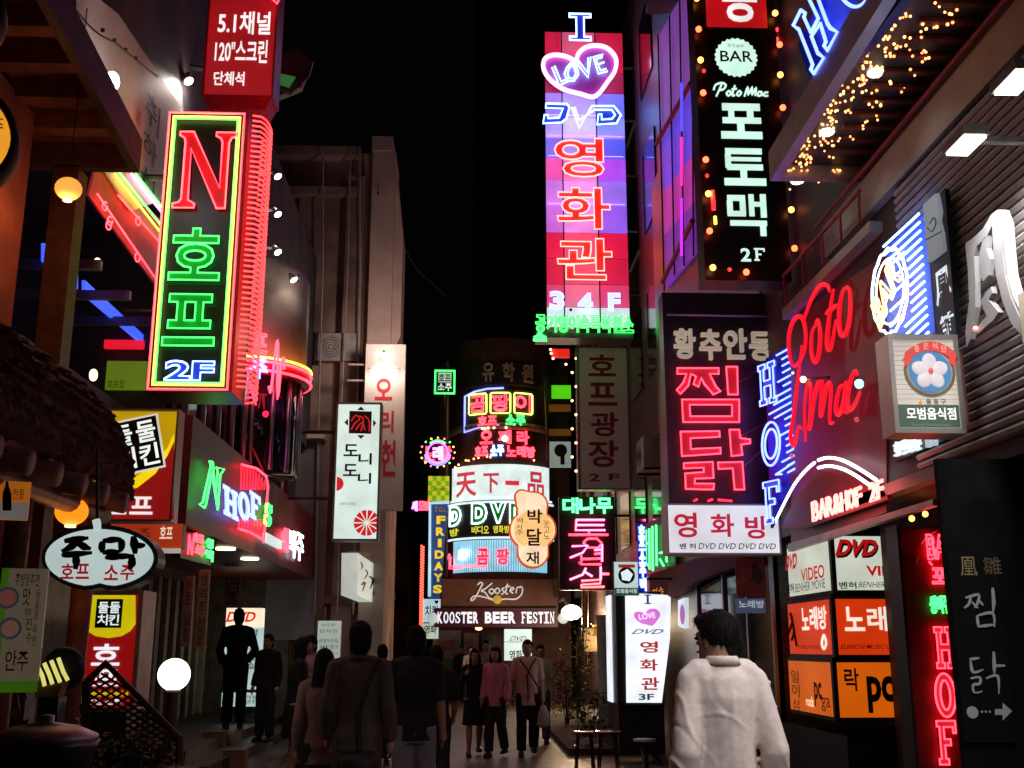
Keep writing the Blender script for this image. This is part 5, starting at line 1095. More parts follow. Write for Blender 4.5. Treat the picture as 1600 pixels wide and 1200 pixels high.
text(t, pl, (1062, 849, 1087, 858), '벤 허', INK, .02, d=.005); text(t, pl, (1092, 849, 1212, 858), 'DVD DVD DVD DVD', INK, .005, d=.005, shear=.02)
# ---- 20 blue neon HOF on a slanted panel
pl = Plane((2.80, 10.3, 0), (-.93, -.37, 0)); t = empty('neon_sign', 'blue neon HOF stacked vertically with blue stripes right of the giant red neon', 'neon sign', pl.p(1220, 830))
b = MB(); b.prism([pl.p(*q) for q in ((1192, 560), (1240, 530), (1249, 735), (1212, 800), (1200, 825))], pl.n, -.06, -.03); b.build('panel', mat('deep_blue_panel', (.02, .03, .3), .4), t)
for ch, rc in (('#H', (1191, 568, 1217, 632)), ('#F', (1199, 752, 1224, 818))):
    text(t, pl, rc, ch, emit((20, 30, 150), .5), 0, 'letter_face', d=.01); ntext(t, pl, rc, ch, BLUE, .010, d=.04)
for k in (1, .68): 
    b = MB(); b.tube([pl.p(1210 + 14 * k * cos(a), 694 - 34 * k * sin(a) - 2 * cos(a), .04) for a in [2 * pi * i / 24 for i in range(24)]], .011, closed=True); b.build('neon_lettering', BLUE, t)
st = []
for i in range(19):
    y = 545 + i * 10.4; x1 = 1237 + i * .55; x0 = x1 - (12 if i % 4 else 20) - (16 if 6 <= i <= 9 else 0); st.append([(x0, y + (x1 - x0) * .55), (x1, y)])
st.append([(1216, 742), (1246, 722)]); st.append([(1216, 742), (1226, 741)])
tubes(t, pl, st, hot((.5, .9, 5)), .009, .03, 'neon_stripe')
# ---- 21 red script on the wall
pl = rside(2.93); t = empty('script_sign', 'large red lit script lettering in two lines on the maroon wall', 'sign', pl.p(1290, 700))
P1 = [[(1262, 670), (1256, 668), (1252, 690), (1248, 696), (1244, 680), (1250, 640), (1256, 590), (1262, 540)], [(1264, 502), (1276, 470), (1290, 447), (1302, 446), (1306, 456)], [(1262, 560), (1250, 572), (1243, 560), (1241, 530), (1246, 506), (1256, 494), (1264, 500), (1268, 522), (1266, 548), (1258, 568)], [(1284, 508), (1278, 520), (1277, 550), (1283, 566), (1289, 552), (1291, 520), (1287, 500), (1283, 510)], [(1312, 452), (1306, 490), (1302, 530), (1304, 546), (1309, 540), (1316, 500)], [(1300, 490), (1318, 476)], [(1334, 448), (1326, 458), (1321, 490), (1323, 520), (1331, 522), (1338, 496), (1338, 456), (1332, 450)]]
P2 = [[(1268, 690), (1266, 640), (1270, 604), (1276, 602), (1276, 640), (1274, 670), (1282, 620), (1290, 596), (1294, 604), (1292, 650), (1300, 610), (1306, 598), (1308, 612), (1306, 658), (1312, 660)], [(1330, 602), (1322, 606), (1316, 634), (1320, 648), (1328, 630), (1332, 598), (1330, 640), (1336, 644)], [(1350, 586), (1346, 580), (1338, 600), (1334, 626), (1338, 640), (1346, 632), (1354, 612)]]
REDL = emit((232, 10, 34), 1.3)
for P in (P1, P2):
    b = MB()
    for ln in P:
        c_ = catmull(ln, 5); n = len(c_); b.tube([pl.p(x, y, .05) for x, y in c_], [(.011 + .009 * sin(pi * i / max(1, n - 1))) for i in range(n)], n=8)
    b.build('lettering', REDL, t)
for x, y, m, r_ in ((1277, 593, hot((6, 4, 1.2)), .028), (1368, 600, hot((.8, 5, 3.6)), .034), (1260, 583, OB, .012), (1364, 656, hot((.5, .02, .03)), .02), (1258, 712, hot((.7, .05, .02)), .02)): bulb(t, pl.p(x, y, .12), r_, m)
for q_ in (((1366, 600), (1352, 594)), ((1277, 593), (1310, 590))): b = MB(); pxtube(b, pl, q_, .013, .08); b.build('lamp_arm', DARK, t)
# arch and red neon line under it
t = empty('neon_arch', 'white neon arch with red BAR and HOF lettering over the entrance', 'neon sign', pl.p(1300, 810))
tubes(t, pl, [[(1219, 816), (1232, 790), (1250, 757), (1268, 735), (1282, 723)], [(1288, 719), (1304, 715), (1326, 719), (1352, 732), (1380, 750)], [(1288, 731), (1306, 728), (1330, 734), (1352, 746), (1378, 764)]], hot((3.0, 3.1, 3.4)), .013, .05, smooth=3)
b = MB(); A = [pl.p(*q) for q in ((1224, 826), (1250, 775), (1286, 736), (1320, 732), (1388, 768), (1395, 780), (1260, 826))]; b.prism(A, (-1, 0, 0), .0, .03); b.build('panel', mat('dark_red_panel', (.2, .01, .012), .5), t)
s = 'BAR&HOF 2F'; b = MB(); plb = rside(2.78)
for i, ch in enumerate(s):
    if ch == ' ': continue
    x0 = 1269 + i * 11.2; y0 = 783 - i * 3.6
    neon(b, plb.rect(x0, y0, x0 + 10, y0 + 30 - i * .2), ch, .0085, .0, .0)
b.build('neon_lettering', hot((6, .8, .7)), t)
b = MB(); b.prism([pl.p(*q) for q in ((1240, 850), (1470, 780), (1470, 790), (1240, 862))], (-1, 0, 0), .0, .05); b.build('ledge', mat('grey_fascia', (.4, .38, .38), .4), t)
# ---- 22 blue oval BAR neon panel
pl = rside(2.9); t = empty('neon_sign', 'blue striped neon panel with white oval and yellow BAR letters', 'neon sign', pl.p(1415, 520))
b = MB(); b.prism([pl.p(*q) for q in ((1388, 384), (1446, 332), (1462, 520), (1390, 522), (1378, 470))], (-1, 0, 0), -.06, 0); b.build('panel', mat('bright_blue_panel', (.03, .08, .5), .4), t)
st = []
for i in range(15):
    y1 = 334 + i * 13.2; x1 = 1443 + i * 1.1; ln = 56 if i < 3 else (34 if i < 4 or i > 10 else 22); st.append([(x1 - ln, y1 + ln * .92), (x1, y1)])
for i in range(5): st.append([(1398, 414 + i * 24), (1420, 394 + i * 24)])
tubes(t, pl, st, LBLUE, .0085, .03, 'neon_stripe')
for k in (1.0, .78):
    b = MB(); b.tube([pl.p(1404 + 28 * k * cos(a), 455 - 66 * k * sin(a) - 6 * k * cos(a) + (2.2 * sin(14 * a) if k == 1 else 0), .06) for a in [2 * pi * i / 56 for i in range(56)]], .010 if k == 1 else .007, n=6, closed=True); b.build('neon_oval', hot((3.0, 3.6, 4.4)), t)
ntext(t, pl, (1382, 428, 1428, 484), 'BAR', hot((4.2, 2.0, .4)), .008, .012, d=.09, rot=.5)
t = empty('neon_sign', 'white lit letter strip below the emblem light box', 'neon sign', pl.p(1430, 705)); R = pl.rect(1394, 686, 1474, 708)
for i, ch in enumerate('호프전문 1F'):
    if ch != ' ':
        q = pl.rect(1395 + i * 10, 690 - i * 2.2, 1404 + i * 10, 712 - i * 2.8); b = MB(); write(b, q, ch, .03, .0, thick=.03); b.build('lettering', emit((220, 240, 248), 1.1 if i < 4 else .5), t)
b = MB(); b.prism([pl.p(*q) for q in ((1390, 692), (1476, 664), (1476, 684), (1390, 722))], (-1, 0, 0), -.08, -.035); b.build('panel', BLACK, t)
# ---- 23 white Chinese letters banner, big carved letter
pl = rside(2.88); t = empty('vertical_banner', 'dark vertical banner with white Chinese letters and grey wave scroll', 'banner', pl.p(1475, 530))
b = MB(); b.prism([pl.p(*q) for q in ((1446, 325), (1476, 295), (1494, 522), (1464, 524))], (-1, 0, 0), -.03, 0); b.build('panel', mat('navy_board', (.02, .022, .045), .4), t)
b = MB(); b.prism([pl.p(*q) for q in ((1448, 320), (1468, 302), (1470, 310), (1474, 330), (1472, 345), (1477, 365), (1480, 392), (1456, 410))], (-1, 0, 0), .0, .025); b.build('scroll_panel', emit((150, 160, 168), .55), t)
tubes(t, pl, [[(1460, 350), (1466, 340), (1470, 348), (1464, 362), (1456, 356)], [(1454, 375), (1478, 362)]], GREYM, .004, .03, 'scroll_line', smooth=3)
text(t, pl, (1462, 418, 1487, 474), '凰', emit((226, 238, 244), 1), .03, d=.006); text(t, pl, (1470, 488, 1493, 526), '雛', emit((226, 238, 244), 1), .03, d=.006)
pl = rside(2.74); t = empty('carved_letter_sign', 'huge pale three dimensional Chinese character on the corrugated wall', 'sign', pl.p(1550, 540))
CH = [[(1508, 380), (1520, 372), (1535, 358), (1548, 336), (1558, 328), (1564, 350), (1566, 392), (1570, 430), (1578, 462), (1588, 486), (1597, 502), (1604, 492), (1610, 488), (1606, 512), (1594, 522), (1580, 505), (1566, 470), (1556, 430), (1552, 390), (1550, 352), (1540, 372), (1526, 384), (1522, 400), (1524, 440), (1524, 480), (1516, 530), (1510, 544), (1508, 520), (1514, 470), (1512, 420)],
      [(1530, 398), (1536, 372), (1543, 368), (1541, 388), (1546, 404), (1544, 430), (1536, 440), (1530, 428)], [(1532, 470), (1540, 458), (1548, 448), (1550, 458), (1544, 468), (1552, 478), (1560, 488), (1552, 500), (1538, 512), (1528, 522), (1524, 514), (1534, 502), (1542, 494), (1536, 482)]]
for i, l in enumerate(CH):
    b = MB(); b.prism([pl.p(*q) for q in l], (-1, 0, 0), -.03, 0); b.build('letter_stroke', mat('pale_letter_face', (.30, .31, .33), .35, var=.15), t)
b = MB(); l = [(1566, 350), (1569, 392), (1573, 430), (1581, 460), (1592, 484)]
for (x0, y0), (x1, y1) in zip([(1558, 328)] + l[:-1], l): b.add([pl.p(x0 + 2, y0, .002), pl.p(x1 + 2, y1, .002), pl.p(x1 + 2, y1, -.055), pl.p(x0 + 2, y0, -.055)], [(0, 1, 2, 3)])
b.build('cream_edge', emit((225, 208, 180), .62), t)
b = MB(); b.box((2.7, rside(2.72).p(1598, 480).y - .1, rside(2.72).p(1598, 540).z), (2.95, rside(2.72).p(1598, 480).y, rside(2.72).p(1598, 460).z)); b.build('mount', mat('cream_box', (.6, .55, .46), .5), t)
bulb(t, pl.p(1530, 514, .02), .016, hot((2.0, .25, .2)), 'indicator_lamp')
# ---- 24 emblem light box
pl = front(rside(2.93).p(1518, 600).y); t, R = sgn('light box with round hibiscus emblem, red ribbon and green band with white letters', pl, (1397, 528, 1497, 672), 'emblem_sign')
b = MB(); b.rbox(R, -.005, 0, 1.005, 1, -.2, -.012); b.build('casing', mat('brown_casing', (.3, .16, .13), .4, .3), t); b = MB(); b.rbox(R, 0, 0, 1, 1, -.0115, 0); b.build('panel', emit((205, 196, 186), .62), t)
b = MB(); u, v = .05, .035
for q in ((-u, -v, 1 + u, .02), (-u, .98, 1 + u, 1 + v), (-u, .02, .02, .98), (.98, .02, 1 + u, .98)): b.rbox(R, *q, -.19, .012)
b.build('frame', mat('aluminium_frame', (.5, .48, .45), .35, .6, .1), t)
b = MB()
for i in range(13): b.rbox(R, .02, .33 + i * .052, .98, .334 + i * .052, 0, .001)
b.build('rules', mat('grey_rule', (.35, .34, .33), .6), t)
b = MB(); b.rbox(R, .03, .03, .97, .27, 0, .004); b.build('green_band', emit((12, 62, 40), .7), t)
text(t, pl, (1416, 637, 1493, 656), '모범음식점', emit((235, 240, 235), .95), .04, d=.007); text(t, pl, (1424, 661, 1484, 666), 'Good Restaurant', emit((90, 130, 110), .8), 0, d=.007)
text(t, pl, (1447, 624, 1478, 632), '동 동 구', INK, .01, d=.003); b = MB(); b.add([pl.p(1434, 632, .003), pl.p(1441, 632, .003), pl.p(1438, 624, .003)], [(0, 1, 2)]); b.build('flame_mark', emit((220, 120, 20), .8), t)
c = pl.p(1452, 581, .002); k = (pl.p(1462, 581) - pl.p(1442, 581)).length / 20
for r_, d, m, nm in ((40, .004, mat('khaki_ring', (.22, .20, .13), .5), 'outer_ring'), (35.5, .006, mat('pale_ring', (.5, .46, .36), .5), 'ring_line'), (33, .008, emit((22, 110, 165), .8), 'blue_disc')):
    b = MB(); b.lathe(c, [(r_ * k, 0), (r_ * k, d), (0, d + .0003)], 40, (0, -1, 0)); b.build(nm, m, t)
for i in range(5):
    a = pi / 2 + 2 * pi * i / 5; b = MB(); M = Matrix.Rotation(-(a - pi / 2), 3, 'Y'); b.ball(c + Vector((15 * k * cos(a), -.008, 15 * k * sin(a))), (11.5 * k, .012, 14 * k), 16, 10, M); b.build('petal', emit((215, 205, 210), .7), t, True)
b = MB(); b.ball(c + Vector((0, -.022, 0)), (4 * k, .006, 5 * k), 10, 6); b.build('flower_heart', emit((205, 60, 70), .8), t, True)
def rib(x, f): return 559 - 20 * (1 - ((x - 1452) / 42) ** 2) + f
top = [(x, rib(x, -5)) for x in range(1412, 1493, 5)]; bot = [(x, rib(x, 10)) for x in range(1412, 1493, 5)]
b = MB(); b.add([pl.p(x, y, .013) for x, y in top + bot], [(i, i + 1, len(top) + i + 1, len(top) + i) for i in range(len(top) - 1)]); b.add([pl.p(x, y, .012) for x, y in ((1408, 562), (1420, 552), (1424, 566), (1410, 576), (1413, 567))], [tuple(range(5))]); b.add([pl.p(x, y, .012) for x, y in ((1496, 562), (1484, 552), (1480, 566), (1494, 576), (1491, 567))], [tuple(range(5))]); b.build('ribbon', emit((205, 38, 26), .8), t)
b = MB()
for i, ch in enumerate('좋은식단'): x = 1427 + i * 14; write(b, pl.rect(x, rib(x + 4, -3), x + 8, rib(x + 4, 7)), ch, 0, .015)
b.build('ribbon_lettering', emit((245, 190, 170), .9), t)
for v_ in (.18, .8): arm(t, R.m(1.04, v_, -.1), R.m(1.2, v_, -.1), .010, STEEL)
b = MB(); b.tube([R.m(1.2, .1, -.1), R.m(1.2, .9, -.1)], .014); b.tube([R.m(1.2, .5, -.1), R.m(2.3, .5, -.1)], .014); b.build('bracket', mat('rust_metal', (.25, .12, .1), .6), t)
# ---- 25 HOF neon on top of canopy
pl = rside(2.32); t = empty('neon_sign', 'giant blue neon HO standing on the canopy edge at top right', 'neon sign', pl.p(1290, 110))
b = MB(); b.prism([pl.p(*q) for q in ((1238, 70), (1300, -60), (1420, -160), (1420, -30), (1345, 70), (1266, 150))], (-1, 0, 0), -.10, -.04); b.build('panel', mat('deep_blue_panel', (.02, .03, .3), .4), t)
HH = [(1262, 14), (1266, 28), (1258, 40), (1274, 52), (1284, 52), (1290, 44), (1278, 30), (1276, 20), (1264, 10)]
HP = [(1248, 40), (1260, 16), (1267, 20), (1265, 27), (1276, 51), (1288, 29), (1270, -8), (1264, -4), (1276, -28), (1284, -26), (1283, -14), (1302, 36), (1307, 44), (1319, 51), (1303, 79), (1297, 72), (1300, 65), (1291, 37), (1277, 57), (1287, 83), (1297, 91), (1281, 115), (1276, 109), (1279, 101), (1257, 46)]
tubes(t, pl, [HP], BLUE, .013, .04, 'neon_lettering', True)
b = MB(); pxtube(b, pl, [(1342 + 26 * cos(a), -26 - 36 * sin(a) + 8 * cos(a)) for a in [2 * pi * i / 26 for i in range(26)]], .011, .04, True); pxtube(b, pl, [(1342 + 16 * cos(a), -26 - 22 * sin(a) + 6 * cos(a)) for a in [2 * pi * i / 26 for i in range(26)]], .011, .04, True); b.build('neon_lettering', BLUE, t)
# ---- 26 fairy lights under the canopy
FL = [hot((4.0, 1.5, .5)), hot((3.0, .85, .22))]
def onsoffit(px, py, dz=0): r_ = ray(px, py); tt = (CZ0 + .09 - dz - CZ) / r_.z; return CAM + r_ * tt
for nm, lb, base, amp in (('fairy_lights', 'outer string of warm fairy lights along the canopy edge', [(1226, 282), (1250, 262), (1262, 228), (1296, 196), (1300, 160), (1340, 128), (1350, 84), (1392, 50), (1400, 10), (1440, -30)], 12), ('fairy_lights', 'inner looping string of warm fairy lights under the canopy', [(1240, 276), (1306, 262), (1290, 216), (1350, 200), (1372, 160), (1325, 150), (1404, 130), (1444, 84), (1390, 72), (1438, 52), (1490, 20), (1450, -12), (1520, -20)], 13), ('fairy_lights', 'middle zigzag string of warm fairy lights between the soffit lamps', [(1230, 278), (1262, 250), (1248, 240), (1290, 222), (1280, 190), (1318, 180), (1310, 140), (1366, 112), (1352, 100), (1388, 88), (1384, 40), (1420, 30), (1416, -16), (1460, -40)], 11)):
    C = catmull(base, 40); t = empty(nm, lb, 'string lights', onsoffit(*C[0])); W_ = []
    n = 96
    for i in range(n):
        p = C[int(i / n * (len(C) - 1))]; px = p[0] + random.gauss(0, amp * .55); py = p[1] + random.gauss(0, amp * .55); c = onsoffit(px, py, random.uniform(.01, .05)); W_.append(c)
        bulb(t, c, random.uniform(.007, .0105), FL[i % 3 == 0])
    b = MB(); b.tube(W_, .002, n=3, cap=False); b.build('wire', DARK, t)
# ---- 27 lit cabinets by the entrance
def cab(label, rcs, col, k, X0=3.03):
    pl = front(9.0); R = pl.rect(*rcs); return pl, R
rows = [(838, 922, (216, 226, 208), .80, 'white lit corner box with red DVD and VIDEO lettering'), (936, 1023, (222, 58, 8), .80, 'orange red lit corner box with white Korean karaoke lettering'), (1035, 1121, (222, 98, 6), .80, 'orange lit corner box with black pc lettering')]
for i, (y0, y1, col, k, lb) in enumerate(rows):
    pl = front(9.0); ps = rside(3.005); R = pl.rect(1303 + i * 2, y0, 1428, y1); t = empty('corner_light_box', lb, 'light box', R.m(0, 0), 'stacked corner light boxes')
    x0, z0, z1 = R.m(0, 0).x + .01, R.m(0, 0).z, R.m(0, 1).z
    b = MB(); b.box((x0, 9.0, z0), (x0 + 1.0, 9.25, z1)); b.build('front_panel', emit(col, k), t)
    yf = 10.25; b = MB(); b.box((x0 - .03, 9.04, z0 + .0), (x0 - .002, yf, z1)); b.build('side_panel', emit(col, k * .9), t)
    ps = rside(x0 - .03)
    b = MB(); b.box((x0 - .035, 8.985, z1), (x0 + 1.0, yf, z1 + .035)); b.box((x0 - .035, 8.985, z0 - .03), (x0 + 1.0, yf, z0 - .001)); b.box((x0 - .036, 8.98, z0), (x0 - .001, 9.035, z1)); b.build('frame', BLACK, t)
    GI = mat('grey_ink', (.2, .22, .25), .6)
    if i == 0:
        rf = emit((170, 14, 22), .9)
        text(t, pl, (1310, 846, 1372, 872), 'DVD', INK, .06, 'letter_shadow', d=.004, shear=.15); text(t, pl, (1308, 843, 1370, 869), 'DVD', rf, .045, d=.008, shear=.15); text(t, pl, (1387, 860, 1397, 871), '&', INK, 0, d=.004); text(t, pl, (1353, 884, 1430, 900), 'VIDEO', rf, .035, d=.006)
        text(t, pl, (1311, 909, 1338, 920), '벤허', INK, .02, d=.004); text(t, pl, (1342, 909, 1420, 918), 'BENHER MOVIE', GI, 0, d=.004, shear=.04)
        text(t, ps, (1228, 866, 1246, 890), 'DVD', rf, .045, d=.004, shear=.15); text(t, ps, (1252, 885, 1289, 906), 'VIDEO', rf, .02, d=.004); text(t, ps, (1229, 912, 1241, 927), '벤허', INK, .02, d=.004); text(t, ps, (1243, 908, 1290, 922), 'BENHER MOVIE', GI, 0, d=.004)
    if i == 1:
        wf = emit((250, 240, 225), .95)
        text(t, pl, (1317, 948, 1424, 986), '노래방', wf, .05, d=.004, cells='h'); text(t, pl, (1314, 1007, 1408, 1014), 'EUNICHI MUSIC CLUB', INK, .005, d=.004, shear=.03); c = pl.p(1418, 1002, .002); b = MB(); b.lathe(c, [(.05, 0), (.05, .004)], 20, (0, -1, 0)); b.build('white_dot', wf, t)
        text(t, ps, (1252, 948, 1293, 984), '노래방', wf, .045, d=.004, cells='h'); text(t, ps, (1248, 1008, 1282, 1014), 'EUNICHI MUSIC', INK, 0, d=.004); tubes(t, ps, [[(1236, 958), (1242, 985), (1238, 1000)], [(1238, 962), (1246, 1010)], [(1233, 990), (1240, 970)]], INK, .012, .006, 'figure_stroke', smooth=3); tubes(t, ps, [[(1288, 992), (1285, 1004), (1288, 1014), (1292, 1004), (1288, 992)]], wf, .012, .004, 'ring', smooth=3)
    if i == 2:
        text(t, pl, (1319, 1044, 1342, 1080), '락', INK, .015, d=.004); text(t, pl, (1355, 1056, 1398, 1114), 'pc', INK, .035, d=.004); text(t, pl, (1396, 1084, 1428, 1112), 'gam', INK, .0, d=.0045)
        text(t, ps, (1273, 1066, 1285, 1104), 'pc', INK, .03, d=.004); text(t, ps, (1284, 1090, 1298, 1112), 'ga', INK, 0, d=.004); text(t, ps, (1260, 1088, 1272, 1104), 'rock', emit((250, 235, 190), .9), .02, d=.004); text(t, ps, (1238, 1046, 1250, 1112), '일이삼', mat('brown_ink', (.06, .02, .01), .6), 0, d=.004, cells='v')
# ---- 28 vertical red HOF at doorway
pl = front(7.6); t, R = sgn('narrow vertical sign with red neon HOF and a small green neon word', pl, (1420, 826, 1490, 1215), 'neon_sign', 'neon sign')
b = MB(); b.rbox(R, 0, 0, 1, 1, -.2, 0); b.build('panel', mat('dark_red_panel', (.07, .006, .008), .2), t)
b = MB(); b.rbox(R, -.06, 0, 0, 1, -.2, .015); b.rbox(R, -.06, 1, 1.06, 1.015, -.2, .015); b.build('frame', DARK, t)
for ch, rc in (('#H', (1459, 980, 1488, 1044)), ('#F', (1463, 1126, 1492, 1194))):
    text(t, pl, rc, ch, emit((140, 4, 10), .45), 0, 'letter_face', d=.01); ntext(t, pl, rc, ch, RED, .0075, d=.03)
b = MB(); write(b, pl.rect(1459, 1052, 1490, 1120), '#O', d=.01); b.build('letter_face', emit((140, 4, 10), .45), t)
b = MB(); neon(b, pl.rect(1459, 1052, 1490, 1120), '#O', .0075, d=.03); b.build('neon_lettering', RED, t)
ntext(t, pl, (1446, 836, 1476, 874), 'BA', RED, .007, .01, d=.03); ntext(t, pl, (1454, 888, 1478, 912), '포', RED, .007, .01, d=.03); tubes(t, pl, [[(1447, 878), (1452, 884)]], RED, .007)
ntext(t, pl, (1450, 932, 1481, 958), '생맥주', GREEN, .006, -.0, d=.03, cells='h')
for x, y, m in ((1422, 811, OB), (1443, 804, OB), (1467, 796, hot((6, .3, .2))), (1471, 816, hot((4, .1, .1)))): bulb(t, pl.p(x, y, .03), .022 if y < 812 else .01, m)
c = pl.p(1424, 905, .01)
tubes(t, pl, [[(1438, 850), (1448, 838), (1468, 826)], [(1430, 880), (1434, 870)]], STEEL, .006, .01, 'glint_trim', smooth=3)
# ---- 29 dark board with pale letters on the near pier
pl = front(5.885); t, R = sgn('black board with grey brush Korean letters and an arrow on the near pier', pl, (1494, 862, 1572, 1160), 'pier_board')
board(t, R, .01, mat('slate_board', (.010, .010, .011), .6, spec=.05)); GL = mat('grey_letter', (.50, .5, .54), .5, var=.1)
text(t, pl, (1500, 870, 1526, 900), '凰', mat('gold_letter', (.35, .28, .14), .5), 0, d=.003); text(t, pl, (1536, 870, 1564, 898), '雛', mat('dull_gold', (.16, .13, .07), .5), 0, d=.003)
brush(t, pl, [(((1508, 934), (1522, 930), (1530, 928)), 4), (((1517, 932), (1513, 944), (1506, 950)), 4), (((1518, 940), (1524, 947), (1528, 950)), 3), (((1530, 930), (1527, 942), (1522, 950)), 4), (((1529, 938), (1536, 946)), 3), (((1550, 918), (1552, 940), (1551, 956)), 5), (((1526, 962), (1528, 980)), 4), (((1526, 962), (1550, 958), (1553, 980)), 4), (((1527, 979), (1552, 976)), 4)], GL, .003, 'lettering')
brush(t, pl, [(((1514, 1030), (1530, 1028)), 4), (((1516, 1032), (1520, 1050), (1536, 1046)), 4), (((1552, 1018), (1553, 1040), (1553, 1052)), 5), (((1553, 1040), (1570, 1040)), 4), (((1516, 1060), (1530, 1058), (1530, 1068), (1520, 1070), (1522, 1082), (1534, 1080)), 4), (((1540, 1060), (1558, 1056), (1560, 1084)), 4)], GL, .003, 'lettering')
c = pl.p(1519, 1113, .002); b = MB(); b.lathe(c, [(.031, 0), (.031, .003)], 20, (0, -1, 0)); 
for x in (1534, 1540, 1546): b.lathe(pl.p(x, 1112, .002), [(.006, 0), (.006, .003)], 8, (0, -1, 0))
b.build('dot', GL, t); poly(t, pl, [(1554, 1108), (1566, 1108), (1566, 1098), (1581, 1111), (1566, 1126), (1566, 1117), (1554, 1117)], GL, .004, 'arrow')
# ---- 30 green and blue vertical neon, small emblem box, standing heart sign
pl = rside(3.0); t = empty('neon_sign', 'green neon Korean letters seen edge on behind the white light box', 'neon sign', pl.p(1028, 890))
b = MB(); b.prism([pl.p(*q) for q in ((1008, 818), (1054, 800), (1056, 884), (1010, 890))], (-1, 0, 0), -.02, 0); b.build('panel', BLACK, t)
tubes(t, pl, [[(1014, 828), (1014, 880), (1020, 886)], [(1019, 826), (1020, 890)], [(1024, 822), (1025, 892)], [(1030, 820), (1031, 884)], [(1014, 850), (1019, 848)], [(1036, 864), (1046, 862), (1047, 878)], [(1036, 874), (1042, 884)]], hot((.25, 4.2, .7)), .016, .05, 'neon_lettering')
t = empty('neon_sign', 'narrow blue white neon word beside the edge on green letters', 'neon sign', rside(2.6).p(1003, 920)); pl = front(14.6)
ntext(t, pl, (999, 820, 1008, 924), '호프소주맥', hot((.8, 1.2, 5.5)), .014, .0, d=.02, cells='v'); b = MB(); b.rbox(pl.rect(997, 818, 1010, 926), 0, 0, 1, 1, -.05, 0); b.build('panel', mat('deep_blue_panel', (.02, .03, .3), .4), t)
pl = front(15.5); t, R = sgn('small white light box with round flower emblem above the upright heart sign', pl, (960, 878, 998, 930), 'emblem_sign')
board(t, R, .15, emit((200, 226, 226), .85), back=GREYM); b = MB(); b.rbox(R, 0, 0, 1, .22, 0, .004); b.build('green_band', emit((20, 80, 55), .7), t); text(t, pl, (963, 920, 995, 927), '모범음식점', emit((215, 230, 225), .9), .02, d=.006)
c = pl.p(979, 899, .002)
for r_, d, m in ((13, .003, mat('khaki_ring', (.22, .2, .13), .5)), (11.4, .005, mat('green_black_ink', (.01, .035, .025), .5)), (10, .007, emit((235, 250, 250), .95))):
    b = MB(); b.lathe(c, [(r_ / FPX * 15.5, 0), (r_ / FPX * 15.5, d)], 5 if r_ == 10 else 24, (0, -1, 0)); b.build('emblem', m, t)
b = MB(); b.rbox(pl.rect(966, 882, 992, 887), 0, 0, 1, 1, 0, .012); b.build('ribbon', emit((170, 40, 30), .8), t); arm(t, R.m(1, .5, -.1), R.m(2.8, .5, -.1), .02)
pl = front(16.0); t = empty('standing_sign', 'white upright light box with pink heart and red Korean letters near the stools', 'sign', pl.p(1010, 1150))
O = [(977, 926), (1048, 930), (1047, 996), (1034, 1098), (979, 1098)]
b = MB(); b.prism([pl.p(*q) for q in O][::-1], (0, -1, 0), -.02, 0); b.build('panel', emit((238, 242, 250), 1.15), t)
R = pl.rect(962, 924, 1050, 1100); x0, x1 = pl.p(966, 1000).x, pl.p(1047, 1000).x; z0, z1 = pl.p(1000, 1100).z, pl.p(1000, 924).z
b = MB(); b.box((x0 - .02, 16.03, z0 - .02), (x1 - .1, 17.0, z1)); b.box((x0 - .0, 16.1, .12), (x1 - .1, 16.9, z0)); b.build('casing', DARK, t)
b = MB(); b.box((x0 - .05, 16.5, z0), (x0 - .022, 16.98, z1 - .03)); b.build('side_panel', emit((232, 236, 246), 1.1), t)
text(t, pl, (1007, 929, 1017, 944), '#I', emit((40, 60, 140), .8), 0, d=.004)
hs = [((x - 905) * .36 + 1011, (y - 115) * .34 + 964) for x, y in HC]; b = MB(); b.add([pl.p(x, y, .003) for x, y in hs], [tuple(range(len(hs)))[::-1]]); b.build('heart', emit((222, 120, 220), 1), t); text(t, pl, (998, 958, 1024, 967), 'LOVE', emit((245, 235, 250), 1.1), .02, d=.006, rot=.12)
text(t, pl, (990, 983, 1036, 991), 'DVD', emit((120, 140, 170), .8), .03, d=.004, shear=.2)
for ch, rc in (('영', (1000, 1002, 1028, 1020)), ('화', (1000, 1030, 1028, 1048)), ('관', (1002, 1058, 1030, 1078))): text(t, pl, rc, ch, emit((175, 40, 35), .9), .04, d=.004)
text(t, pl, (998, 1084, 1022, 1094), '3F', emit((50, 70, 90), .7), .03, d=.004); 
lamp('POINT', pl.p(1010, 1040, .5), 0.01, (1, 1, 1), .1)
# red awning and posters by the glass entrance, glass highlights
pl = rside(3.0); t = empty('awning', 'dark red scalloped awning with amber lettering over the side entrance', 'awning', pl.p(1080, 925))
b = MB(); A = [pl.p(*q) for q in ((1024, 898), (1100, 872), (1180, 866), (1180, 880), (1100, 908), (1060, 934), (1050, 928), (1042, 938), (1034, 930), (1026, 940))]; b.prism(A, (-1, 0, 0), .0, .10); b.build('canopy', mat('dark_red_cloth', (.13, .02, .022), .8), t)
text(t, pl, (1030, 918, 1048, 934), '민속', emit((255, 150, 50), .8), .0, d=.104)
pl = front(10.86); t, R = sgn('red poster with dark figure shapes beside the glass entrance', pl, (1150, 872, 1196, 932), 'wall_poster', 'poster'); board(t, R, .02, mat('red_poster', (.30, .03, .035), .5, var=.5, scale=9)); b = MB(); b.ball(R.m(.72, .55, .004), (.05, .004, .09), 10, 8); b.ball(R.m(.66, .8, .004), (.03, .004, .03), 10, 8); b.build('figure_picture', mat('dark_figure', (.05, .02, .02), .5), t)
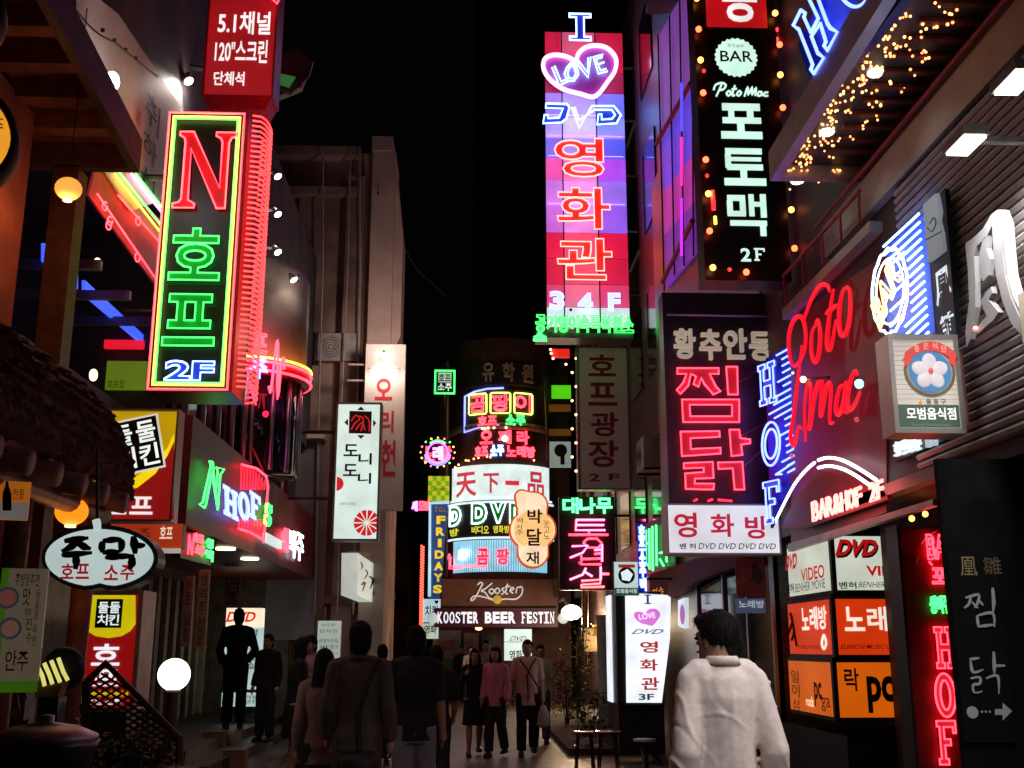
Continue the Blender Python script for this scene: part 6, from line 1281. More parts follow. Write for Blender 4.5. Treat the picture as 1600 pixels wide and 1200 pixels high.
t, R = sgn('pale blue lit notice strip on the glass below the red poster', pl, (1150, 935, 1196, 958), 'glass_notice', 'notice'); board(t, R, .02, emit((70, 95, 130), .35)); text(t, pl, (1154, 938, 1194, 950), '노래방', emit((190, 205, 215), .6), .02, d=.004)
pl = rside(3.0); t = empty('light_box', 'thin white light box with pink heart seen edge on past the upright sign', 'sign', pl.p(1072, 980))
b = MB(); b.prism([pl.p(*q) for q in ((1066, 938), (1076, 934), (1076, 982), (1066, 978))], (-1, 0, 0), -.0, .06); b.build('panel', emit((210, 225, 235), .95), t); b = MB(); b.ball(pl.p(1073, 960, .061), (.004, .18, .14), 10, 8); b.build('heart', emit((170, 60, 150), .8), t)

# ================================================================= PEOPLE
def ring(c, rx, ry, n=16, fx=None):
    X = Vector((1, 0, 0)); Y = Vector((0, 1, 0)); return [Vector(c) + X * rx * cos(2 * pi * k / n) + Y * ry * sin(2 * pi * k / n) for k in range(n)]
def remeshed(mb, voxel, smooth=4, fold=None):
    me = mb.mesh('tmp', (0, 0, 0)); o = bpy.data.objects.new('tmp', me); COL.objects.link(o)
    m = o.modifiers.new('r', 'REMESH'); m.mode = 'VOXEL'; m.voxel_size = voxel
    s = o.modifiers.new('s', 'SMOOTH'); s.factor = .5; s.iterations = smooth
    dg = bpy.context.evaluated_depsgraph_get(); out = bpy.data.meshes.new_from_object(o.evaluated_get(dg), depsgraph=dg)
    bpy.data.objects.remove(o); bpy.data.meshes.remove(me)
    if fold is not None:
        n = len(out.vertices); co = np.empty(n * 3); no = np.empty(n * 3); out.vertices.foreach_get('co', co); out.vertex_normals.foreach_get('vector', no)
        co = co.reshape(-1, 3); no = no.reshape(-1, 3); co = co + no * fold(co)[:, None]; out.vertices.foreach_set('co', co.ravel()); out.update()
    out.polygons.foreach_set('use_smooth', [True] * len(out.polygons)); return out
def put(name, me, m, root, rotz):
    o = bpy.data.objects.new(name, me); COL.objects.link(o); me.materials.clear(); me.materials.append(m); o.parent = root; ORG[o.name] = ORG[root.name]; return o
SKIN = mat('skin', (.42, .24, .17), .5, var=.08, scale=20); HAIR = mat('black_hair', (.010, .008, .008), .75, var=.4, scale=60, spec=.12); SHOE = mat('black_shoe', (.02, .018, .018), .4)
def cloth(name, rgb, **k): return mat(name, rgb, .85, var=.10, scale=30, bump=.12, spec=.15, **k)
def creases(amp, seed):
    rs = np.random.RandomState(seed); L = []
    for _ in range(26):   # separate sharp creases, mostly slanting down from shoulders, armpits and elbows
        a = rs.uniform(-.5, .5) + (0 if rs.rand() < .6 else rs.choice([-.9, .9])); L.append((rs.uniform(-.28, .28), rs.uniform(.85, 1.4), cos(a), sin(a), rs.uniform(.08, .22), rs.uniform(.006, .014), rs.uniform(.4, 1) * rs.choice([-1, 1, 1]), rs.choice([-1, 1])))
    def f(co):
        v = np.zeros(len(co)); x, y, z = co.T
        for cx, cz, ca, sa, ln, wd, k, sd in L:
            u = (x - cx) * sa + (z - cz) * ca; q = (x - cx) * ca - (z - cz) * sa + .02 * np.sin(u * 22 + cx * 50); v += k * np.exp(-(q / wd) ** 2 - (u / ln) ** 2) * ((y * sd) < .02)
        return amp * v + .003 * np.sin(x * 30 + 2 * np.sin(z * 6))
    return f
def folds(amp, seed):
    rs = np.random.RandomState(seed); K = [(rs.uniform(-1, 1, 3) * (13, 13, 8), rs.uniform(0, 6.28), rs.uniform(.4, 1)) for _ in range(9)]
    def f(co):
        v = np.zeros(len(co))
        for k, p, a in K:
            w_ = co @ k + p + 1.3 * np.sin(co @ (k[[1, 2, 0]] * .6)); v += a * (1 - np.abs(np.sin(w_))) ** 5
        return amp * (v / 3 - .3)
    return f
def person(label, pos, h=1.72, yaw=0.0, top=(.1, .1, .1), topname='shirt', sleeve='short', bottom=(.03, .03, .035), legs='trousers', hair='short', voxel=.014, female=False, stride=.0, larm=None, rarm=None, lean=0, group=None, head_turn=0.0, hem=.86, fold=.009, detail=False, loose=False):
    """local space: x to the person's right, y forward, z up; built at 1.75 m then scaled"""
    root = empty('person', label, 'person', pos, group or 'people in the lane'); k = h / 1.75; root.rotation_euler = (0, 0, yaw); root.scale = (k, k, k)
    sw = .135 if loose else (.158 if female else .175); V = Vector
    def T(p): p = V(p); p.y += lean * max(0, p.z - .9); return p
    hip = {s: V((s * .085, 0, .90)) for s in (-1, 1)}; kn, an = {}, {}
    for s in (-1, 1):
        f = stride * s; kn[s] = V((s * .095, .24 * f + .02, .485)); an[s] = V((s * .1, .46 * f - (.12 if f < 0 else 0), .09 + (.05 if f < 0 else 0)))
    sh = {s: T((s * sw, 0, 1.405 if loose else 1.42)) for s in (-1, 1)}; arms = {-1: larm, 1: rarm}
    for s in (-1, 1):
        if arms[s] is None: arms[s] = ((s * (sw + .042), -.03, 1.14), (s * (sw + .06), .05, .90))
        arms[s] = (T(arms[s][0]), T(arms[s][1]))
    hc = T((0, .06, 1.583)) if loose else T((0, .02, 1.635)); tr = Matrix.Rotation(head_turn, 3, 'Z')
    def torso(mb, e, z0=.86, z1=1.47):
        secs = [(.84, .150, .105), (.92, .165, .115), (1.02, .145, .10), (1.12, .138, .10), (1.24, .155, .112), (1.34, .17, .115), (1.42, .165, .095), (1.455, .11, .075), (1.48, .066, .06)]
        fm = .92 if female else 1.0
        if loose and e > 0: secs = [(z, max(rx * .84, .112) if z < 1.4 else rx * .84, max(ry, .115) if z < 1.36 else ry) for z, rx, ry in secs]
        secs = [(z, rx * fm, ry) for z, rx, ry in secs]
        def at_(z):
            for (za, xa, ya), (zb, xb, yb) in zip(secs, secs[1:]):
                if za <= z <= zb: t = (z - za) / (zb - za); return xa + (xb - xa) * t, ya + (yb - ya) * t
            return secs[0][1:] if z < secs[0][0] else secs[-1][1:]
        zs = [z0] + [z for z, _, _ in secs if z0 < z < z1] + [z1]
        mb.loft([ring(T((0, 0, z)), at_(z)[0] + e, at_(z)[1] + e) for z in zs])
        mb.tube([sh[-1], T((-.1, 0, 1.435)), T((0, 0, 1.445)), T((.1, 0, 1.435)), sh[1]], [.052 + e, .06 + e, .055 + e, .06 + e, .052 + e], n=12)
    def armtube(mb, s, e, frac=1.0, cuff=0.0):
        S_, E_, W_ = sh[s], arms[s][0], arms[s][1]; P = [S_, S_.lerp(E_, .33), S_.lerp(E_, .66), E_, E_.lerp(W_, .35), E_.lerp(W_, .7), W_]; Rr = [.054, .05, .046, .041, .041, .034, .027]
        n = max(2, int(round(frac * 6)) + 1); mb.tube(P[:n], [r_ + e + cuff * i / 6 for i, r_ in enumerate(Rr[:n])], n=12); mb.ball(S_, .054 + e, 12, 8)
    def legtube(mb, s, e, z_end=None, flare=0.0):
        P = [hip[s] + V((0, 0, .04)), hip[s].lerp(kn[s], .4), kn[s], kn[s].lerp(an[s], .3), kn[s].lerp(an[s], .75), an[s]]; Rr = [.092, .078, .056, .056, .042, .038]
        mb.tube(P, [r_ + e + flare * i for i, r_ in enumerate(Rr)], n=12)
    def foot(mb, s, e): mb.tube([an[s] + V((0, -.055, -.045)), an[s] + V((s * .006, .03, -.04)), an[s] + V((s * .012, .11, -.055)), an[s] + V((s * .014, .165, -.062))], [.038 + e, .042 + e, .036 + e, .022 + e], n=10)
    # body: one surface
    b = MB(); torso(b, 0, .84, 1.48); b.tube([T((0, 0, 1.44)), T((0, .01, 1.57))], [.058, .054], n=12)
    b.ball(hc, (.076, .096, .118), 20, 14); b.tube([hc + tr @ V((0, .03, -.055)), hc + tr @ V((0, .055, -.095))], [.058, .034], n=12)
    b.tube([hc + tr @ V((0, .088, .012)), hc + tr @ V((0, .112, -.022))], [.008, .015], n=8)
    for s in (-1, 1):
        b.ball(hc + tr @ V((s * .077, -.005, -.008)), (.012, .020, .032), 8, 8)
        b.tube([hc + tr @ V((s * .015, .088, .026)), hc + tr @ V((s * .05, .076, .026))], .009, n=6)
        armtube(b, s, 0); legtube(b, s, 0); foot(b, s, 0)
        E_, W_ = arms[s]; d = (W_ - E_).normalized(); side = d.cross(V((0, 1, 0))); side = side.normalized() if side.length > .1 else V((1, 0, 0)); nrm = side.cross(d).normalized()
        pc = W_ + d * .055; b.tube([W_, W_ + d * .03, W_ + d * .085], [.026, .033, .034], n=10)
        for i in range(4):   # fingers of unequal length, slightly curled
            o_ = (i - 1.5) * .019; l = (.066, .078, .074, .058)[i]; r0 = W_ + d * .085 + nrm * o_; c1 = r0 + d * l * .5 - side * s * .006; c2 = c1 + d * l * .42 - side * s * .022; b.tube([r0 - d * .02, r0, c1, c2], [.0105, .010, .009, .0075], n=7)
        b.tube([W_ + d * .03 + nrm * .024, W_ + d * .062 + nrm * .047, W_ + d * .096 + nrm * .050 - side * s * .014], [.013, .011, .008], n=7)
    put('body', remeshed(b, min(voxel, .009) if detail else max(.0085, voxel * .7), 3), SKIN, root, 0)
    # clothing
    e = .016; b = MB(); torso(b, e, hem, 1.465)
    if hem < .88: b.loft([ring(T((0, 0, hem - .04)), .178, .128), ring(T((0, 0, hem + .10)), .172, .125)])
    if sleeve != 'none':
        for s in (-1, 1): armtube(b, s, e, {'short': .5, 'long': .97, 'elbow': .62}[sleeve], .012)
    b.tube([T((0, -.005, 1.43)), T((0, .0, 1.505 if sleeve == 'long' and not female else 1.50))], [.085, .064], n=14)
    if sleeve == 'long' and not female:
        c_ = T((0, 0, 0)); cm = MB(); cm.loft([ring(T((0, -.006, 1.478)), .088, .086, 24), ring(T((0, -.012, 1.512)), .068, .070, 24), ring(T((0, -.012, 1.516)), .064, .066, 24), ring(T((0, -.006, 1.49)), .074, .074, 24)]); me_ = cm.mesh('collar', (0, 0, 0)); me_.polygons.foreach_set('use_smooth', [True] * len(me_.polygons)); put('collar', me_, cloth('cloth_%d_%d_%d' % tuple(int(c * 1000) for c in top), top), root, 0)
    put(topname, remeshed(b, voxel * .8, 9 if loose else 3, creases(fold * 1.5, 11) if loose else (creases(.008, len(label)) if detail else folds(fold, len(label) * 7 % 1000))), cloth('cloth_%d_%d_%d' % tuple(int(c * 1000) for c in top), top), root, 0)
    if legs == 'trousers':
        b = MB(); b.loft([ring((0, 0, .80), .165, .12), ring((0, 0, .92), .176, .124), ring((0, 0, 1.0), .155, .112)])
        for s in (-1, 1): legtube(b, s, .016, flare=.005)
        put('trousers', remeshed(b, voxel * .9, 3, folds(fold * .8, 5 + len(label))), cloth('cloth_%d_%d_%d' % tuple(int(c * 1000) for c in bottom), bottom), root, 0)
    else:
        b = MB(); zb = .50; b.loft([ring((0, .02, zb), .215, .17, 20), ring((0, .01, .70), .195, .15, 20), ring((0, 0, .90), .178, .126, 20), ring((0, 0, 1.0), .15, .108, 20)]); put('skirt', remeshed(b, voxel * .9, 2, folds(fold, 9)), cloth('cloth_%d_%d_%d' % tuple(int(c * 1000) for c in bottom), bottom), root, 0)
    for s in (-1, 1):
        b = MB(); foot(b, s, .008); b.box(tuple(an[s] + V((-.045, -.09, -.088))), tuple(an[s] + V((.05, .17, -.07)))); put('shoe', remeshed(b, .012, 2), SHOE, root, 0)
    b = MB(); q = tr @ V((0, -.02, .024)); b.ball(hc + q, (.088, .102, .115), 20, 14); b.ball(hc + tr @ V((0, -.045, -.04)), (.082, .07, .092), 16, 10)
    if hair == 'short':
        b.ball(hc + tr @ V((0, .05, .085)), (.062, .045, .04), 12, 8)
        for s in (-1, 1): b.ball(hc + tr @ V((s * .07, .0, .01)), (.014, .03, .05), 8, 6)
    else:
        b.ball(hc + tr @ V((0, .05, .085)), (.064, .045, .04), 12, 8)
        b.loft([ring(hc + tr @ V((0, -.03, .03)), .09, .085), ring(hc + tr @ V((0, -.05, -.09)), .098, .07), ring(hc + tr @ V((0, -.075, -.20)), .112, .05), ring(hc + tr @ V((0, -.085, -.32 if hair == 'long' else -.22)), .10, .032)])
        for s in (-1, 1): b.tube([hc + tr @ V((s * .075, .02, .03)), hc + tr @ V((s * .085, .02, -.08)), hc + tr @ V((s * .085, .0, -.20))], [.022, .026, .016], n=8)
    hm = remeshed(b, .011 if voxel > .012 else .008, 2, folds(.008, 3))
    if voxel < .0135:      # loose strands lying over the cap
        rr_ = random.Random(len(label)); N_ = len(hm.vertices); hv = [(tuple(hm.vertices[i].co), tuple(hm.vertices[i].normal)) for i in (rr_.randrange(N_) for _ in range(1700))]; sb = MB()
        sb.v = [tuple(v.co) for v in hm.vertices]; sb.f = [tuple(p.vertices) for p in hm.polygons]
        for co_, no_ in hv:
            p = V(co_); n_ = V(no_); d = V((rr_.gauss(0, .35), rr_.gauss(0, .35), -1)); d = (d - n_ * d.dot(n_)).normalized() * rr_.uniform(.02, .05); s_ = n_.cross(d).normalized() * .0022
            sb.add([p + s_, p - s_, p + d + n_ * rr_.uniform(.003, .011)], [(0, 1, 2)])
        hm = sb.mesh('hair', (0, 0, 0)); hm.polygons.foreach_set('use_smooth', [True] * len(hm.polygons))
    put('hair', hm, HAIR, root, 0)
    for s in (-1, 1):
        b = MB(); b.ball(hc + tr @ V((s * .032, .083, .008)), (.014, .008, .008), 10, 8); put('eye', b.mesh('eye', (0, 0, 0)), mat('dark_eye', (.03, .02, .018), .2), root, 0)
    b = MB(); b.ball(hc + tr @ V((0, .089, -.052)), (.024, .008, .007), 10, 6); put('mouth', b.mesh('mouth', (0, 0, 0)), mat('lips', (.3, .1, .09), .4), root, 0)
    root['_k'] = k; return root
def strap(root, pts, r, m, name='strap'):
    b = MB(); b.tube([Vector(p) for p in pts], r, n=6); return put(name, b.mesh(name, (0, 0, 0)), m, root, 0)
def ground(px, py_feet=None, D=10, z=0): c = at(px, 1010, D); return Vector((c.x, D, z))
BAGM = mat('black_bag_cloth', (.012, .012, .014), .6)
# back: white shirt, nearest
pw_ = person('man in loose white shirt seen from behind, nearest to viewer', ground(1126, D=5.05), 1.80, .10, (.88, .79, .76), 'white_shirt', 'long', (.03, .03, .04), hair='short', voxel=.011, larm=((-.190, -.06, 1.12), (-.215, .06, .87)), rarm=((.205, -.05, 1.12), (.225, .07, .87)), head_turn=.55, hem=.74, fold=.0065, detail=True, loose=True)
# the group walking away
p1 = person('man in grey green shirt with shoulder bag, seen from behind', ground(563, D=8.7), 1.775, 0, (.085, .07, .056), 'shirt', 'long', (.06, .05, .04), voxel=.012, larm=((-.225, -.04, 1.13), (-.23, .10, .92)), rarm=((.225, -.04, 1.14), (.235, .05, .90)), stride=.10, detail=True)
strap(p1, ((.15, -.10, 1.46), (.08, -.155, 1.30), (.02, -.15, 1.10), (.03, -.16, .92), (.04, -.17, .80)), .016, BAGM)
strap(p1, ((.15, -.08, 1.47), (.15, .10, 1.45), (.10, .15, 1.30), (.05, .15, 1.0)), .016, BAGM)
b = MB(); b.loft([ring((.04, -.21, .60), .13, .07), ring((.04, -.21, .64), .15, .085), ring((.04, -.20, .78), .14, .08), ring((.04, -.19, .82), .10, .05)])
bag_me = remeshed(b, .014, 2); bo = bpy.data.objects.new('shoulder_bag', bag_me); COL.objects.link(bo); bag_me.materials.append(BAGM); bo.location = ORG[p1.name]; bo.scale = p1.scale; bo['label'] = 'black shoulder bag hanging at the back of the man in grey green shirt'; bo['category'] = 'bag'
person('man in black shirt and pale jeans seen from behind', ground(650, D=9.7), 1.76, -.05, (.022, .02, .024), 'shirt', 'short', (.20, .19, .22), voxel=.012, stride=.14)
person('woman with long black hair and light brown top seen from behind', ground(508, D=9.2), 1.57, 0, (.20, .115, .095), 'blouse', 'long', (.02, .02, .024), hair='long', voxel=.012, female=True, stride=.1, hem=.80)
person('dark haired person half hidden right of the man in pale jeans', ground(682, D=12), 1.60, .1, (.03, .025, .03), 'shirt', 'short', (.05, .05, .06), voxel=.016, rarm=((.24, .02, 1.14), (.22, .16, .95)))
person('person in short sleeved black dress standing in profile on the left', ground(463, D=14.4), 1.70, -pi / 2 + .2, (.02, .018, .02), 'dress_top', 'short', (.018, .016, .018), legs='skirt', hair='bob', voxel=.016, female=True, larm=((-.22, .04, 1.15), (-.16, .26, 1.02)), rarm=((.22, .04, 1.14), (.14, .27, 1.0)), lean=.10)
person('person in mauve top behind the one in black dress', ground(486, D=15.4), 1.74, pi - .5, (.40, .20, .22), 'top', 'short', (.05, .04, .05), voxel=.018, larm=((-.22, .1, 1.18), (-.1, .24, 1.25)))
person('man all in black standing on the step before the lit sign', ground(371, D=17.3, z=.4), 1.76, .25, (.008, .008, .01), 'jacket', 'long', (.008, .008, .01), voxel=.014, larm=((-.26, -.02, 1.14), (-.2, .1, .95)), rarm=((.27, .0, 1.14), (.17, .16, .98)))
# the three coming towards us
person('woman in black top and skirt raising one hand, walking towards viewer', ground(742, D=17.2), 1.56, pi + .1, (.02, .017, .02), 'top', 'long', (.012, .012, .014), legs='skirt', hair='long', voxel=.014, female=True, rarm=((.24, .06, 1.18), (.17, .2, 1.33)), stride=.22)
pk = person('woman in pink blouse with long black hair, walking towards viewer', ground(775, D=17.0), 1.585, pi - .35, (.62, .22, .26), 'blouse', 'long', (.035, .028, .028), hair='long', voxel=.014, female=True, stride=.12, hem=.84)
ms = person('man in pale peach shirt with crossed dark straps', ground(824, D=17.1), 1.69, pi, (.66, .36, .28), 'shirt', 'short', (.016, .014, .014), voxel=.014, hem=.80, stride=.05)
for pts in (((.13, .09, 1.47), (.04, .15, 1.34), (-.05, .15, 1.22), (-.17, .12, 1.02), (-.2, .0, .90)), ((-.13, .09, 1.47), (-.04, .15, 1.34), (.02, .15, 1.2), (.0, .15, 1.0), (.0, .14, .84))): strap(ms, pts, .012, BAGM)
person('person in pale yellow shirt partly hidden behind the man with straps', ground(844, D=19.2), 1.62, pi, (.55, .44, .30), 'shirt', 'short', (.1, .08, .07), voxel=.018)
c = ground(848, D=17.0); t = empty('plastic_bag', 'pale plastic carrier bag held by the man with crossed straps', 'bag', (c.x, c.y, .52))
b = MB(); b.loft([ring((c.x, c.y, .42), .06, .04), ring((c.x, c.y, .46), .10, .06), ring((c.x + .01, c.y, .62), .085, .05), ring((c.x, c.y, .74), .03, .02)]); b.build('sack', mat('thin_plastic', (.45, .36, .36), .3), t, True); b = MB(); b.tube([(c.x, c.y, .72), (c.x - .01, c.y, .84)], .012); b.build('handle', mat('thin_plastic', (.45, .36, .36), .3), t)
person('dark dressed figure standing by the far entrance', ground(721, D=33), 1.62, pi, (.02, .02, .02), 'coat', 'long', (.02, .02, .02), voxel=.02)
person('figure in pale top behind the walking three', ground(760, D=23), 1.72, pi, (.3, .26, .25), 'shirt', 'short', (.04, .04, .04), voxel=.02)
person('figure in white shirt far back by the entrance', ground(735, D=31), 1.6, pi, (.5, .45, .42), 'shirt', 'short', (.05, .05, .05), voxel=.02, female=True)
person('man in dark suit deep in the side lane', ground(598, D=16), 1.62, .1, (.16, .09, .05), 'shirt', 'short', (.03, .03, .03), voxel=.02)
person('figure in dark jacket near the curtain on the left', ground(420, D=16.5, z=.27), 1.5, pi - .4, (.03, .02, .02), 'jacket', 'long', (.03, .03, .03), voxel=.02)

# ================================================================= STREET FURNITURE
SEATM = mat('lacquered_seat', (.12, .06, .045), .22, var=.2, spec=.6); LEGM = mat('dark_leg', (.05, .03, .025), .35)
def stool(label, px, D, r=.17, h=.48):
    c = ground(px, D=D); t = empty('stool', label, 'stool', c, 'round bar stools by the upright heart sign')
    b = MB(); b.lathe((c.x, c.y, 0), [(r * .95, h - .035), (r, h - .025), (r, h - .005), (r * .93, h)], 24); b.build('seat', SEATM, t, True)
    for k in range(4):
        a = pi / 4 + k * pi / 2; b = MB(); b.tube([(c.x + r * .72 * cos(a), c.y + r * .72 * sin(a), h - .03), (c.x + r * .98 * cos(a), c.y + r * .98 * sin(a), .0)], [.017, .013], n=8); b.build('leg', LEGM, t)
    b = MB(); b.tube([(c.x + r * .82 * cos(a), c.y + r * .82 * sin(a), h * .62) for a in [2 * pi * i / 16 for i in range(16)]], .008, closed=True); b.build('rung', LEGM, t)
stool('dark round stool, left one of the pair before the pale column', 911, 15.4); stool('dark round stool, right one of the pair before the pale column', 947, 15.2, .18, .5)
def ptable(label, px, D, h, r):
    c = ground(px, D=D); t = empty('pedestal_table', label, 'table', c)
    b = MB(); b.lathe((c.x, c.y, 0), [(r * .96, h - .03), (r, h - .02), (r, h)], 24); b.build('tabletop', mat('pale_table_top', (.5, .52, .5), .15, spec=.6), t, True)
    b = MB(); b.lathe((c.x, c.y, 0), [(r * .7, 0), (r * .65, .03), (.04, .06), (.04, h - .03)], 16); b.build('base', DARK, t, True)
ptable('small pale pedestal table right of the two stools', 1003, 13.0, .57, .13); ptable('low pale round table beside the man in white shirt', 1047, 9.6, .5, .12)
# pale column and rocks, shrubs in a bed at the right
c = ground(945, D=20); t = empty('column', 'pale round column left of the upright heart sign', 'column', c)
b = MB(); b.lathe(c, [(.17, 0), (.17, .05), (.14, .08), (.14, 2.05), (.16, 2.1), (.16, 2.15)], 20); b.build('shaft', mat('pale_column', (.36, .31, .32), .5), t, True)
LEAF = [mat('dark_leaf', (.035, .07, .02), .6, var=.3), mat('mid_leaf', (.06, .085, .025), .6, var=.3), mat('yellow_leaf', (.12, .10, .03), .6, var=.3)]
def shrub(label, px, D, r, h, z=0, seed=0, n=420, name='shrub'):
    rs = random.Random(seed); c = ground(px, D=D, z=z); t = empty(name, label, 'plant', c, 'leafy plants along the lane')
    b = MB()
    for k in range(7):
        a = rs.uniform(0, 6.28); q = rs.uniform(.2, .8) * r; b.tube([c, c + Vector((q * cos(a) * .5, q * sin(a) * .5, h * .4)), c + Vector((q * cos(a), q * sin(a), h * rs.uniform(.7, 1)))], [.014, .009, .004], n=5)
    b.build('stem', mat('brown_stem', (.08, .05, .03), .8), t)
    for m in range(3):
        b = MB()
        clumps = [(rs.uniform(-1, 1) * r * .7, rs.uniform(-1, 1) * r * .7, h * rs.uniform(.3, .95)) for _ in range(7)]
        for k in range(n // 3):
            q = rs.choice(clumps); p = c + Vector((q[0] + rs.gauss(0, .2) * r, q[1] + rs.gauss(0, .2) * r, q[2] + rs.gauss(0, .09) * h)); d = Vector((rs.gauss(0, 1), rs.gauss(0, 1), rs.gauss(.2, .6))).normalized(); s = d.cross(Vector((rs.gauss(0, 1), rs.gauss(0, 1), 1))).normalized(); l = rs.uniform(.05, .11)
            b.add([p, p + d * l * .5 + s * l * .22, p + d * l, p + d * l * .5 - s * l * .22], [(0, 1, 2, 3)])
        b.build('foliage', LEAF[m], t)
shrub('dark leafy shrub, largest in the bed right of the walking three', 884, 22.5, .45, 1.35, 0, 1); shrub('small bushy shrub before the pale column', 915, 20.0, .36, .8, 0, 2); shrub('low yellowish shrub behind the left stool', 925, 18.6, .3, .45, 0, 3, 260); shrub('dark climbing shrub on the wall above the planting bed', 900, 24.5, .4, 2.2, 0, 4)
for i, (px, D, r_, lb) in enumerate(((905, 18.5, .16, 'rounded stone at the left end of the planting bed'), (922, 17.8, .2, 'large pale stone edging the planting bed'), (938, 17.4, .15, 'flat stone at the foot of the pale column'))):
    c = ground(px, D=D); b = MB(); b.ball((c.x, c.y, r_ * .45), (r_ * 1.2, r_, r_ * .6), 14, 9); b.v = [(x + random.uniform(-.015, .015), y, z + random.uniform(-.015, .015)) for x, y, z in b.v]; tag(b.build('stone', mat('bed_stone', (.22, .17, .13), .8, var=.3, scale=9, bump=.3), None, True, c), lb, 'stone', 'stones edging the planting bed')
b = MB(); b.box((1.55, 17.2, 0), (3.2, 26, .10)); tag(b.build('planting_bed', mat('bed_soil', (.07, .05, .035), .9, var=.4)), kind='structure')
# lower left corner: pot on a counter, lattice fence, flowers, reflective bucket
IRON = mat('cast_iron', (.05, .048, .046), .3, .4, spec=.6)
c = at(68, 1165, 4.4); t = empty('iron_pot', 'black iron cauldron with a dull metal lid at the lower left corner', 'pot', (c.x, c.y, c.z - .1))
b = MB(); b.lathe(c, [(.10, -.14), (.17, -.09), (.195, -.01), (.20, .02), (.185, .02)], 28); b.build('body', IRON, t, True)
b = MB(); b.lathe(c + Vector((0, 0, .02)), [(.20, .0), (.19, .02), (.12, .05), (.03, .065), (.03, .09), (.0, .095)], 28); b.build('lid', mat('dull_tin', (.42, .37, .32), .4, .7), t, True)
b = MB(); b.box((c.x - .6, c.y - .35, 0.13), (c.x + .42, c.y + .45, c.z - .14)); cn = b.build('counter', mat('dark_counter', (.06, .035, .03), .6, var=.4), None, False, (c.x, c.y, .13)); tag(cn, 'dark brick counter under the iron cauldron', 'counter')
pl = front(5.1); t = empty('basket_lamp', 'yellow glowing slatted basket lamp behind the iron cauldron', 'lamp', pl.p(78, 1085))
for i in range(4):
    b = MB(); b.tube([pl.p(58 + i * 11, 1040 - i * 4), pl.p(66 + i * 11, 1056 - i * 2), pl.p(70 + i * 12, 1072 - i * 3)], .009, n=6); b.build('lit_slat', emit((220, 215, 120), 1.0), t)  # yellow light on the slats is put in as emission
b = MB(); b.prism([pl.p(*q) for q in ((50, 1072), (98, 1066), (90, 1088), (56, 1090))], (0, -1, 0), -.08, 0); b.build('base', mat('ochre_tin', (.35, .22, .04), .4), t); b = MB(); b.ball(pl.p(84, 1046, -.12), (.10, .06, .10), 14, 10); b.build('hood', BLACK, t, True)
b = MB(); b.box((pl.p(60, 1088).x, 5.1, .13), (pl.p(92, 1088).x, 5.2, pl.p(70, 1089).z)); b.build('stand', BLACK, t)
# lattice fence panel falling to the right
pl = front(5.9); t = empty('lattice_fence', 'dark wooden lattice panel with sloping top in front of the chicken sign', 'fence', pl.p(200, 1180))
TOP = lambda x: 1040 + max(0, x - 165) * 1.02 if x > 165 else 1040 + (165 - x) * .9
b = MB(); b.tube([pl.p(135, 1066), pl.p(165, 1036), pl.p(278, 1152)], .02, n=6); b.tube([pl.p(280, 1150), pl.p(280, 1330)], .022); b.tube([pl.p(135, 1064), pl.p(135, 1330)], .022); b.build('frame', mat('dark_timber', (.07, .028, .02), .6), t)
b = MB()
for k in range(-14, 26):
    for s in (1, -1):
        pts = []
        for j in range(30):
            x = 138 + j * 5; y = 1100 + s * (x - 200) * .62 + k * 11
            if y > TOP(x) + 3 and y < 1200: pts.append((x, y))
        if len(pts) > 1: b.tube([pl.p(*pts[0], .004 * s), pl.p(*pts[-1], .004 * s)], .006, n=4)
b.build('lattice', mat('dark_timber', (.07, .028, .02), .6), t)
# flowers and planter in front of it
t = empty('flower_planter', 'planter of red flowers below the lattice panel', 'planter', at(180, 1200, 5.0)); c = at(175, 1195, 5.0)
b = MB(); b.box((c.x - .3, c.y - .12, c.z - .25), (c.x + .35, c.y + .14, c.z - .02)); b.build('trough', mat('clay_trough', (.16, .06, .04), .8), t)
PET = [mat('red_petal', (.5, .03, .05), .6), mat('pink_petal', (.55, .10, .12), .6)]; bb_ = [MB(), MB()]; lf = MB(); rs = random.Random(5)
for k in range(46):
    p = c + Vector((rs.uniform(-.18, .2), rs.uniform(-.1, .1), rs.uniform(.0, .14))); lf.tube([Vector((p.x, p.y, c.z - .03)), p], .004, n=4)
    for j in range(7):
        a = j * 2 * pi / 7; d = Vector((cos(a), sin(a) * .7, .35)) * .022; s = Vector((-sin(a), cos(a), 0)) * .008; bb_[k % 2].add([p, p + d * .6 + s, p + d, p + d * .6 - s], [(0, 1, 2, 3)])
    for j in range(9):
        q = p + Vector((rs.gauss(0, .04), rs.gauss(0, .03), rs.uniform(-.12, -.02))); d = Vector((rs.gauss(0, 1), rs.gauss(0, 1), rs.gauss(0, .5))).normalized() * .05; s = d.cross(Z).normalized() * .012; lf.add([q, q + d * .5 + s, q + d, q + d * .5 - s], [(0, 1, 2, 3)])
bb_[0].build('red_blossom', PET[0], t); bb_[1].build('pink_blossom', PET[1], t); lf.build('foliage', LEAF[0], t)
shrub('tall dry leafy plant beside the menu poster at lower left', 108, 5.3, .22, .75, .55, 8, 240)
pc = at(108, 1150, 5.3); b = MB(); b.lathe((pc.x, pc.y, .13), [(.13, 0), (.17, .3), (.18, .42), (.16, .42)], 20); tag(b.build('plant_pot', mat('clay_trough', (.16, .06, .04), .8), None, True, (pc.x, pc.y, .13)), 'brown clay pot of the dry leafy plant', 'pot')
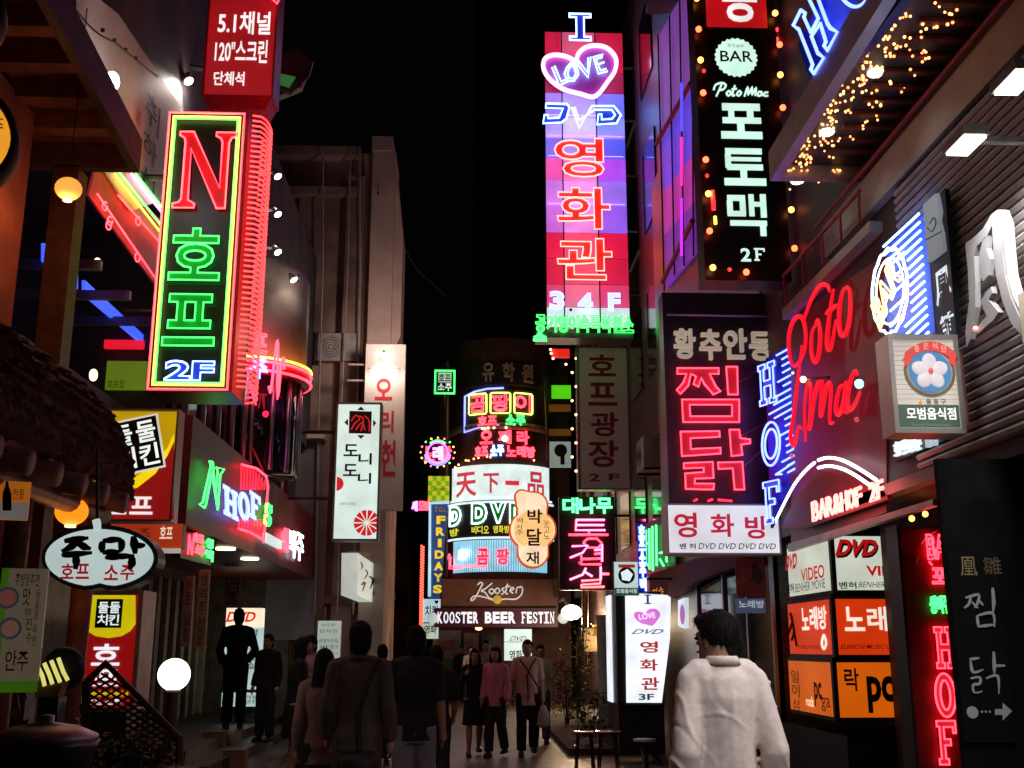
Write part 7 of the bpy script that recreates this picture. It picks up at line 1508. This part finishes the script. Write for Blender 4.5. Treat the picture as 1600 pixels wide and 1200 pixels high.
for k in range(3):   # dark crates by the left steps
    px, D, lb = ((500, 12.0, 'brown cardboard box at the foot of the left steps'), (438, 14.5, 'tan carton on the left step below the person in black'), (404, 15.6, 'small carton on the step near the dark standing man'))[k]
    c = ground(px - 60, D=D); t = empty('carton', lb, 'box', group='cartons by the left steps', loc=(c.x, c.y, .13 if D < 13.3 else .27)); z = .13 if c.x < -2.55 and D < 13.3 else (.27 if c.x < -2.95 else .13); t.location.z = z; ORG[t.name].z = z
    b = MB(); b.box((c.x - .14, c.y - .1, z), (c.x + .14, c.y + .1, z + .2)); b.build('body', mat('cardboard', (.28, .16, .09), .8), t); b = MB(); b.box((c.x - .145, c.y - .105, z + .2), (c.x + .145, c.y + .105, z + .212)); b.build('lid', mat('cardboard', (.28, .16, .09), .8), t)

# cables over the lane and on the left wall, wall-mounted air conditioners
CBL = mat('black_cable', (.015, .014, .014), .6)
for lb, P in (('thin black cable with small bulbs in front of the cream banner', [lside(-2.8).p(112, 6), lside(-2.8).p(180, 66), lside(-2.9).p(246, 120)]), ('black cable sagging over the lane from the pale pier to the round house', [at(590, 300, 20), at(650, 420, 25), at(716, 480, 32)])):
    b = MB(); b.tube([P[0].lerp(P[1], i / 8) - Vector((0, 0, .05 * sin(pi * i / 8))) for i in range(9)] + [P[1].lerp(P[2], i / 8) for i in range(1, 9)], .008 if 'bulbs' in lb else .014, n=5)
    t = empty('cable', lb, 'cable', P[0]); b.build('wire', CBL, t)
    if 'bulbs' in lb:
        for i in range(4): bulb(t, P[0].lerp(P[2], .3 + i * .13), .018, CBL, 'dead_bulb')
def aircon(label, p, n):
    t = empty('air_conditioner', label, 'air conditioner', p, 'wall mounted air conditioners'); R = Plane(p, n).rect(0, 0, 1, 1); R = Rect(Vector(p), Z.cross(Vector(n)), Z, .8, .55, n)
    b = MB(); b.rbox(R, 0, 0, 1, 1, 0, .3); b.build('case', mat('aged_white_case', (.4, .37, .34), .5), t)
    b = MB(); c = R.m(.36, .5, .301)
    for r_ in (.05, .1, .15, .2): b.tube([c + (R.U * cos(a) + Z * sin(a)) * r_ for a in [2 * pi * i / 24 for i in range(24)]], .006, n=4, closed=True)
    b.build('fan_grille', DARK, t); b = MB(); b.rbox(R, .02, -.08, .1, 0, 0, .3); b.rbox(R, .9, -.08, .98, 0, 0, .3); b.build('bracket', DARK, t)
aircon('aged air conditioner on the concrete wall beside the pale pier', (-2.95, 20.49, 6.9), (0, -1, 0)); aircon('aged air conditioner on the tiled wall under the tall pink sign', (3.31, 19.2, 4.6), (-1, 0, 0)); aircon('aged air conditioner high on the concrete wall near the cables', (-3.9, 20.49, 8.6), (0, -1, 0))

for px, py, r_, lb in ((683, 1153, .05, 'small white paper scrap on the lane behind the walking group'), (968, 1182, .045, 'small white scrap on the ground beside the low pale table'), (932, 1160, .05, 'crumpled paper scrap under the pair of stools')):
    D = CZ * FPX / (py - 1010) * .97; c = ground(px, D=D); b = MB(); b.add([c + Vector((r_ * random.uniform(.6, 1) * cos(a), r_ * random.uniform(.6, 1) * sin(a), .008 + random.uniform(0, .03))) for a in [2 * pi * i / 7 for i in range(7)]] + [c + Vector((0, 0, .03))], [(i, (i + 1) % 7, 7) for i in range(7)])
    tag(b.build('paper_scrap', WHITEP, None, False, c), lb, 'litter')
